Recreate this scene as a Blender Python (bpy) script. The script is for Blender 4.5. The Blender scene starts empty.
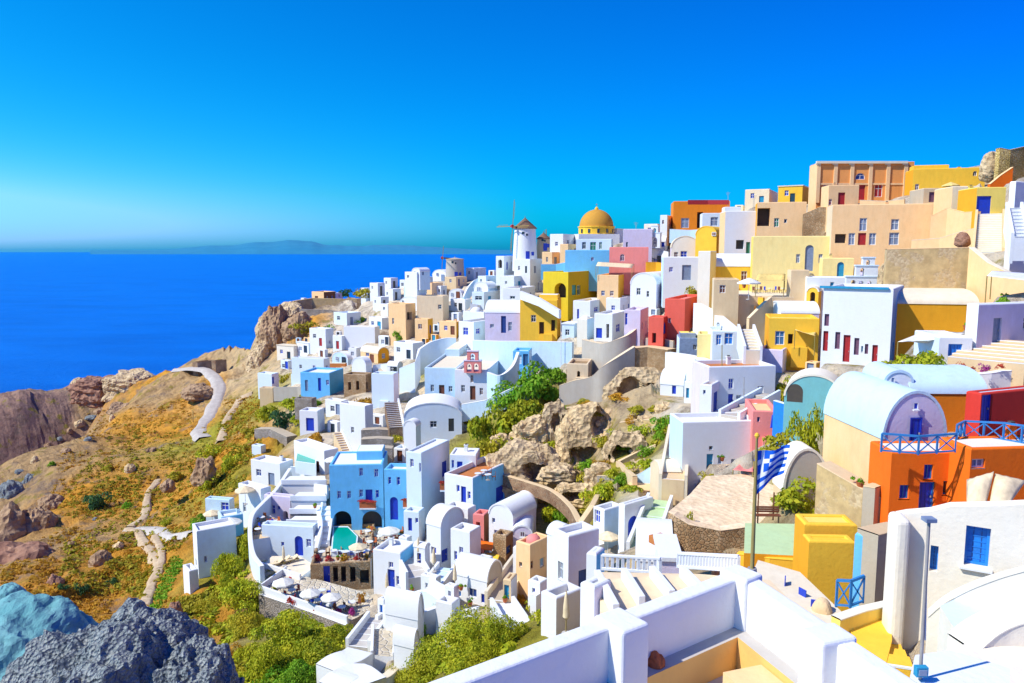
import bpy, math, random
import numpy as np
from mathutils import Vector
random.seed(7)
RNG = np.random.default_rng(7)
SC = bpy.context.scene
COL = SC.collection
# ------------------------------------------------------------------ camera
F, PITCH = 760.0, math.atan(91.5/760.0)
CP, SP = math.cos(PITCH), math.sin(PITCH)
SEA = -110.0
def ray(px, py):
    a, b = (px-512.0)/F, (341.5-py)/F
    return np.array([a, CP+b*SP, -SP+b*CP])
def pt(px, py, d):
    r = ray(px, py); return r*(d/r[1])
def pxm(d):                       # metres per pixel at distance d
    return d/F
cam = bpy.data.cameras.new('camera'); co = bpy.data.objects.new('camera', cam); COL.objects.link(co)
cam.sensor_width = 36; cam.lens = 36*F/1024; cam.clip_end = 80000; cam.clip_start = .1
co.location = (0, 0, 0); co.rotation_euler = (math.pi/2-PITCH, 0, 0); SC.camera = co
# ------------------------------------------------------------------ materials
MATS = {}
def _nt(name):
    m = bpy.data.materials.new(name); m.use_nodes = True
    nt = m.node_tree; return m, nt, nt.nodes, nt.links, nt.nodes['Principled BSDF']
def noise(N, scale, detail=4, rough=.55):
    n = N.new('ShaderNodeTexNoise'); n.inputs['Scale'].default_value = scale
    n.inputs['Detail'].default_value = detail; n.inputs['Roughness'].default_value = rough; return n
def ramp(N, pts):
    r = N.new('ShaderNodeValToRGB'); e = r.color_ramp.elements
    while len(e) < len(pts): e.new(.5)
    for q, (p, c) in zip(e, pts):
        q.position = p; q.color = (*c, 1) if len(c) == 3 else c
    return r
def mixc(N, L, fac, a, b, mode='MIX'):
    m = N.new('ShaderNodeMix'); m.data_type = 'RGBA'; m.blend_type = mode
    for s, v in ((m.inputs[0], fac), (m.inputs[6], a), (m.inputs[7], b)):
        if hasattr(v, 'is_linked'): L.new(v, s)
        elif isinstance(v, (int, float)): s.default_value = v
        else: s.default_value = (*v, 1)
    return m.outputs[2]
def coords(N, L, kind='world'):
    if kind == 'world':
        g = N.new('ShaderNodeNewGeometry'); return g.outputs['Position']
    t = N.new('ShaderNodeTexCoord'); return t.outputs['Object']
def bump(N, L, h, bs, strength=.3, dist=.05):
    b = N.new('ShaderNodeBump'); b.inputs['Strength'].default_value = strength
    b.inputs['Distance'].default_value = dist; L.new(h, b.inputs['Height']); L.new(b.outputs[0], bs.inputs['Normal'])
def plaster(name, c, stain=.35, rough=.85, dark=.72):
    m, nt, N, L, bs = _nt(name)
    P = coords(N, L)
    n1 = noise(N, .9, 6, .65); L.new(P, n1.inputs['Vector'])
    r1 = ramp(N, [(.33, (0, 0, 0)), (.72, (1, 1, 1))]); L.new(n1.outputs[0], r1.inputs[0])
    mp = N.new('ShaderNodeMapping'); mp.inputs['Scale'].default_value = (1.5, 1.5, .4); L.new(P, mp.inputs[0])
    n2 = noise(N, 1.3, 5, .7); L.new(mp.outputs[0], n2.inputs['Vector'])
    r2 = ramp(N, [(.44, (0, 0, 0)), (.72, (1, 1, 1))]); L.new(n2.outputs[0], r2.inputs[0])
    d = tuple(x*dark for x in c); w = tuple(x*k for x, k in zip(c, (.93, .84, .72)))
    sc = N.new('ShaderNodeMath'); sc.operation = 'MULTIPLY'; sc.inputs[1].default_value = stain; L.new(r1.outputs[0], sc.inputs[0])
    s2 = N.new('ShaderNodeMath'); s2.operation = 'MULTIPLY'; s2.inputs[1].default_value = stain*.55; L.new(r2.outputs[0], s2.inputs[0])
    col = mixc(N, L, sc.outputs[0], c, w); col = mixc(N, L, s2.outputs[0], col, d)
    L.new(col, bs.inputs['Base Color']); bs.inputs['Roughness'].default_value = rough
    bs.inputs['Specular IOR Level'].default_value = .25
    n3 = noise(N, 5, 5, .6); L.new(P, n3.inputs['Vector']); bump(N, L, n3.outputs[0], bs, .35, .05)
    return m
def stone(name, c1, c2, scale=2.6, mortar=(.5, .42, .3), mort=.06):
    m, nt, N, L, bs = _nt(name); P = coords(N, L)
    nz = noise(N, 1.5, 3); L.new(P, nz.inputs['Vector'])
    w = mixc(N, L, .12, P, nz.outputs['Color'], 'ADD')
    v = N.new('ShaderNodeTexVoronoi'); v.inputs['Scale'].default_value = scale; L.new(w, v.inputs['Vector'])
    ve = N.new('ShaderNodeTexVoronoi'); ve.feature = 'DISTANCE_TO_EDGE'; ve.inputs['Scale'].default_value = scale; L.new(w, ve.inputs['Vector'])
    sep = N.new('ShaderNodeSeparateColor'); L.new(v.outputs['Color'], sep.inputs[0])
    base = mixc(N, L, sep.outputs[0], c1, c2)
    n2 = noise(N, .5, 4); L.new(P, n2.inputs['Vector']); r2 = ramp(N, [(.4, (0, 0, 0)), (.65, (1, 1, 1))]); L.new(n2.outputs[0], r2.inputs[0])
    base = mixc(N, L, r2.outputs[0], base, tuple(x*.75 for x in c1))
    r = ramp(N, [(0, (1, 1, 1)), (mort, (0, 0, 0))]); L.new(ve.outputs['Distance'], r.inputs[0])
    col = mixc(N, L, r.outputs[0], base, mortar); L.new(col, bs.inputs['Base Color']); bs.inputs['Roughness'].default_value = .95
    bs.inputs['Specular IOR Level'].default_value = .15
    r3 = ramp(N, [(0, (0, 0, 0)), (.14, (1, 1, 1))]); L.new(ve.outputs['Distance'], r3.inputs[0])
    bump(N, L, r3.outputs[0], bs, .8, .12); return m
def patchstone(name, c0, c1, c2):
    m, nt, N, L, bs = _nt(name); P = coords(N, L)
    v = N.new('ShaderNodeTexVoronoi'); v.inputs['Scale'].default_value = 4.2; L.new(P, v.inputs['Vector'])
    sep = N.new('ShaderNodeSeparateColor'); L.new(v.outputs['Color'], sep.inputs[0]); st = mixc(N, L, sep.outputs[0], c1, c2)
    n = noise(N, .42, 5, .65); L.new(P, n.inputs['Vector']); r = ramp(N, [(.52, (0, 0, 0)), (.58, (1, 1, 1))]); L.new(n.outputs[0], r.inputs[0])
    n2 = noise(N, 1.2, 5, .6); L.new(P, n2.inputs['Vector']); r2 = ramp(N, [(.35, (.8, .78, .74)), (.65, (1.1, 1.1, 1.05))]); L.new(n2.outputs[0], r2.inputs[0])
    pl = mixc(N, L, 1.0, c0, r2.outputs[0], 'MULTIPLY'); L.new(mixc(N, L, r.outputs[0], pl, st), bs.inputs['Base Color']); bs.inputs['Roughness'].default_value = .95; bs.inputs['Specular IOR Level'].default_value = .15
    mm = N.new('ShaderNodeMath'); mm.operation = 'MULTIPLY'; L.new(v.outputs['Distance'], mm.inputs[0]); L.new(r.outputs[0], mm.inputs[1]); bump(N, L, mm.outputs[0], bs, .5, -.06); return m
def paint(name, c, rough=.5, spec=.4, metal=0):
    m, nt, N, L, bs = _nt(name); P = coords(N, L)
    n = noise(N, 3, 4); L.new(P, n.inputs['Vector'])
    r = ramp(N, [(.4, (0, 0, 0)), (.75, (1, 1, 1))]); L.new(n.outputs[0], r.inputs[0])
    L.new(mixc(N, L, r.outputs[0], c, tuple(min(1, x*.72+.01) for x in c)), bs.inputs['Base Color'])
    bs.inputs['Roughness'].default_value = rough; bs.inputs['Specular IOR Level'].default_value = spec; bs.inputs['Metallic'].default_value = metal
    return m
def glass(name, c):
    m, nt, N, L, bs = _nt(name); bs.inputs['Base Color'].default_value = (*c, 1); bs.inputs['Roughness'].default_value = .12
    bs.inputs['Specular IOR Level'].default_value = .6; return m
def leafmat(name, c1, c2, c3):
    m, nt, N, L, bs = _nt(name); P = coords(N, L)
    at = N.new('ShaderNodeAttribute'); at.attribute_name = 'leaf'
    n = noise(N, .55, 3, .5); L.new(P, n.inputs['Vector']); r = ramp(N, [(.35, (0, 0, 0)), (.65, (1, 1, 1))]); L.new(n.outputs[0], r.inputs[0])
    a = mixc(N, L, r.outputs[0], c1, c2); b = mixc(N, L, at.outputs['Fac'], a, c3)
    oi = N.new('ShaderNodeObjectInfo'); h = N.new('ShaderNodeHueSaturation'); L.new(b, h.inputs['Color'])
    mr = N.new('ShaderNodeMapRange'); mr.inputs[3].default_value = .8; mr.inputs[4].default_value = 1.2; L.new(oi.outputs['Random'], mr.inputs[0]); L.new(mr.outputs[0], h.inputs['Value'])
    L.new(h.outputs[0], bs.inputs['Base Color']); bs.inputs['Roughness'].default_value = .7; bs.inputs['Specular IOR Level'].default_value = .2
    tr = N.new('ShaderNodeBsdfTranslucent'); L.new(h.outputs[0], tr.inputs['Color'])
    mx = N.new('ShaderNodeMixShader'); mx.inputs[0].default_value = .3; L.new(bs.outputs[0], mx.inputs[1]); L.new(tr.outputs[0], mx.inputs[2])
    L.new(mx.outputs[0], N['Material Output'].inputs['Surface']); return m
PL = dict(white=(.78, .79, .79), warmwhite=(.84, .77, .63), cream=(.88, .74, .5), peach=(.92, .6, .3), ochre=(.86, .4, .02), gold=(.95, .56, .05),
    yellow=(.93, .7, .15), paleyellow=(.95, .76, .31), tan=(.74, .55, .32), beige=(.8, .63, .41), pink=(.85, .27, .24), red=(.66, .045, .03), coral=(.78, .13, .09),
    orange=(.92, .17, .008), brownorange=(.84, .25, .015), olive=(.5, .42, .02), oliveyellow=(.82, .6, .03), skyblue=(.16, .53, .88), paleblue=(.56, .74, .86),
    bluewhite=(.68, .78, .84), lilac=(.72, .64, .78), greyplaster=(.5, .45, .38), mint=(.5, .66, .36), brown=(.3, .13, .05), terracotta=(.55, .2, .06), paving=(.62, .5, .34), greypave=(.52, .49, .45), concrete=(.5, .42, .31), roofcream=(.8, .7, .52), mansionorange=(.86, .36, .1), basintan=(.85, .52, .16), domeochre=(.6, .3, .04), bluecurb=(.3, .52, .7), tealplaster=(.2, .52, .55), sand=(.72, .52, .3))  # bluish whites, blues and lilac often carry a wall's shade in their colour
LAZY = {}
for k, c in PL.items():
    LAZY[k] = (lambda k=k, c=c: plaster(k, c, .3 if k in ('white', 'bluewhite', 'warmwhite') else .55, dark=.82 if k in ('white', 'bluewhite') else .68))
LAZY.update(
    rubble=lambda: stone('rubble', (.45, .26, .12), (.62, .44, .26), 4.2, (.42, .3, .17), .08),
    greyrubble=lambda: stone('greyrubble', (.38, .32, .26), (.54, .47, .4), 3.8, (.3, .25, .2), .07),
    tanrubble=lambda: patchstone('tanrubble', (.6, .42, .2), (.48, .33, .17), (.64, .48, .27)),
    darkrubble=lambda: stone('darkrubble', (.3, .15, .08), (.5, .32, .18), 4.4, (.5, .4, .27), .09),
    yellowstone=lambda: stone('yellowstone', (.66, .46, .14), (.8, .6, .27), 3.0, (.4, .25, .07), .08),
    crazypaving=lambda: stone('crazypaving', (.62, .52, .36), (.72, .62, .46), 1.5, (.75, .7, .62), .05),
    blue=lambda: paint('blue', (.012, .05, .5)), brightblue=lambda: paint('brightblue', (.015, .22, .72)), teal=lambda: paint('teal', (.02, .3, .5)),
    darkblue=lambda: paint('darkblue', (.02, .06, .25)), redpaint=lambda: paint('redpaint', (.42, .02, .02)), brownwood=lambda: paint('brownwood', (.2, .06, .025)),
    plum=lambda: paint('plum', (.2, .09, .14)), slate=lambda: paint('slate', (.22, .28, .4)), greenpaint=lambda: paint('greenpaint', (.03, .22, .12)), railblue=lambda: paint('railblue', (.03, .2, .5)),
    whitepaint=lambda: paint('whitepaint', (.8, .8, .78)), darkwood=lambda: paint('darkwood', (.09, .05, .03)), metal=lambda: paint('metal', (.4, .37, .33), .5, .4, .1),
    thatch=lambda: paint('thatch', (.22, .13, .08), .9, .1), canvas=lambda: paint('canvas', (.8, .77, .68), .9, .1), yellowcanvas=lambda: paint('yellowcanvas', (.82, .6, .2), .9, .1), creamcanvas=lambda: paint('creamcanvas', (.85, .68, .42), .9, .1),
    flagblue=lambda: paint('flagblue', (.01, .1, .55), .8, .1), flagwhite=lambda: paint('flagwhite', (.8, .8, .8), .8, .1), soil=lambda: paint('soil', (.3, .16, .05), 1, .05), clay=lambda: paint('clay', (.5, .14, .05), .8, .1), polewood=lambda: paint('polewood', (.35, .26, .08), .7, .2),
    dark=lambda: glass('dark', (.03, .045, .06)), pane=lambda: glass('pane', (.05, .16, .32)), hole=lambda: paint('hole', (.1, .085, .07), .95, .05), greenglass=lambda: glass('greenglass', (.02, .1, .09)),
    leaf=lambda: leafmat('leaf', (.44, .42, .012), (.22, .33, .014), (.6, .56, .03)), leafgreen=lambda: leafmat('leafgreen', (.1, .32, .012), (.22, .4, .015), (.32, .5, .03)),
    leafolive=lambda: leafmat('leafolive', (.46, .36, .015), (.3, .33, .02), (.58, .48, .04)), leafdry=lambda: leafmat('leafdry', (.6, .28, .02), (.5, .3, .02), (.68, .4, .04)), leafdark=lambda: leafmat('leafdark', (.03, .11, .05), (.05, .14, .04), (.1, .2, .05)),
    flowerred=lambda: leafmat('flowerred', (.5, .04, .03), (.4, .03, .08), (.6, .1, .03)), flowerpink=lambda: leafmat('flowerpink', (.55, .04, .3), (.4, .03, .25), (.6, .12, .4)))
def mat(k):
    if k not in MATS: MATS[k] = LAZY[k]()
    return MATS[k]
# ------------------------------------------------------------------ mesh builder
class MB:
    def __init__(s, o=(0, 0, 0)):
        s.v, s.f, s.m, s.names = [], [], [], []; s.o = np.array(o, float); s.attr = None; s.smooth = False
    def mi(s, k):
        if k not in s.names: s.names.append(k)
        return s.names.index(k)
    def poly(s, pts, k):
        n = len(s.v); s.v += [tuple(map(float, p)) for p in pts]; s.f.append(tuple(range(n, n+len(pts)))); s.m.append(s.mi(k))
    def grid(s, rows, k, close=False):       # rows of equal length -> shared-vertex quads
        n = len(s.v); w = len(rows[0])
        for r in rows: s.v += [tuple(map(float, p)) for p in r]
        for i in range(len(rows)-1):
            for j in range(w if close else w-1):
                a, b = n+i*w+j, n+i*w+(j+1) % w; s.f.append((a, b, b+w, a+w)); s.m.append(s.mi(k))
    def box(s, c, sz, k, rz=0.0, axes=None):
        c = np.array(c, float)
        if axes is None:
            X = np.array([math.cos(rz), math.sin(rz), 0]); Y = np.array([-X[1], X[0], 0]); Z = np.array([0, 0, 1.])
        else: X, Y, Z = axes
        X, Y, Z = X*sz[0]/2, Y*sz[1]/2, Z*sz[2]/2
        n = len(s.v)
        for a in (-1, 1):
            for b in (-1, 1):
                for d in (-1, 1): s.v.append(tuple(c+a*X+b*Y+d*Z))
        for q in ((0, 1, 3, 2), (4, 6, 7, 5), (0, 4, 5, 1), (2, 3, 7, 6), (0, 2, 6, 4), (1, 5, 7, 3)):
            s.f.append(tuple(n+i for i in q)); s.m.append(s.mi(k))
    def bar(s, a, b, w, k, h=None, up=(0, 0, 1)):
        a, b = np.array(a, float), np.array(b, float); X = b-a; l = np.linalg.norm(X)
        if l < 1e-6: return
        X = X/l; u = np.array(up, float)
        if abs(X@u) > .95: u = np.array([1., 0, 0])
        Y = np.cross(u, X); Y /= np.linalg.norm(Y); Z = np.cross(X, Y)
        s.box((a+b)/2, (l, w, h or w), k, axes=(X, Y, Z))
    def tube(s, a, b, r0, r1, k, n=10, cap=True):
        a, b = np.array(a, float), np.array(b, float); X = b-a; X /= np.linalg.norm(X); u = np.array([0, 0, 1.]) if abs(X[2]) < .9 else np.array([1., 0, 0])
        Y = np.cross(u, X); Y /= np.linalg.norm(Y); Z = np.cross(X, Y)
        ring = lambda c, r: [c+r*(math.cos(t)*Y+math.sin(t)*Z) for t in np.linspace(0, 2*math.pi, n, endpoint=False)]
        R = [ring(a, r0), ring(b, max(r1, 1e-3))]; s.grid(R, k, True)
        if cap: s.poly(R[1], k); s.poly(R[0][::-1], k)
    def lathe(s, c, prof, k, n=24):           # prof [(r,z)]
        c = np.array(c, float)
        rows = [[c+np.array([max(r, 1e-3)*math.cos(t), max(r, 1e-3)*math.sin(t), z]) for t in np.linspace(0, 2*math.pi, n, endpoint=False)] for r, z in prof]
        s.grid(rows, k, True)
    def prism(s, base, h, k, ktop=None):      # base: CCW list of 3d points (top), extruded down by h
        top = [np.array(p, float) for p in base]
        A = sum(top[i][0]*top[(i+1) % len(top)][1]-top[(i+1) % len(top)][0]*top[i][1] for i in range(len(top)))
        if A < 0: top = top[::-1]
        lo = [p-np.array([0, 0, h]) for p in top]; n = len(top)
        s.poly(top, ktop or k)
        for i in range(n): s.poly([lo[i], lo[(i+1) % n], top[(i+1) % n], top[i]], k)
        s.poly(lo[::-1], k)
    def build(s, name, parent=None, smooth=None, bevel=0, merge=False):
        me = bpy.data.meshes.new(name); o = s.o
        me.from_pydata([(v[0]-o[0], v[1]-o[1], v[2]-o[2]) for v in s.v], [], s.f)
        for k in s.names: me.materials.append(mat(k))
        me.polygons.foreach_set('material_index', s.m)
        if s.smooth if smooth is None else smooth:
            me.polygons.foreach_set('use_smooth', [True]*len(s.f))
        if s.attr is not None:
            at = me.attributes.new('leaf', 'FLOAT', 'FACE'); at.data.foreach_set('value', s.attr)
        me.update()
        ob = bpy.data.objects.new(name, me); COL.objects.link(ob)
        if parent is None: ob.location = o
        else: ob.parent = parent
        if bevel:
            if merge:
                import bmesh
                bm = bmesh.new(); bm.from_mesh(me); bmesh.ops.remove_doubles(bm, verts=bm.verts, dist=.002); bm.to_mesh(me); bm.free()
            b = ob.modifiers.new('bevel', 'BEVEL'); b.width = bevel; b.segments = 3; b.limit_method = 'ANGLE'; b.angle_limit = math.radians(40)
        return ob
LABELS = {}
def tag(o, label, cat, group=None, kind=None):
    if label:
        o['label'] = label
        if cat: o['category'] = cat
        LABELS[label] = LABELS.get(label, 0)+1
    if group: o['group'] = group
    if kind: o['kind'] = kind
    return o
def thing(name, label, cat, loc, group=None):
    o = bpy.data.objects.new(name, None); o.empty_display_size = .2; COL.objects.link(o); o.location = tuple(map(float, loc)); return tag(o, label, cat, group, 'thing')
def copy_thing(o, loc, rz=0, sc=None, label=None, group=None):
    c = o.copy(); COL.objects.link(c); c.location = tuple(map(float, loc)); c.rotation_euler.z = rz
    if sc is not None: c.scale = (sc,)*3 if isinstance(sc, (int, float)) else sc
    if label: c['label'] = label
    if group: c['group'] = group
    def kids(a, b):
        for ch in list(a.children):
            d = ch.copy(); COL.objects.link(d); d.parent = b; kids(ch, d)
    kids(o, c); return c
# ------------------------------------------------------------------ terrain height field from surveyed points
CT = []      # (x, y, z, zone)
for px, py, d, z in [
 (0,520,150,3),(0,560,112,3),(0,600,86,1),(60,600,92,1),(150,600,95,1),(220,620,80,1),(240,660,60,2),(180,640,76,1),(60,540,125,3),(120,560,115,1),(180,560,108,1),(60,500,150,1),(120,500,150,1),
 (180,500,140,1),(30,480,160,3),(0,480,165,3),(60,445,195,3),(30,457,184,3),(100,430,215,1),(140,430,205,1),(180,430,195,1),(215,430,180,2),(230,460,160,1),(230,490,135,2),(200,530,115,1),(210,385,225,1),(170,395,232,3),(130,400,250,3),(90,408,262,3),
 (110,388,290,1),(240,380,225,5),(250,410,195,2),(270,440,150,1),(265,470,130,1),(40,406,300,4),(0,409,287,4),(85,400,308,3),(20,407,293,4),(62,403,304,4),(150,382,275,1),(70,425,225,3),
 (296,305,262,3),(330,296,265,5),(262,345,240,5),(275,320,255,5),(300,330,235,1),(258,372,235,5),(275,360,225,5),
 (320,345,215,0),(360,300,250,0),(395,285,255,0),(430,280,250,0),(455,285,235,0),(350,325,230,0),(400,320,215,0),(340,365,195,0),(300,380,185,0),(380,370,175,0),(320,400,160,0),(280,395,180,2),(370,405,150,0),(290,430,150,2),
 (330,430,140,0),(370,450,120,0),(310,460,128,0),(285,490,116,0),(250,500,118,2),(240,530,105,2),(210,520,116,1),(225,560,93,2),(210,590,88,1),(330,500,104,0),(300,530,100,0),(360,530,90,0),(290,565,88,0),(270,600,80,2),(320,610,78,0),
 (300,640,68,2),(350,640,66,2),(370,590,78,0),(430,490,100,0),(410,520,90,0),(440,560,80,0),(400,600,72,0),(420,630,64,2),(390,660,58,0),(345,675,56,2),(470,600,70,0),(470,640,50,2),(420,670,46,2),(500,640,44,2),(530,600,60,5),
 (540,570,66,0),(510,560,74,0),(530,540,78,0),(480,520,88,0),(510,500,92,5),(450,420,125,0),(420,400,138,0),(480,400,130,0),(440,365,160,2),(500,365,140,0),(540,340,140,0),(470,340,165,0),(420,340,190,0),(500,300,185,0),(450,300,215,0),
 (525,265,200,0),(560,270,190,0),(550,300,165,0),(560,330,145,0),
 (530,400,118,2),(480,440,108,2),(520,450,102,5),(560,420,104,5),(600,400,108,5),(590,440,96,5),(550,480,92,5),(520,490,92,2),(560,510,82,2),(610,470,88,2),(640,440,90,2),(650,400,100,5),(640,480,76,0),(600,500,76,2),(600,540,64,0),
 (640,540,60,0),(660,510,62,0),(670,480,70,0),(700,500,56,5),(750,490,54,5),(700,540,46,5),(680,560,42,5),(760,520,50,5),
 (600,350,130,0),(640,340,122,0),(640,380,110,5),(680,350,108,0),(700,380,96,0),(680,410,94,0),(720,420,78,0),(740,460,66,0),(700,450,74,0),(760,380,80,0),(760,430,66,0),(800,440,56,2),(820,480,50,2),(840,520,44,5),(800,540,42,5),(760,560,38,5),
 (600,300,160,0),(640,300,138,0),(680,280,140,0),(600,255,185,0),(640,245,180,0),(700,230,165,0),(680,220,190,0),(740,210,160,0),(720,260,130,0),(740,310,108,0),(700,310,118,0),(720,340,100,0),(780,310,98,0),(780,345,88,0),(800,370,74,0),
 (850,370,66,0),(800,270,110,0),(770,240,130,0),(830,240,120,0),(830,205,135,0),(870,200,132,0),(910,195,128,0),(960,190,118,0),(1000,180,110,0),(1020,150,118,5),(900,250,98,0),(860,270,100,0),(940,290,80,0),(1000,250,86,0),(990,300,66,0),
 (1020,270,76,0),(940,340,60,0),(900,365,58,2),(1010,350,54,0),(950,375,52,0),(900,400,48,0),(980,420,46,0),(900,460,44,0),(900,515,38,0),(960,510,40,0),(1020,500,38,0),(850,440,48,0),(870,645,26,0),(800,640,26,0),(1020,640,20,0)]:
    p = pt(px, py, d); CT.append((*p, z))
CT += [(-132, 217, -73, 3), (-142, 232, -85, 3), (-152, 246, -88, 3), (-162, 262, -88, 4), (-172, 270, -88, 4), (-187, 277, -86, 4), (-177, 285, -85, 4), (-166, 292, -82, 4), (-158, 296, -78, 4), (-152, 222, -86, 3), (-168, 246, -90, 3), (-184, 268, -86, 4), (-200, 250, -92, 3), (-143, 262, -80, 3)]   # gully below the red cliff
CT += [(4,14,-14,0),(0,8,-14,0),(12,10,-14,0),(8,20,-15,0),(-7,12,-18,3),(-8,22,-22,3),(-14,30,-28,2),(-3,32,-24,2),(2,26,-18,0),(-14,22,-17,3),(-20,30,-20,3),(-25,45,-33,2),(-16,45,-34,2),(-35,60,-39,1),(-22,14,-16,3),(-40,30,-24,3),
 (0,-20,-12,0),(-40,-20,-16,3),(40,-20,-8,0),(60,40,-5,0),(90,80,10,0),(110,120,15,0),(60,20,-9,0),(120,200,10,0),(60,235,2,0),(80,260,-10,0),(150,260,0,0),(20,270,-14,0),(0,310,-40,0),(-40,330,-55,0),
 (-150,120,-62,1),(-200,200,-82,3),(-120,60,-50,1),(-60,30,-30,1),(-260,300,-80,3),(-250,150,-90,3),(300,100,40,0),(300,300,10,0)]
CT = np.array(CT)
CZ = 7.0
def _phi(r2): return np.sqrt(r2+CZ*CZ)
_XY = CT[:, :2]
_A = _phi(((_XY[:, None]-_XY[None])**2).sum(-1)); _n = len(CT)
_M = np.zeros((_n+3, _n+3)); _M[:_n, :_n] = _A - np.eye(_n)*2.0
_M[:_n, _n] = 1; _M[:_n, _n+1:] = _XY; _M[_n, :_n] = 1; _M[_n+1:, :_n] = _XY.T
_W = np.linalg.solve(_M, np.concatenate([CT[:, 2], [0, 0, 0]]))
COAST = [pt(*q)[:2] for q in [(-700,400,330),(-200,398,312),(0,394,306),(60,389,325),(80,383,326),(125,372,312),(160,379,287),(195,369,266),(235,361,251),(252,366,242),(255,350,246),(266,320,262),(290,300,280),(340,290,288),(400,270,290),(440,262,282),(500,255,264)]]
COAST += [np.array([25., 285]), np.array([120., 300]), np.array([330., 320]), np.array([330., -60]), np.array([-330., -60])]
COAST = np.array(COAST)
def coast_dist(x, y):                     # metres outside the land polygon (0 inside)
    p = np.stack([x, y], -1); ins = np.zeros(x.shape, bool); dm = np.full(x.shape, 1e9)
    for i in range(len(COAST)):
        a, b = COAST[i], COAST[(i+1) % len(COAST)]; ab = b-a
        t = np.clip(((p-a)@ab)/(ab@ab), 0, 1); dm = np.minimum(dm, np.linalg.norm(p-(a+t[..., None]*ab), axis=-1))
        c = ((a[1] > y) != (b[1] > y)); xi = (b[0]-a[0])*(y-a[1])/(b[1]-a[1]+1e-9)+a[0]; ins ^= (c & (x < xi))
    return np.where(ins, 0, dm)
def vnoise(x, y, seed=0):                 # value noise, vectorised
    xi, yi = np.floor(x).astype(np.int64), np.floor(y).astype(np.int64); fx, fy = x-xi, y-yi
    fx, fy = fx*fx*(3-2*fx), fy*fy*(3-2*fy)
    def h(a, b):
        n = (a*374761393+b*668265263+seed*982451653) & 0x7fffffff; n = ((n ^ (n >> 13))*1274126177) & 0x7fffffff
        return ((n ^ (n >> 16)) & 0xffff)/65535.0
    return (h(xi, yi)*(1-fx)+h(xi+1, yi)*fx)*(1-fy)+(h(xi, yi+1)*(1-fx)+h(xi+1, yi+1)*fx)*fy*1.0
def fbm(x, y, s, o=4, seed=0):
    t, a, n = 0, 1., 0
    for i in range(o): t = t+a*(vnoise(x*s, y*s, seed+i)-.5); n += a; a *= .55; s *= 2.03
    return t/n*2
ZC = np.array([(.68, .57, .43), (.6, .28, .035), (.34, .3, .03), (.44, .28, .13), (.32, .2, .15), (.55, .4, .22)])
def h_exact(x, y):
    sh = x.shape; x, y = x.ravel(), y.ravel(); z = np.empty(len(x)); wild = np.empty(len(x))
    for i in range(0, len(x), 20000):
        q = np.stack([x[i:i+20000], y[i:i+20000]], -1); r2 = ((q[:, None]-_XY[None])**2).sum(-1)
        z[i:i+20000] = _phi(r2)@_W[:_n]+_W[_n]+q@_W[_n+1:]
        w = 1/(r2+4)**1.5; w /= w.sum(1, keepdims=True); wild[i:i+20000] = (w*((CT[:, 3] >= 1)*1.0)).sum(1)
    cd = coast_dist(x, y)
    rough = fbm(x, y, 1/18., 5, 3)*1.6+(np.abs(fbm(x, y, 1/7., 3, 9))-.2)*-1.2
    z = z+1.9*rough*wild*np.clip(np.hypot(x, y)/90, .15, 1)+fbm(x, y, 1/9., 3, 5)*.25
    z = z-np.minimum(cd*(1.55+.5*fbm(x, y, 1/22., 3, 31)), 160)
    z = np.maximum(z, SEA-8)
    return z.reshape(sh)
GX0, GX1, GY0, GY1, GS = -330., 240., -30., 420., 1.0
_gx, _gy = np.arange(GX0, GX1+.1, GS), np.arange(GY0, GY1+.1, GS)
HG = h_exact(*np.meshgrid(_gx, _gy))
def hgt(x, y):
    x, y = np.asarray(x, float), np.asarray(y, float)
    u, v = np.clip((x-GX0)/GS, 0, HG.shape[1]-1.001), np.clip((y-GY0)/GS, 0, HG.shape[0]-1.001)
    i, j = u.astype(int), v.astype(int); a, b = u-i, v-j
    return (HG[j, i]*(1-a)+HG[j, i+1]*a)*(1-b)+(HG[j+1, i]*(1-a)+HG[j+1, i+1]*a)*b
DS = np.concatenate([np.arange(16, 60, .4), np.arange(60, 330, .8)])
def hit(px, py):                           # pixel ray -> terrain, vectorised
    px, py = np.atleast_1d(np.asarray(px, float)), np.atleast_1d(np.asarray(py, float))
    R = np.stack([ray(a, b) for a, b in zip(px, py)]); R = R/R[:, 1:2]; out = np.full(len(px), np.nan)
    for i in range(0, len(px), 2000):
        q = R[i:i+2000, None]*DS[None, :, None]; bel = q[..., 2] < hgt(q[..., 0], q[..., 1]); k = bel.argmax(1); out[i:i+2000] = np.where(bel.any(1), DS[k]-.3, np.nan)
    return out, R
def ground(px, py, d=None):
    if d is None:
        o, R = hit(px, py); d = o[0]
        if np.isnan(d): print('MISS', px, py); d = 200
    return pt(px, py, d), d
FOOT = []       # (polygon xy, z) under which the ground is cut away

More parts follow.
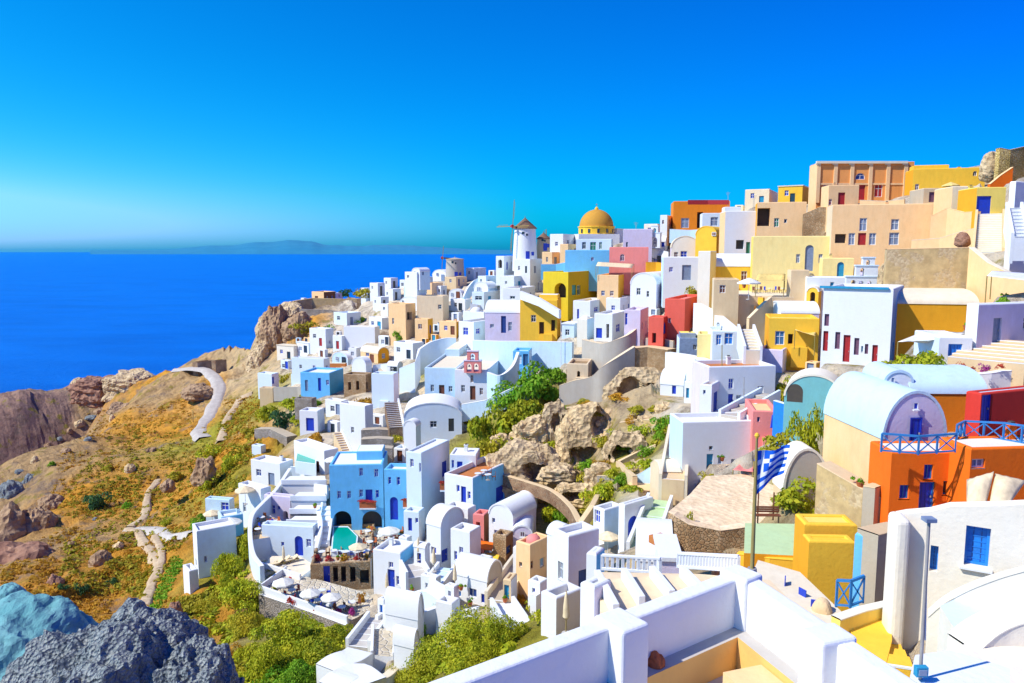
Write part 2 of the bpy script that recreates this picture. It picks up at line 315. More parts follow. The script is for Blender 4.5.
def poly_dist(P, X, Y):
    p = np.stack([X, Y], -1); ins = np.zeros(X.shape, bool); dm = np.full(X.shape, 1e9)
    for i in range(len(P)):
        a, b = P[i], P[(i+1) % len(P)]; ab = b-a
        t = np.clip(((p-a)@ab)/(ab@ab+1e-9), 0, 1); dm = np.minimum(dm, np.linalg.norm(p-(a+t[..., None]*ab), axis=-1))
        c = ((a[1] > Y) != (b[1] > Y)); xi = (b[0]-a[0])*(Y-a[1])/(b[1]-a[1]+1e-9)+a[0]; ins ^= (c & (X < xi))
    return np.where(ins, 0, dm)
def cut(X, Y, Z, foot, slope=1.6):
    """the ground is dug away under floors and in front of walls, with sloping banks round each cut"""
    X, Y, Z = X.ravel(), Y.ravel(), Z.ravel().copy()
    for P, zf in foot:
        P = np.array([q[:2] for q in P], float); m = 7
        i = np.nonzero((X > P[:, 0].min()-m) & (X < P[:, 0].max()+m) & (Y > P[:, 1].min()-m) & (Y < P[:, 1].max()+m))[0]
        if len(i): Z[i] = np.minimum(Z[i], zf+poly_dist(P, X[i], Y[i])*slope)
    return Z
def update_ground():
    global HG
    XX, YY = np.meshgrid(_gx, _gy); HG = cut(XX, YY, HG, FOOT).reshape(HG.shape)
# picture cells already taken by something built (only used to find where the village still has gaps)
OCC = np.zeros((683, 1024), bool)
def proj(p):
    p = np.asarray(p, float); zc = p[1]*CP-p[2]*SP; return 512+F*p[0]/zc, 341.5-F*(p[1]*SP+p[2]*CP)/zc
def occ_pts(pts, grow=0):
    q = np.array([proj(p) for p in pts]); x0, y0 = q.min(0)-grow; x1, y1 = q.max(0)+grow
    OCC[max(0, int(y0)):max(0, int(y1)+1), max(0, int(x0)):max(0, int(x1)+1)] = True
def occ_hull(pts):
    q = sorted(map(tuple, np.array([proj(p) for p in pts])))
    def half(it):
        h = []
        for p in it:
            while len(h) > 1 and (h[-1][0]-h[-2][0])*(p[1]-h[-2][1])-(h[-1][1]-h[-2][1])*(p[0]-h[-2][0]) <= 0: h.pop()
            h.append(p)
        return h[:-1]
    H = np.array(half(q)+half(q[::-1]))
    x0, y0 = np.clip(H.min(0)-1, 0, None).astype(int); x1, y1 = H.max(0).astype(int)+2
    xs, ys = np.meshgrid(np.arange(x0, min(x1, 1024)), np.arange(y0, min(y1, 683)))
    if xs.size: OCC[ys, xs] |= poly_dist(H, xs+.5, ys+.5) < .6
# ------------------------------------------------------------------ light, sky, sea, far islands, haze
SUN_EL, SUN_AZ = math.radians(46), math.radians(-110)      # azimuth from +Y towards +X
w = bpy.data.worlds.new('World'); SC.world = w; w.use_nodes = True
N, L = w.node_tree.nodes, w.node_tree.links
sk = N.new('ShaderNodeTexSky'); sk.sky_type = 'NISHITA'; sk.sun_disc = False; sk.sun_elevation = SUN_EL; sk.sun_rotation = SUN_AZ
sk.altitude = 100; sk.air_density = 1.0; sk.dust_density = .8; sk.ozone_density = 2.0
hs = N.new('ShaderNodeHueSaturation'); hs.inputs['Saturation'].default_value = SKY_SAT if 'SKY_SAT' in globals() else 1.15
L.new(sk.outputs[0], hs.inputs['Color']); tn = mixc(N, L, 1.0, hs.outputs[0], (.12, .66, 1.3), 'MULTIPLY'); sp = N.new('ShaderNodeSeparateColor'); cb = N.new('ShaderNodeCombineColor'); L.new(tn, sp.inputs[0])
tc = N.new('ShaderNodeTexCoord'); dt = N.new('ShaderNodeVectorMath'); dt.operation = 'DOT_PRODUCT'; dt.inputs[1].default_value = (-.9, .45, 0); L.new(tc.outputs['Generated'], dt.inputs[0])
def mth(op, a, b=None):
    m = N.new('ShaderNodeMath'); m.operation = op
    for s_, v in ((m.inputs[0], a), (m.inputs[1], b)):
        if v is None: continue
        if hasattr(v, 'is_linked'): L.new(v, s_)
        else: s_.default_value = v
    return m.outputs[0]
gl = N.new('ShaderNodeMapRange'); gl.interpolation_type = 'SMOOTHSTEP'; gl.inputs[1].default_value = .4; gl.inputs[2].default_value = 1.0; L.new(dt.outputs['Value'], gl.inputs[0])
gm = mth('ADD', mth('MULTIPLY', dt.outputs['Value'], .43), .567)
ro = mth('MINIMUM', mth('ADD', mth('MULTIPLY', mth('MULTIPLY', mth('POWER', sp.outputs[0], 5.2), 58.), gl.outputs[0]), mth('MULTIPLY', sp.outputs[0], .02)), 1.8)
go = mth('ADD', mth('MULTIPLY', mth('POWER', sp.outputs[1], 1.2), gm), mth('MULTIPLY', ro, .45))
L.new(ro, cb.inputs[0]); L.new(go, cb.inputs[1]); L.new(mth('MAXIMUM', mth('MULTIPLY', sp.outputs[2], .95), mth('MULTIPLY', go, 1.7)), cb.inputs[2])
L.new(cb.outputs[0], N['Background'].inputs[0]); N['Background'].inputs[1].default_value = .098
sl = bpy.data.lights.new('sun', 'SUN'); sl.energy = 3.45; sl.angle = math.radians(.5); sl.color = (1, .95, .86)
so = bpy.data.objects.new('sun', sl); COL.objects.link(so)
S = Vector((math.sin(SUN_AZ)*math.cos(SUN_EL), math.cos(SUN_AZ)*math.cos(SUN_EL), math.sin(SUN_EL)))
so.rotation_euler = S.to_track_quat('Z', 'Y').to_euler(); so.location = (-50, 20, 80)
vs = SC.view_settings; vs.view_transform = 'Standard'; vs.look = 'None'; vs.exposure = .64; vs.gamma = 1
SC.cycles.use_denoising = True; SC.cycles.max_bounces = 6; SC.cycles.diffuse_bounces = 3; SC.cycles.volume_bounces = 0
SC.cycles.caustics_reflective = False; SC.cycles.caustics_refractive = False; SC.cycles.sample_clamp_indirect = 8
def seamat():
    m, nt, N, L, bs = _nt('sea'); P = coords(N, L)
    bs.inputs['Base Color'].default_value = (.003, .095, .5, 1); bs.inputs['Roughness'].default_value = .35; bs.inputs['Specular IOR Level'].default_value = .03
    mp = N.new('ShaderNodeMapping'); mp.inputs['Scale'].default_value = (1, 2.2, 1); L.new(P, mp.inputs[0])
    n = noise(N, .09, 9, .75); L.new(mp.outputs[0], n.inputs['Vector']); bump(N, L, n.outputs[0], bs, .9, 3.0)
    n2 = noise(N, .006, 7, .68); L.new(mp.outputs[0], n2.inputs['Vector'])
    r = ramp(N, [(.32, (.001, .115, .52)), (.68, (.002, .165, .66))]); L.new(n2.outputs[0], r.inputs[0]); L.new(r.outputs[0], bs.inputs['Base Color'])
    return m
LAZY['sea'] = seamat
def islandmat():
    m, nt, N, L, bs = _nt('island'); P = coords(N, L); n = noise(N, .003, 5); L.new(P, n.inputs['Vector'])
    r = ramp(N, [(.3, (.01, .19, .33)), (.7, (.02, .22, .36))]); L.new(n.outputs[0], r.inputs[0]); L.new(r.outputs[0], bs.inputs['Base Color']); bs.inputs['Roughness'].default_value = 1; return m  # distance haze is put into the islands' blue base colour
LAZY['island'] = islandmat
b = MB(); b.poly([(-40000, -400, SEA), (40000, -400, SEA), (40000, 40000, SEA), (-40000, 40000, SEA)], 'sea'); tag(b.build('sea'), 'deep blue sea below the cliffs', None, kind='structure')
# far islands: a ridge with thickness, 9 km out
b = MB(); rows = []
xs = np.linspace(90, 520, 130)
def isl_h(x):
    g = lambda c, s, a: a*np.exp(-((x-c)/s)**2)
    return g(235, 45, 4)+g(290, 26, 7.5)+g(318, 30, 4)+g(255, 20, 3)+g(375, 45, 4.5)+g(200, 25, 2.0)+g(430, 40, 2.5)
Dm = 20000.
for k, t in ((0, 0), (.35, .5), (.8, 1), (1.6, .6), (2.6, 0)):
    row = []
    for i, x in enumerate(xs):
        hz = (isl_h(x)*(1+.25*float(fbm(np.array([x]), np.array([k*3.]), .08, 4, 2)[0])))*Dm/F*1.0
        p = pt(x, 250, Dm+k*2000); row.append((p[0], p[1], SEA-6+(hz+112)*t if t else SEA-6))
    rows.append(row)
b.grid(rows, 'island'); b.smooth = True; tag(b.build('far_hills'), 'low haze tinted islands on the sea horizon', None, kind='structure')
HAZE = bpy.data.materials.new('haze'); HAZE.use_nodes = True; hn = HAZE.node_tree; hn.nodes.remove(hn.nodes['Principled BSDF'])
pv = hn.nodes.new('ShaderNodeVolumePrincipled'); pv.inputs['Color'].default_value = (.05, .62, 1, 1); pv.inputs['Density'].default_value = 1.1e-5; pv.inputs['Anisotropy'].default_value = .3
hn.links.new(pv.outputs[0], hn.nodes['Material Output'].inputs['Volume']); MATS['haze'] = HAZE
b = MB(); b.box((0, 20000, (SEA-10+45)/2), (82000, 42000, 45-(SEA-10)), 'haze'); tag(b.build('haze'), 'thin blue sea haze', None, kind='stuff')
# ------------------------------------------------------------------ builders for houses, walls, stairs, furniture, plants
UPZ = np.array([0, 0, 1.])
def on_plane(px, py, O, N):               # pixel ray meets plane (O,N)
    r = ray(px, py); k = (r@N)
    if abs(k) < 1e-6: return None
    t = (O@N)/k
    return r*t if t > 0 else None
def at_z(px, py, z):
    r = ray(px, py); return r*(z/r[2])
CODE = {'B': 'blue', 'b': 'brightblue', 'T': 'teal', 'R': 'redpaint', 'N': 'brownwood', 'D': 'dark', 'P': 'plum', 'S': 'slate', 'G': 'greenglass', 'K': 'darkblue', 'W': 'whitepaint', 'H': 'hole', 'V': 'greenpaint', 'L': 'pane'}
def facewall(mb, O, U, Nn, L, z0, z1, holes, k):
    """Wall rectangle seen from outside, U to the right, with real openings cut in it; holes = (u0,u1,a,b,depth,arch)."""
    us = sorted({0., L}|{h[0] for h in holes}|{h[1] for h in holes}); zs = sorted({z0, z1}|{h[2] for h in holes}|{h[3] for h in holes})
    P = lambda u, z, n=0.: np.array([O[0], O[1], 0])+U*u+UPZ*z+Nn*n
    for i in range(len(us)-1):
        for j in range(len(zs)-1):
            um, zm = (us[i]+us[i+1])/2, (zs[j]+zs[j+1])/2
            if us[i+1]-us[i] < 1e-5 or zs[j+1]-zs[j] < 1e-5: continue
            if any(h[0] < um < h[1] and h[2] < zm < h[3] for h in holes): continue
            mb.poly([P(us[i], zs[j]), P(us[i+1], zs[j]), P(us[i+1], zs[j+1]), P(us[i], zs[j+1])], k)
    for u0, u1, a, b, dp, arch in holes:
        if arch:
            r = (u1-u0)/2; rise = min(r, b-a-.02); zc = b-rise; arc = [(u0+r-r*math.cos(t), zc+rise*math.sin(t)) for t in np.linspace(0, math.pi, 13)]
            for (p, q), (s, t) in zip(arc[:-1], arc[1:]):
                mb.poly([P(p, q), P(s, t), P(s, b), P(p, b)], k) if abs(p-s) > 1e-6 else None
                mb.poly([P(p, q, -dp), P(s, t, -dp), P(s, t), P(p, q)], k)
            top = zc
        else:
            top = b; mb.poly([P(u0, b, -dp), P(u1, b, -dp), P(u1, b), P(u0, b)], k)
        mb.poly([P(u0, a), P(u0, a, -dp), P(u0, top, -dp), P(u0, top)], k); mb.poly([P(u1, a, -dp), P(u1, a), P(u1, top), P(u1, top, -dp)], k)
        mb.poly([P(u0, a), P(u1, a), P(u1, a, -dp), P(u0, a, -dp)], k)
def fill_opening(root, kind, col, O, U, Nn, u0, u1, a, b, dp, arch, near, proud=0.0, trim=None):
    """the door or window standing in an opening"""
    P = lambda u, z, n=0.: np.array([O[0], O[1], 0])+U*u+UPZ*z+Nn*n
    r = (u1-u0)/2; n0 = -dp+.06+proud; c = CODE[col]; loc = np.array(root.location)
    name = {'d': 'door', 'w': 'window', 's': 'window', 'o': 'opening', 'g': 'gate'}[kind]
    fw = min(.09, (u1-u0)*.14); fr = trim or ('whitepaint' if kind == 'w' else c)
    def outline(i, n):
        if arch:
            rise = min(r, b-a-.02)
            return [P(u0+i, a+i*(kind != 'd'), n), P(u1-i, a+i*(kind != 'd'), n)]+[P(u0+r+(r-i)*math.cos(t), b-rise+(rise-i)*math.sin(t), n) for t in np.linspace(0, math.pi, 11)]
        return [P(u0+i, a+i*(kind != 'd'), n), P(u1-i, a+i*(kind != 'd'), n), P(u1-i, b-i, n), P(u0+i, b-i, n)]
    if kind == 'o':
        m = MB(loc); m.poly(outline(0, -dp+.005), 'hole'); m.build('opening', root); return  # dark sheet paints in the shade inside an opening
    m = MB(loc); A, B = outline(0, n0), outline(fw, n0)
    for i in range(len(A)):
        j = (i+1) % len(A); m.poly([A[i], A[j], B[j], B[i]], fr)
    A2, B2 = outline(fw, n0-.05), B
    for i in range(len(A2)):
        j = (i+1) % len(A2); m.poly([B2[i], B2[j], A2[j], A2[i]], fr)
    um = (u0+u1)/2
    if kind == 'w' and u1-u0 > .5: m.box(P(um, (a+b)/2, n0-.02), (fw*.7, .05, (b-a)-2*fw), fr, axes=(U, Nn, UPZ))
    if kind == 'w' and b-a > .9: m.box(P(um, a+(b-a)*.6, n0-.02), (u1-u0-2*fw, .045, fw*.7), fr, axes=(U, Nn, UPZ))
    if kind == 'w': m.box(P(um, a-.03, n0+.06), (u1-u0+.1, .16, .05), 'white', axes=(U, Nn, UPZ)) if near else None
    panel = outline(fw, n0-.05)
    if not near:
        m.poly(panel, c); m.build(name, root); return
    w = m.build(name, root)
    q = MB(loc); q.poly(panel, c)
    if kind in 'dsg':                       # boards and a middle joint
        nb = max(2, int((u1-u0)/.22))
        for i in range(1, nb): q.box(P(u0+(u1-u0)*i/nb, (a+b)/2-(.0 if not arch else r*.35), n0-.045), (.02, .02, (b-a)*(.9 if not arch else .6)), 'darkblue' if col in 'Bb' else c, axes=(U, Nn, UPZ))
        if kind == 's':
            for i in range(1, 7): q.box(P(um, a+(b-a)*i/7, n0-.045), (u1-u0-2*fw, .025, .03), c, axes=(U, Nn, UPZ))
    q.build({'d': 'door_leaf', 's': 'shutter', 'w': 'pane', 'g': 'gate_leaf'}[kind], w)
    if kind == 'd':
        h = MB(loc); h.box(P(u0+(u1-u0)*.82, a+min(1.05, (b-a)*.5), n0), (.05, .1, .12), 'metal', axes=(U, Nn, UPZ)); h.build('handle', w)
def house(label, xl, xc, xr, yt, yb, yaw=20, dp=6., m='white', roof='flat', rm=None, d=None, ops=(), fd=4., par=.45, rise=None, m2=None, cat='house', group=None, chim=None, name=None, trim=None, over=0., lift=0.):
    """A building from its surveyed corner: xl..xc is the face turned left by yaw, xc..xr the face turned right."""
    g, d = ground(xc if xr > xc else (xl+xr)/2, yb, d)
    ya = math.radians(yaw); tF = np.array([-math.cos(ya), math.sin(ya), 0]); tS = np.array([math.sin(ya), math.cos(ya), 0])
    nF, nS = -tS, -tF
    def along(px, t, nrm):
        h = on_plane(px, yb, g, nrm)
        return None if h is None else float((h-g)@t)
    LF = LS = None
    if xl < xc-.01 and xr > xc+.01:
        q = along(xr, tS, nS)
        if q is None or q < .6 or q > 45: xc = xr; g, d = ground((xl+xr)/2, yb, d)
    if xr <= xc+.01: LF = along(xl, tF, nF); LS = dp
    elif xl >= xc-.01: LS = along(xr, tS, nS); LF = dp
    else: LF = along(xl, tF, nF); LS = along(xr, tS, nS)
    if xr <= xc+.01:                          # anchor at the face's middle, then move the corner to the right end
        LFr = along(xr, -tF, nF); g = g+(-tF)*LFr; LF = LF+LFr
    elif xl >= xc-.01:
        LSl = along(xl, -tS, nS); g = g+(-tS)*LSl; LS = LS+LSl
    if LF is None or LS is None or LF < .5 or LS < .5 or LF > 60 or LS > 60:
        print('BADHOUSE', label, LF, LS); LF = min(max(LF or dp, 1.), 30); LS = min(max(LS or dp, 1.), 30)
    C = g.copy(); dC = np.linalg.norm(C[:2])
    xcor = xc if xr > xc else (xl+xr)/2
    top = pt(xcor, yt, 1.0)
    # height of yt on the vertical through the anchor
    gy = pt(xcor, yb, d)[1]; zt = pt(xcor, yt, gy)[2]; z0 = g[2]+lift; h = zt-z0
    if h < .4: print('LOW', label, h); h = .6; zt = z0+h
    root = thing(name or 'house', label, cat, C, group)
    near = d < 88; zb = z0-fd
    fF = (C+tF*LF, -tF, nF, LF); fS = (C, tS, nS, LS)       # origin at left end seen from outside, U, normal, length
    fB = (C+tS*LS, tF, tS, LF); fL = (C+tF*LF+tS*LS, -tS, tF, LS)
    fo = min(5., 2.5+d*.02); a0, b0 = (-fo if xr > xc+.01 else -.8), (-fo if xl < xc-.01 else -.8)
    FOOT.append(([(C+tF*a+tS*b)[:2] for a, b in ((a0, b0), (LF+.8, b0), (LF+.8, LS+.5), (a0, LS+.5))], z0-.12))
    occ_hull([C+tF*a+tS*b+UPZ*c for a in (0, LF) for b in (0, LS) for c in (0, zt-C[2])])
    vaultF, vaultS = roof == 'vf', roof == 'vs'
    spring = zt
    if vaultF or vaultS:
        wdt = LF if vaultF else LS; rs = rise if rise is not None else min(.42*wdt, .55*h); rs = min(rs, h-.3); spring = zt-rs
    HF, HS, fills = [], [], []
    for o in ops:
        x0, y0, x1, y1, kc = o; kind, col = kc[0], (kc[1] if len(kc) > 1 else 'H'); arch = 'a' in kc[2:]
        for key, (O, U, Nn, Ln) in (('F', fF), ('S', fS)):
            if (key == 'F') != ((x0+x1)/2 < xc if xr > xc and xl < xc else xr <= xc+.01): continue
            xm, ym = (x0+x1)/2, (y0+y1)/2
            a1, a2, a3, a4 = on_plane(x0, ym, C, Nn), on_plane(x1, ym, C, Nn), on_plane(xm, y1, C, Nn), on_plane(xm, y0, C, Nn)
            if a1 is None or a2 is None or a3 is None: continue
            O3 = np.array([O[0], O[1], 0]); u0, u1 = float((a1-O3)@U), float((a2-O3)@U); a, b = float(a3[2]), float(a4[2])
            u0, u1 = max(u0, .08), min(u1, Ln-.08); b = min(b, zt-.12); a = max(a, z0-1.5)
            if u1-u0 < .15 or b-a < .15: print('OPEN?', label, o, u0, u1, a, b, Ln); continue
            inarch = (key == 'F' and vaultF or key == 'S' and vaultS)
            dep = .9 if kind == 'o' else .2
            if kind == 'o' and (b-a) > 2.5: dep = 2.2
            if b > spring-.02 and not (key == 'F' and not vaultF and not vaultS or inarch is False and roof in ('flat', 'dome', 'slab')):
                if inarch: fills.append((kind, col, O, U, Nn, u0, u1, a, b, 0, arch, .1))
                elif a < spring-.4: b = spring-.1; (HF if key == 'F' else HS).append((u0, u1, a, b, dep, arch)); fills.append((kind, col, O, U, Nn, u0, u1, a, b, dep, arch, 0))
            else:
                H = (HF if key == 'F' else HS)
                if any(u0 < q[1] and u1 > q[0] and a < q[3] and b > q[2] for q in H): print('OVERLAP', label, o); continue
                H.append((u0, u1, a, b, dep, arch)); fills.append((kind, col, O, U, Nn, u0, u1, a, b, dep, arch, 0))
    loc = np.array(C); rr = random.Random(sum(map(ord, label))*7+len(label))
    plain = any(q in label for q in ('bare', 'plain', 'blank', ' no ', 'one ', 'wedge', 'tower', 'walled', 'pier', 'arched cave')) or cat != 'house' or d < 47
    if not plain and roof == 'flat':
        for Ln, (O, U, Nn, _), HH in ((LF, fF, HF), (LS, fS, HS)):
            if HH or Ln < 2.4 or h < 2.2: continue
            for uc in ([Ln*.5] if Ln < 4.2 else [Ln*.28, Ln*.7]):
                dk = rr.random() < .4; a = z0+(.02 if dk else 1.0); b = min(a+(2.0 if dk else 1.0), zt-.5); ww = .45 if dk else .38
                if b-a > .6: HH.append((uc-ww, uc+ww, a, b, .2, False)); fills.append(('d' if dk else 'w', rr.choice('BBSDKN'), O, U, Nn, uc-ww, uc+ww, a, b, .2, False, 0))
    w = MB(loc); wt = spring-(0 if roof in ('vf', 'vs') else .1)
    facewall(w, *fF, zb, wt, HF, m); facewall(w, *fS, zb, wt, HS, m2 or m); facewall(w, *fB, zb, wt, [], m); facewall(w, *fL, zb, wt, [], m2 or m)  # right-hand faces
    cs = [C, C+tS*LS, C+tS*LS+tF*LF, C+tF*LF]; cen = sum(cs)/4
    def ring(ins, z):
        out = []
        for i, p in enumerate(cs):
            sx, sy = ((1, 1), (1, -1), (-1, -1), (-1, 1))[i]; q = p+tF*ins*sx+tS*ins*sy; out.append(np.array([q[0], q[1], z]))
        return out
    r = MB(loc); rk = rm or ('white' if m in ('white', 'bluewhite', 'lilac', 'skyblue', 'paleblue') else 'roofcream')
    if roof in ('flat', 'dome'):
        rows = [ring(0, wt), ring(.03, zt-.04), ring(.09, zt), ring(.24, zt), ring(.3, zt-.04), ring(.31, zt-par)]
        w.grid(rows, m, True); r.poly(ring(.30, zt-par+.02), rk)
    if roof == 'slab':
        w.grid([ring(0, wt), ring(.02, zt)], m, True); r.prism([*ring(-.12-over, zt+.16)], .2, rk)
    if roof == 'dome':
        R = min(LF, LS)*.42; cz = zt-par
        r.lathe((cen[0], cen[1], 0), [(R*1.05, cz), (R*1.05, cz+R*.25), (R, cz+R*.3)]+[(R*math.cos(t), cz+R*.3+R*.85*math.sin(t)) for t in np.linspace(0.05, math.pi/2, 9)], rk, 22)
    if vaultF or vaultS:
        if vaultF: A0, U, Ln, V, Lv = C+tF*LF, -tF, LF, tS, LS
        else: A0, U, Ln, V, Lv = C, tS, LS, tF, LF
        def arc(off, z_extra=0, n=17):
            R = Ln/2
            return [(R-(R+off)*math.cos(t), spring+(rs+off)*math.sin(t)) for t in np.linspace(0, math.pi, n)]
        for base, sgn in ((0., 1), (Lv, -1)):
            pts = [np.array([A0[0], A0[1], 0])+U*u+UPZ*z+V*base for u, z in arc(0)]
            w.poly(pts[::-1] if sgn > 0 else pts, m if (vaultF) else (m2 or m))
        rows = []
        for vv in (-.06, Lv*.33, Lv*.66, Lv+.06): rows.append([np.array([A0[0], A0[1], 0])+U*u+UPZ*z+V*vv for u, z in arc(.07)])
        r.grid(rows, rk)
        for vv, fl in ((-.06, 1), (Lv+.06, 0)):
            a1 = [np.array([A0[0], A0[1], 0])+U*u+UPZ*z+V*vv for u, z in arc(.07)]; a2 = [np.array([A0[0], A0[1], 0])+U*u+UPZ*z+V*vv for u, z in arc(-.1)]
            r.grid([a2, a1] if fl else [a1, a2], rk)
    w.build('wall', root); ro = r.build('roof', root, smooth=roof in ('vf', 'vs', 'dome'))
    if roof in ('vf', 'vs', 'dome'):
        e = ro.modifiers.new('edges', 'EDGE_SPLIT'); e.split_angle = math.radians(50)
    for f in fills: fill_opening(root, f[0], f[1], *f[2:11], near, proud=f[11], trim=trim)
    # steps, a small upper room and an outside stair where a plain roof has the space
    if roof == 'flat' and 50 < d < 150 and cat == 'house' and not any(q in label for q in ('roof terrace', 'yard', 'terracotta', 'roofless', 'tower', 'terrace', 'hall', 'big white', 'mansion', 'peach two', 'long pale')):
        if LF > 4 and LS > 3.6 and rr.random() < .6:
            a0, b0, wa, wb, hh = rr.choice((0.04, .45))*LF, LS*.42, LF*.5, LS*.52, rr.uniform(.7, 1.5); q = MB(loc); zc = zt-par; E = [C+tF*(a0+i)+tS*(b0+j) for i, j in ((0, 0), (0, wb), (wa, wb), (wa, 0))]
            lo = [np.array([p[0], p[1], zc-.1]) for p in E]; hi = [np.array([p[0], p[1], zc+hh]) for p in E]; cn = sum(E)/4; ins = [p+(cn-p)*.06 for p in hi]; i2 = [np.array([p[0], p[1], zc+hh+.08]) for p in ins]
            q.grid([lo, hi, i2], m, True); q.poly(i2, rk); q.build('upper_room', root)
        if xr > xc+.01 and LS > 4 and h > 2.4 and not HS and rr.random() < .5:
            q = MB(loc); ns = 10
            for i in range(ns):
                c = C+tS*(.4+i*.34)-tF*.45; q.box((c[0], c[1], z0-1.5+(i+1)*h*.09/2), (.9, .36, 3+(i+1)*h*.09), 'white', math.atan2(-tF[1], -tF[0]))
            q.build('outside_steps', root)
        elif rr.random() < .5:
            q = MB(loc); c = C+tF*LF*rr.uniform(.2, .6)+nF*.3; q.box((c[0], c[1], z0-.8), (min(1.8, LF*.5), .6, 2.4), m, math.atan2(tF[1], tF[0])); q.build('wall_bench', root)
    if chim is None and roof == 'flat' and d < 135 and LF > 2.4 and LS > 2.4 and rr.random() < .4 and cat == 'house': chim = [(rr.uniform(.2, .8), rr.uniform(.55, .85))]
    if chim:
        for i, (fx, fy) in enumerate(chim):
            q = MB(loc); p = C+tF*LF*fx+tS*LS*fy; zz = zt-(par if roof == 'flat' else 0)
            q.box((p[0], p[1], zz+.4), (.42, .42, .9), m, math.radians(-yaw)); q.box((p[0], p[1], zz+.88), (.54, .54, .1), m, math.radians(-yaw)); q.box((p[0], p[1], zz+.98), (.26, .26, .14), 'hole', math.radians(-yaw)); q.build('chimney', root)  # dark block on top paints in the shade of the flue
    return root
def occ_hull_strip(P, hs, th):
    for i in range(len(P)-1): occ_hull([P[i], P[i+1], P[i]-UPZ*min(hs[i], 5), P[i+1]-UPZ*min(hs[i], 5)])
def catmull(P, n=8):
    P = [np.array(p, float) for p in P]
    if len(P) < 3: return [P[0]+(P[1]-P[0])*t for t in np.linspace(0, 1, n+1)]
    Q = [2*P[0]-P[1]]+P+[2*P[-1]-P[-2]]; out = []
    for i in range(1, len(Q)-2):
        for t in np.linspace(0, 1, n, endpoint=False):
            a, b, c, e = Q[i-1:i+3]; out.append(.5*((2*b)+(-a+c)*t+(2*a-5*b+4*c-e)*t*t+(-a+3*b-3*c+e)*t**3))
    return out+[P[-1]]
def garden_wall(label, pts, h, th=.35, k='white', cap=None, cat='wall', name='garden_wall', sm=False, group=None, hb=None):
    """pts: (px,py_of_top,distance or None). A wall of thickness th that reaches h metres down from its top line."""
    P = []
    for q in pts:
        px, py, d = (*q, None)[:3]
        if d is None: _, d = ground(px, py+4)
        P.append(pt(px, py, d))
    if sm: P = catmull(P, 6)
    root = thing(name, label, cat, P[len(P)//2]-UPZ*h, group); m = MB(root.location); c = MB(root.location)
    n = len(P); off = []
    for i in range(n):
        t = P[min(i+1, n-1)]-P[max(i-1, 0)]; t[2] = 0; t /= np.linalg.norm(t)+1e-9; off.append(np.array([t[1], -t[0], 0]))
    hs = [h]*n if hb is None else list(np.interp(np.linspace(0, 1, n), np.linspace(0, 1, len(hb)), hb))
    def row(o, dz, low=False): return [P[i]+off[i]*o-UPZ*(hs[i] if low else dz) for i in range(n)]
    H = th/2
    occ_hull_strip(P, hs, th)
    if h >= 2.2:
        for i in range(n-1):
            v = -(P[i]+P[i+1]); v[2] = 0; v /= np.linalg.norm(v); FOOT.append(([P[i], P[i+1], P[i+1]+v*3.2, P[i]+v*3.2], (P[i][2]+P[i+1][2])/2-hs[i]*.9))
    m.grid([row(H, 0, True), row(H, .05)], k); m.grid([row(-H, .05), row(-H, 0, True)], k)
    for i, fl in ((0, 0), (n-1, 1)):
        q = [row(H, 0, True)[i], row(H, .05)[i], row(-H, .05)[i], row(-H, 0, True)[i]]; m.poly(q if fl else q[::-1], k)
    c.grid([row(H+.02, .06), row(H+.02, .02), row(H-.04, 0), row(-H+.04, 0), row(-H-.02, .02), row(-H-.02, .06)], cap or k)
    m.build('wall_face', root); c.build('coping', root); return root
def terrace(label, px, zref, h=3., k='paving', ks=None, wall=0, walls=None, wk='white', cat='terrace', name='terrace', dz=0.):
    """flat platform whose pixel outline is surveyed on the level of the point zref=(px,py,d)"""
    z = ground(*zref)[0][2]+dz if not isinstance(zref, float) else zref
    P = [at_z(x, y, z) for x, y in px]; c = sum(P)/len(P)
    root = thing(name, label, cat, c); m = MB(root.location); m.prism(P, h, ks or wk, k); m.build('floor_slab', root)
    FOOT.append(([p[:2] for p in P], z-.1)); occ_hull(P)
    if wall:
        for i, j in (walls if walls is not None else [(i, (i+1) % len(P)) for i in range(len(P))]):
            a, b = P[i], P[j]; q = MB(root.location); t = (b-a)/np.linalg.norm(b-a)
            q.bar(a+UPZ*(wall/2-.2)-t*.1, b+UPZ*(wall/2-.2)+t*.1, .24, wk, wall+.4); q.build('parapet', root, bevel=.04)
    return root, z
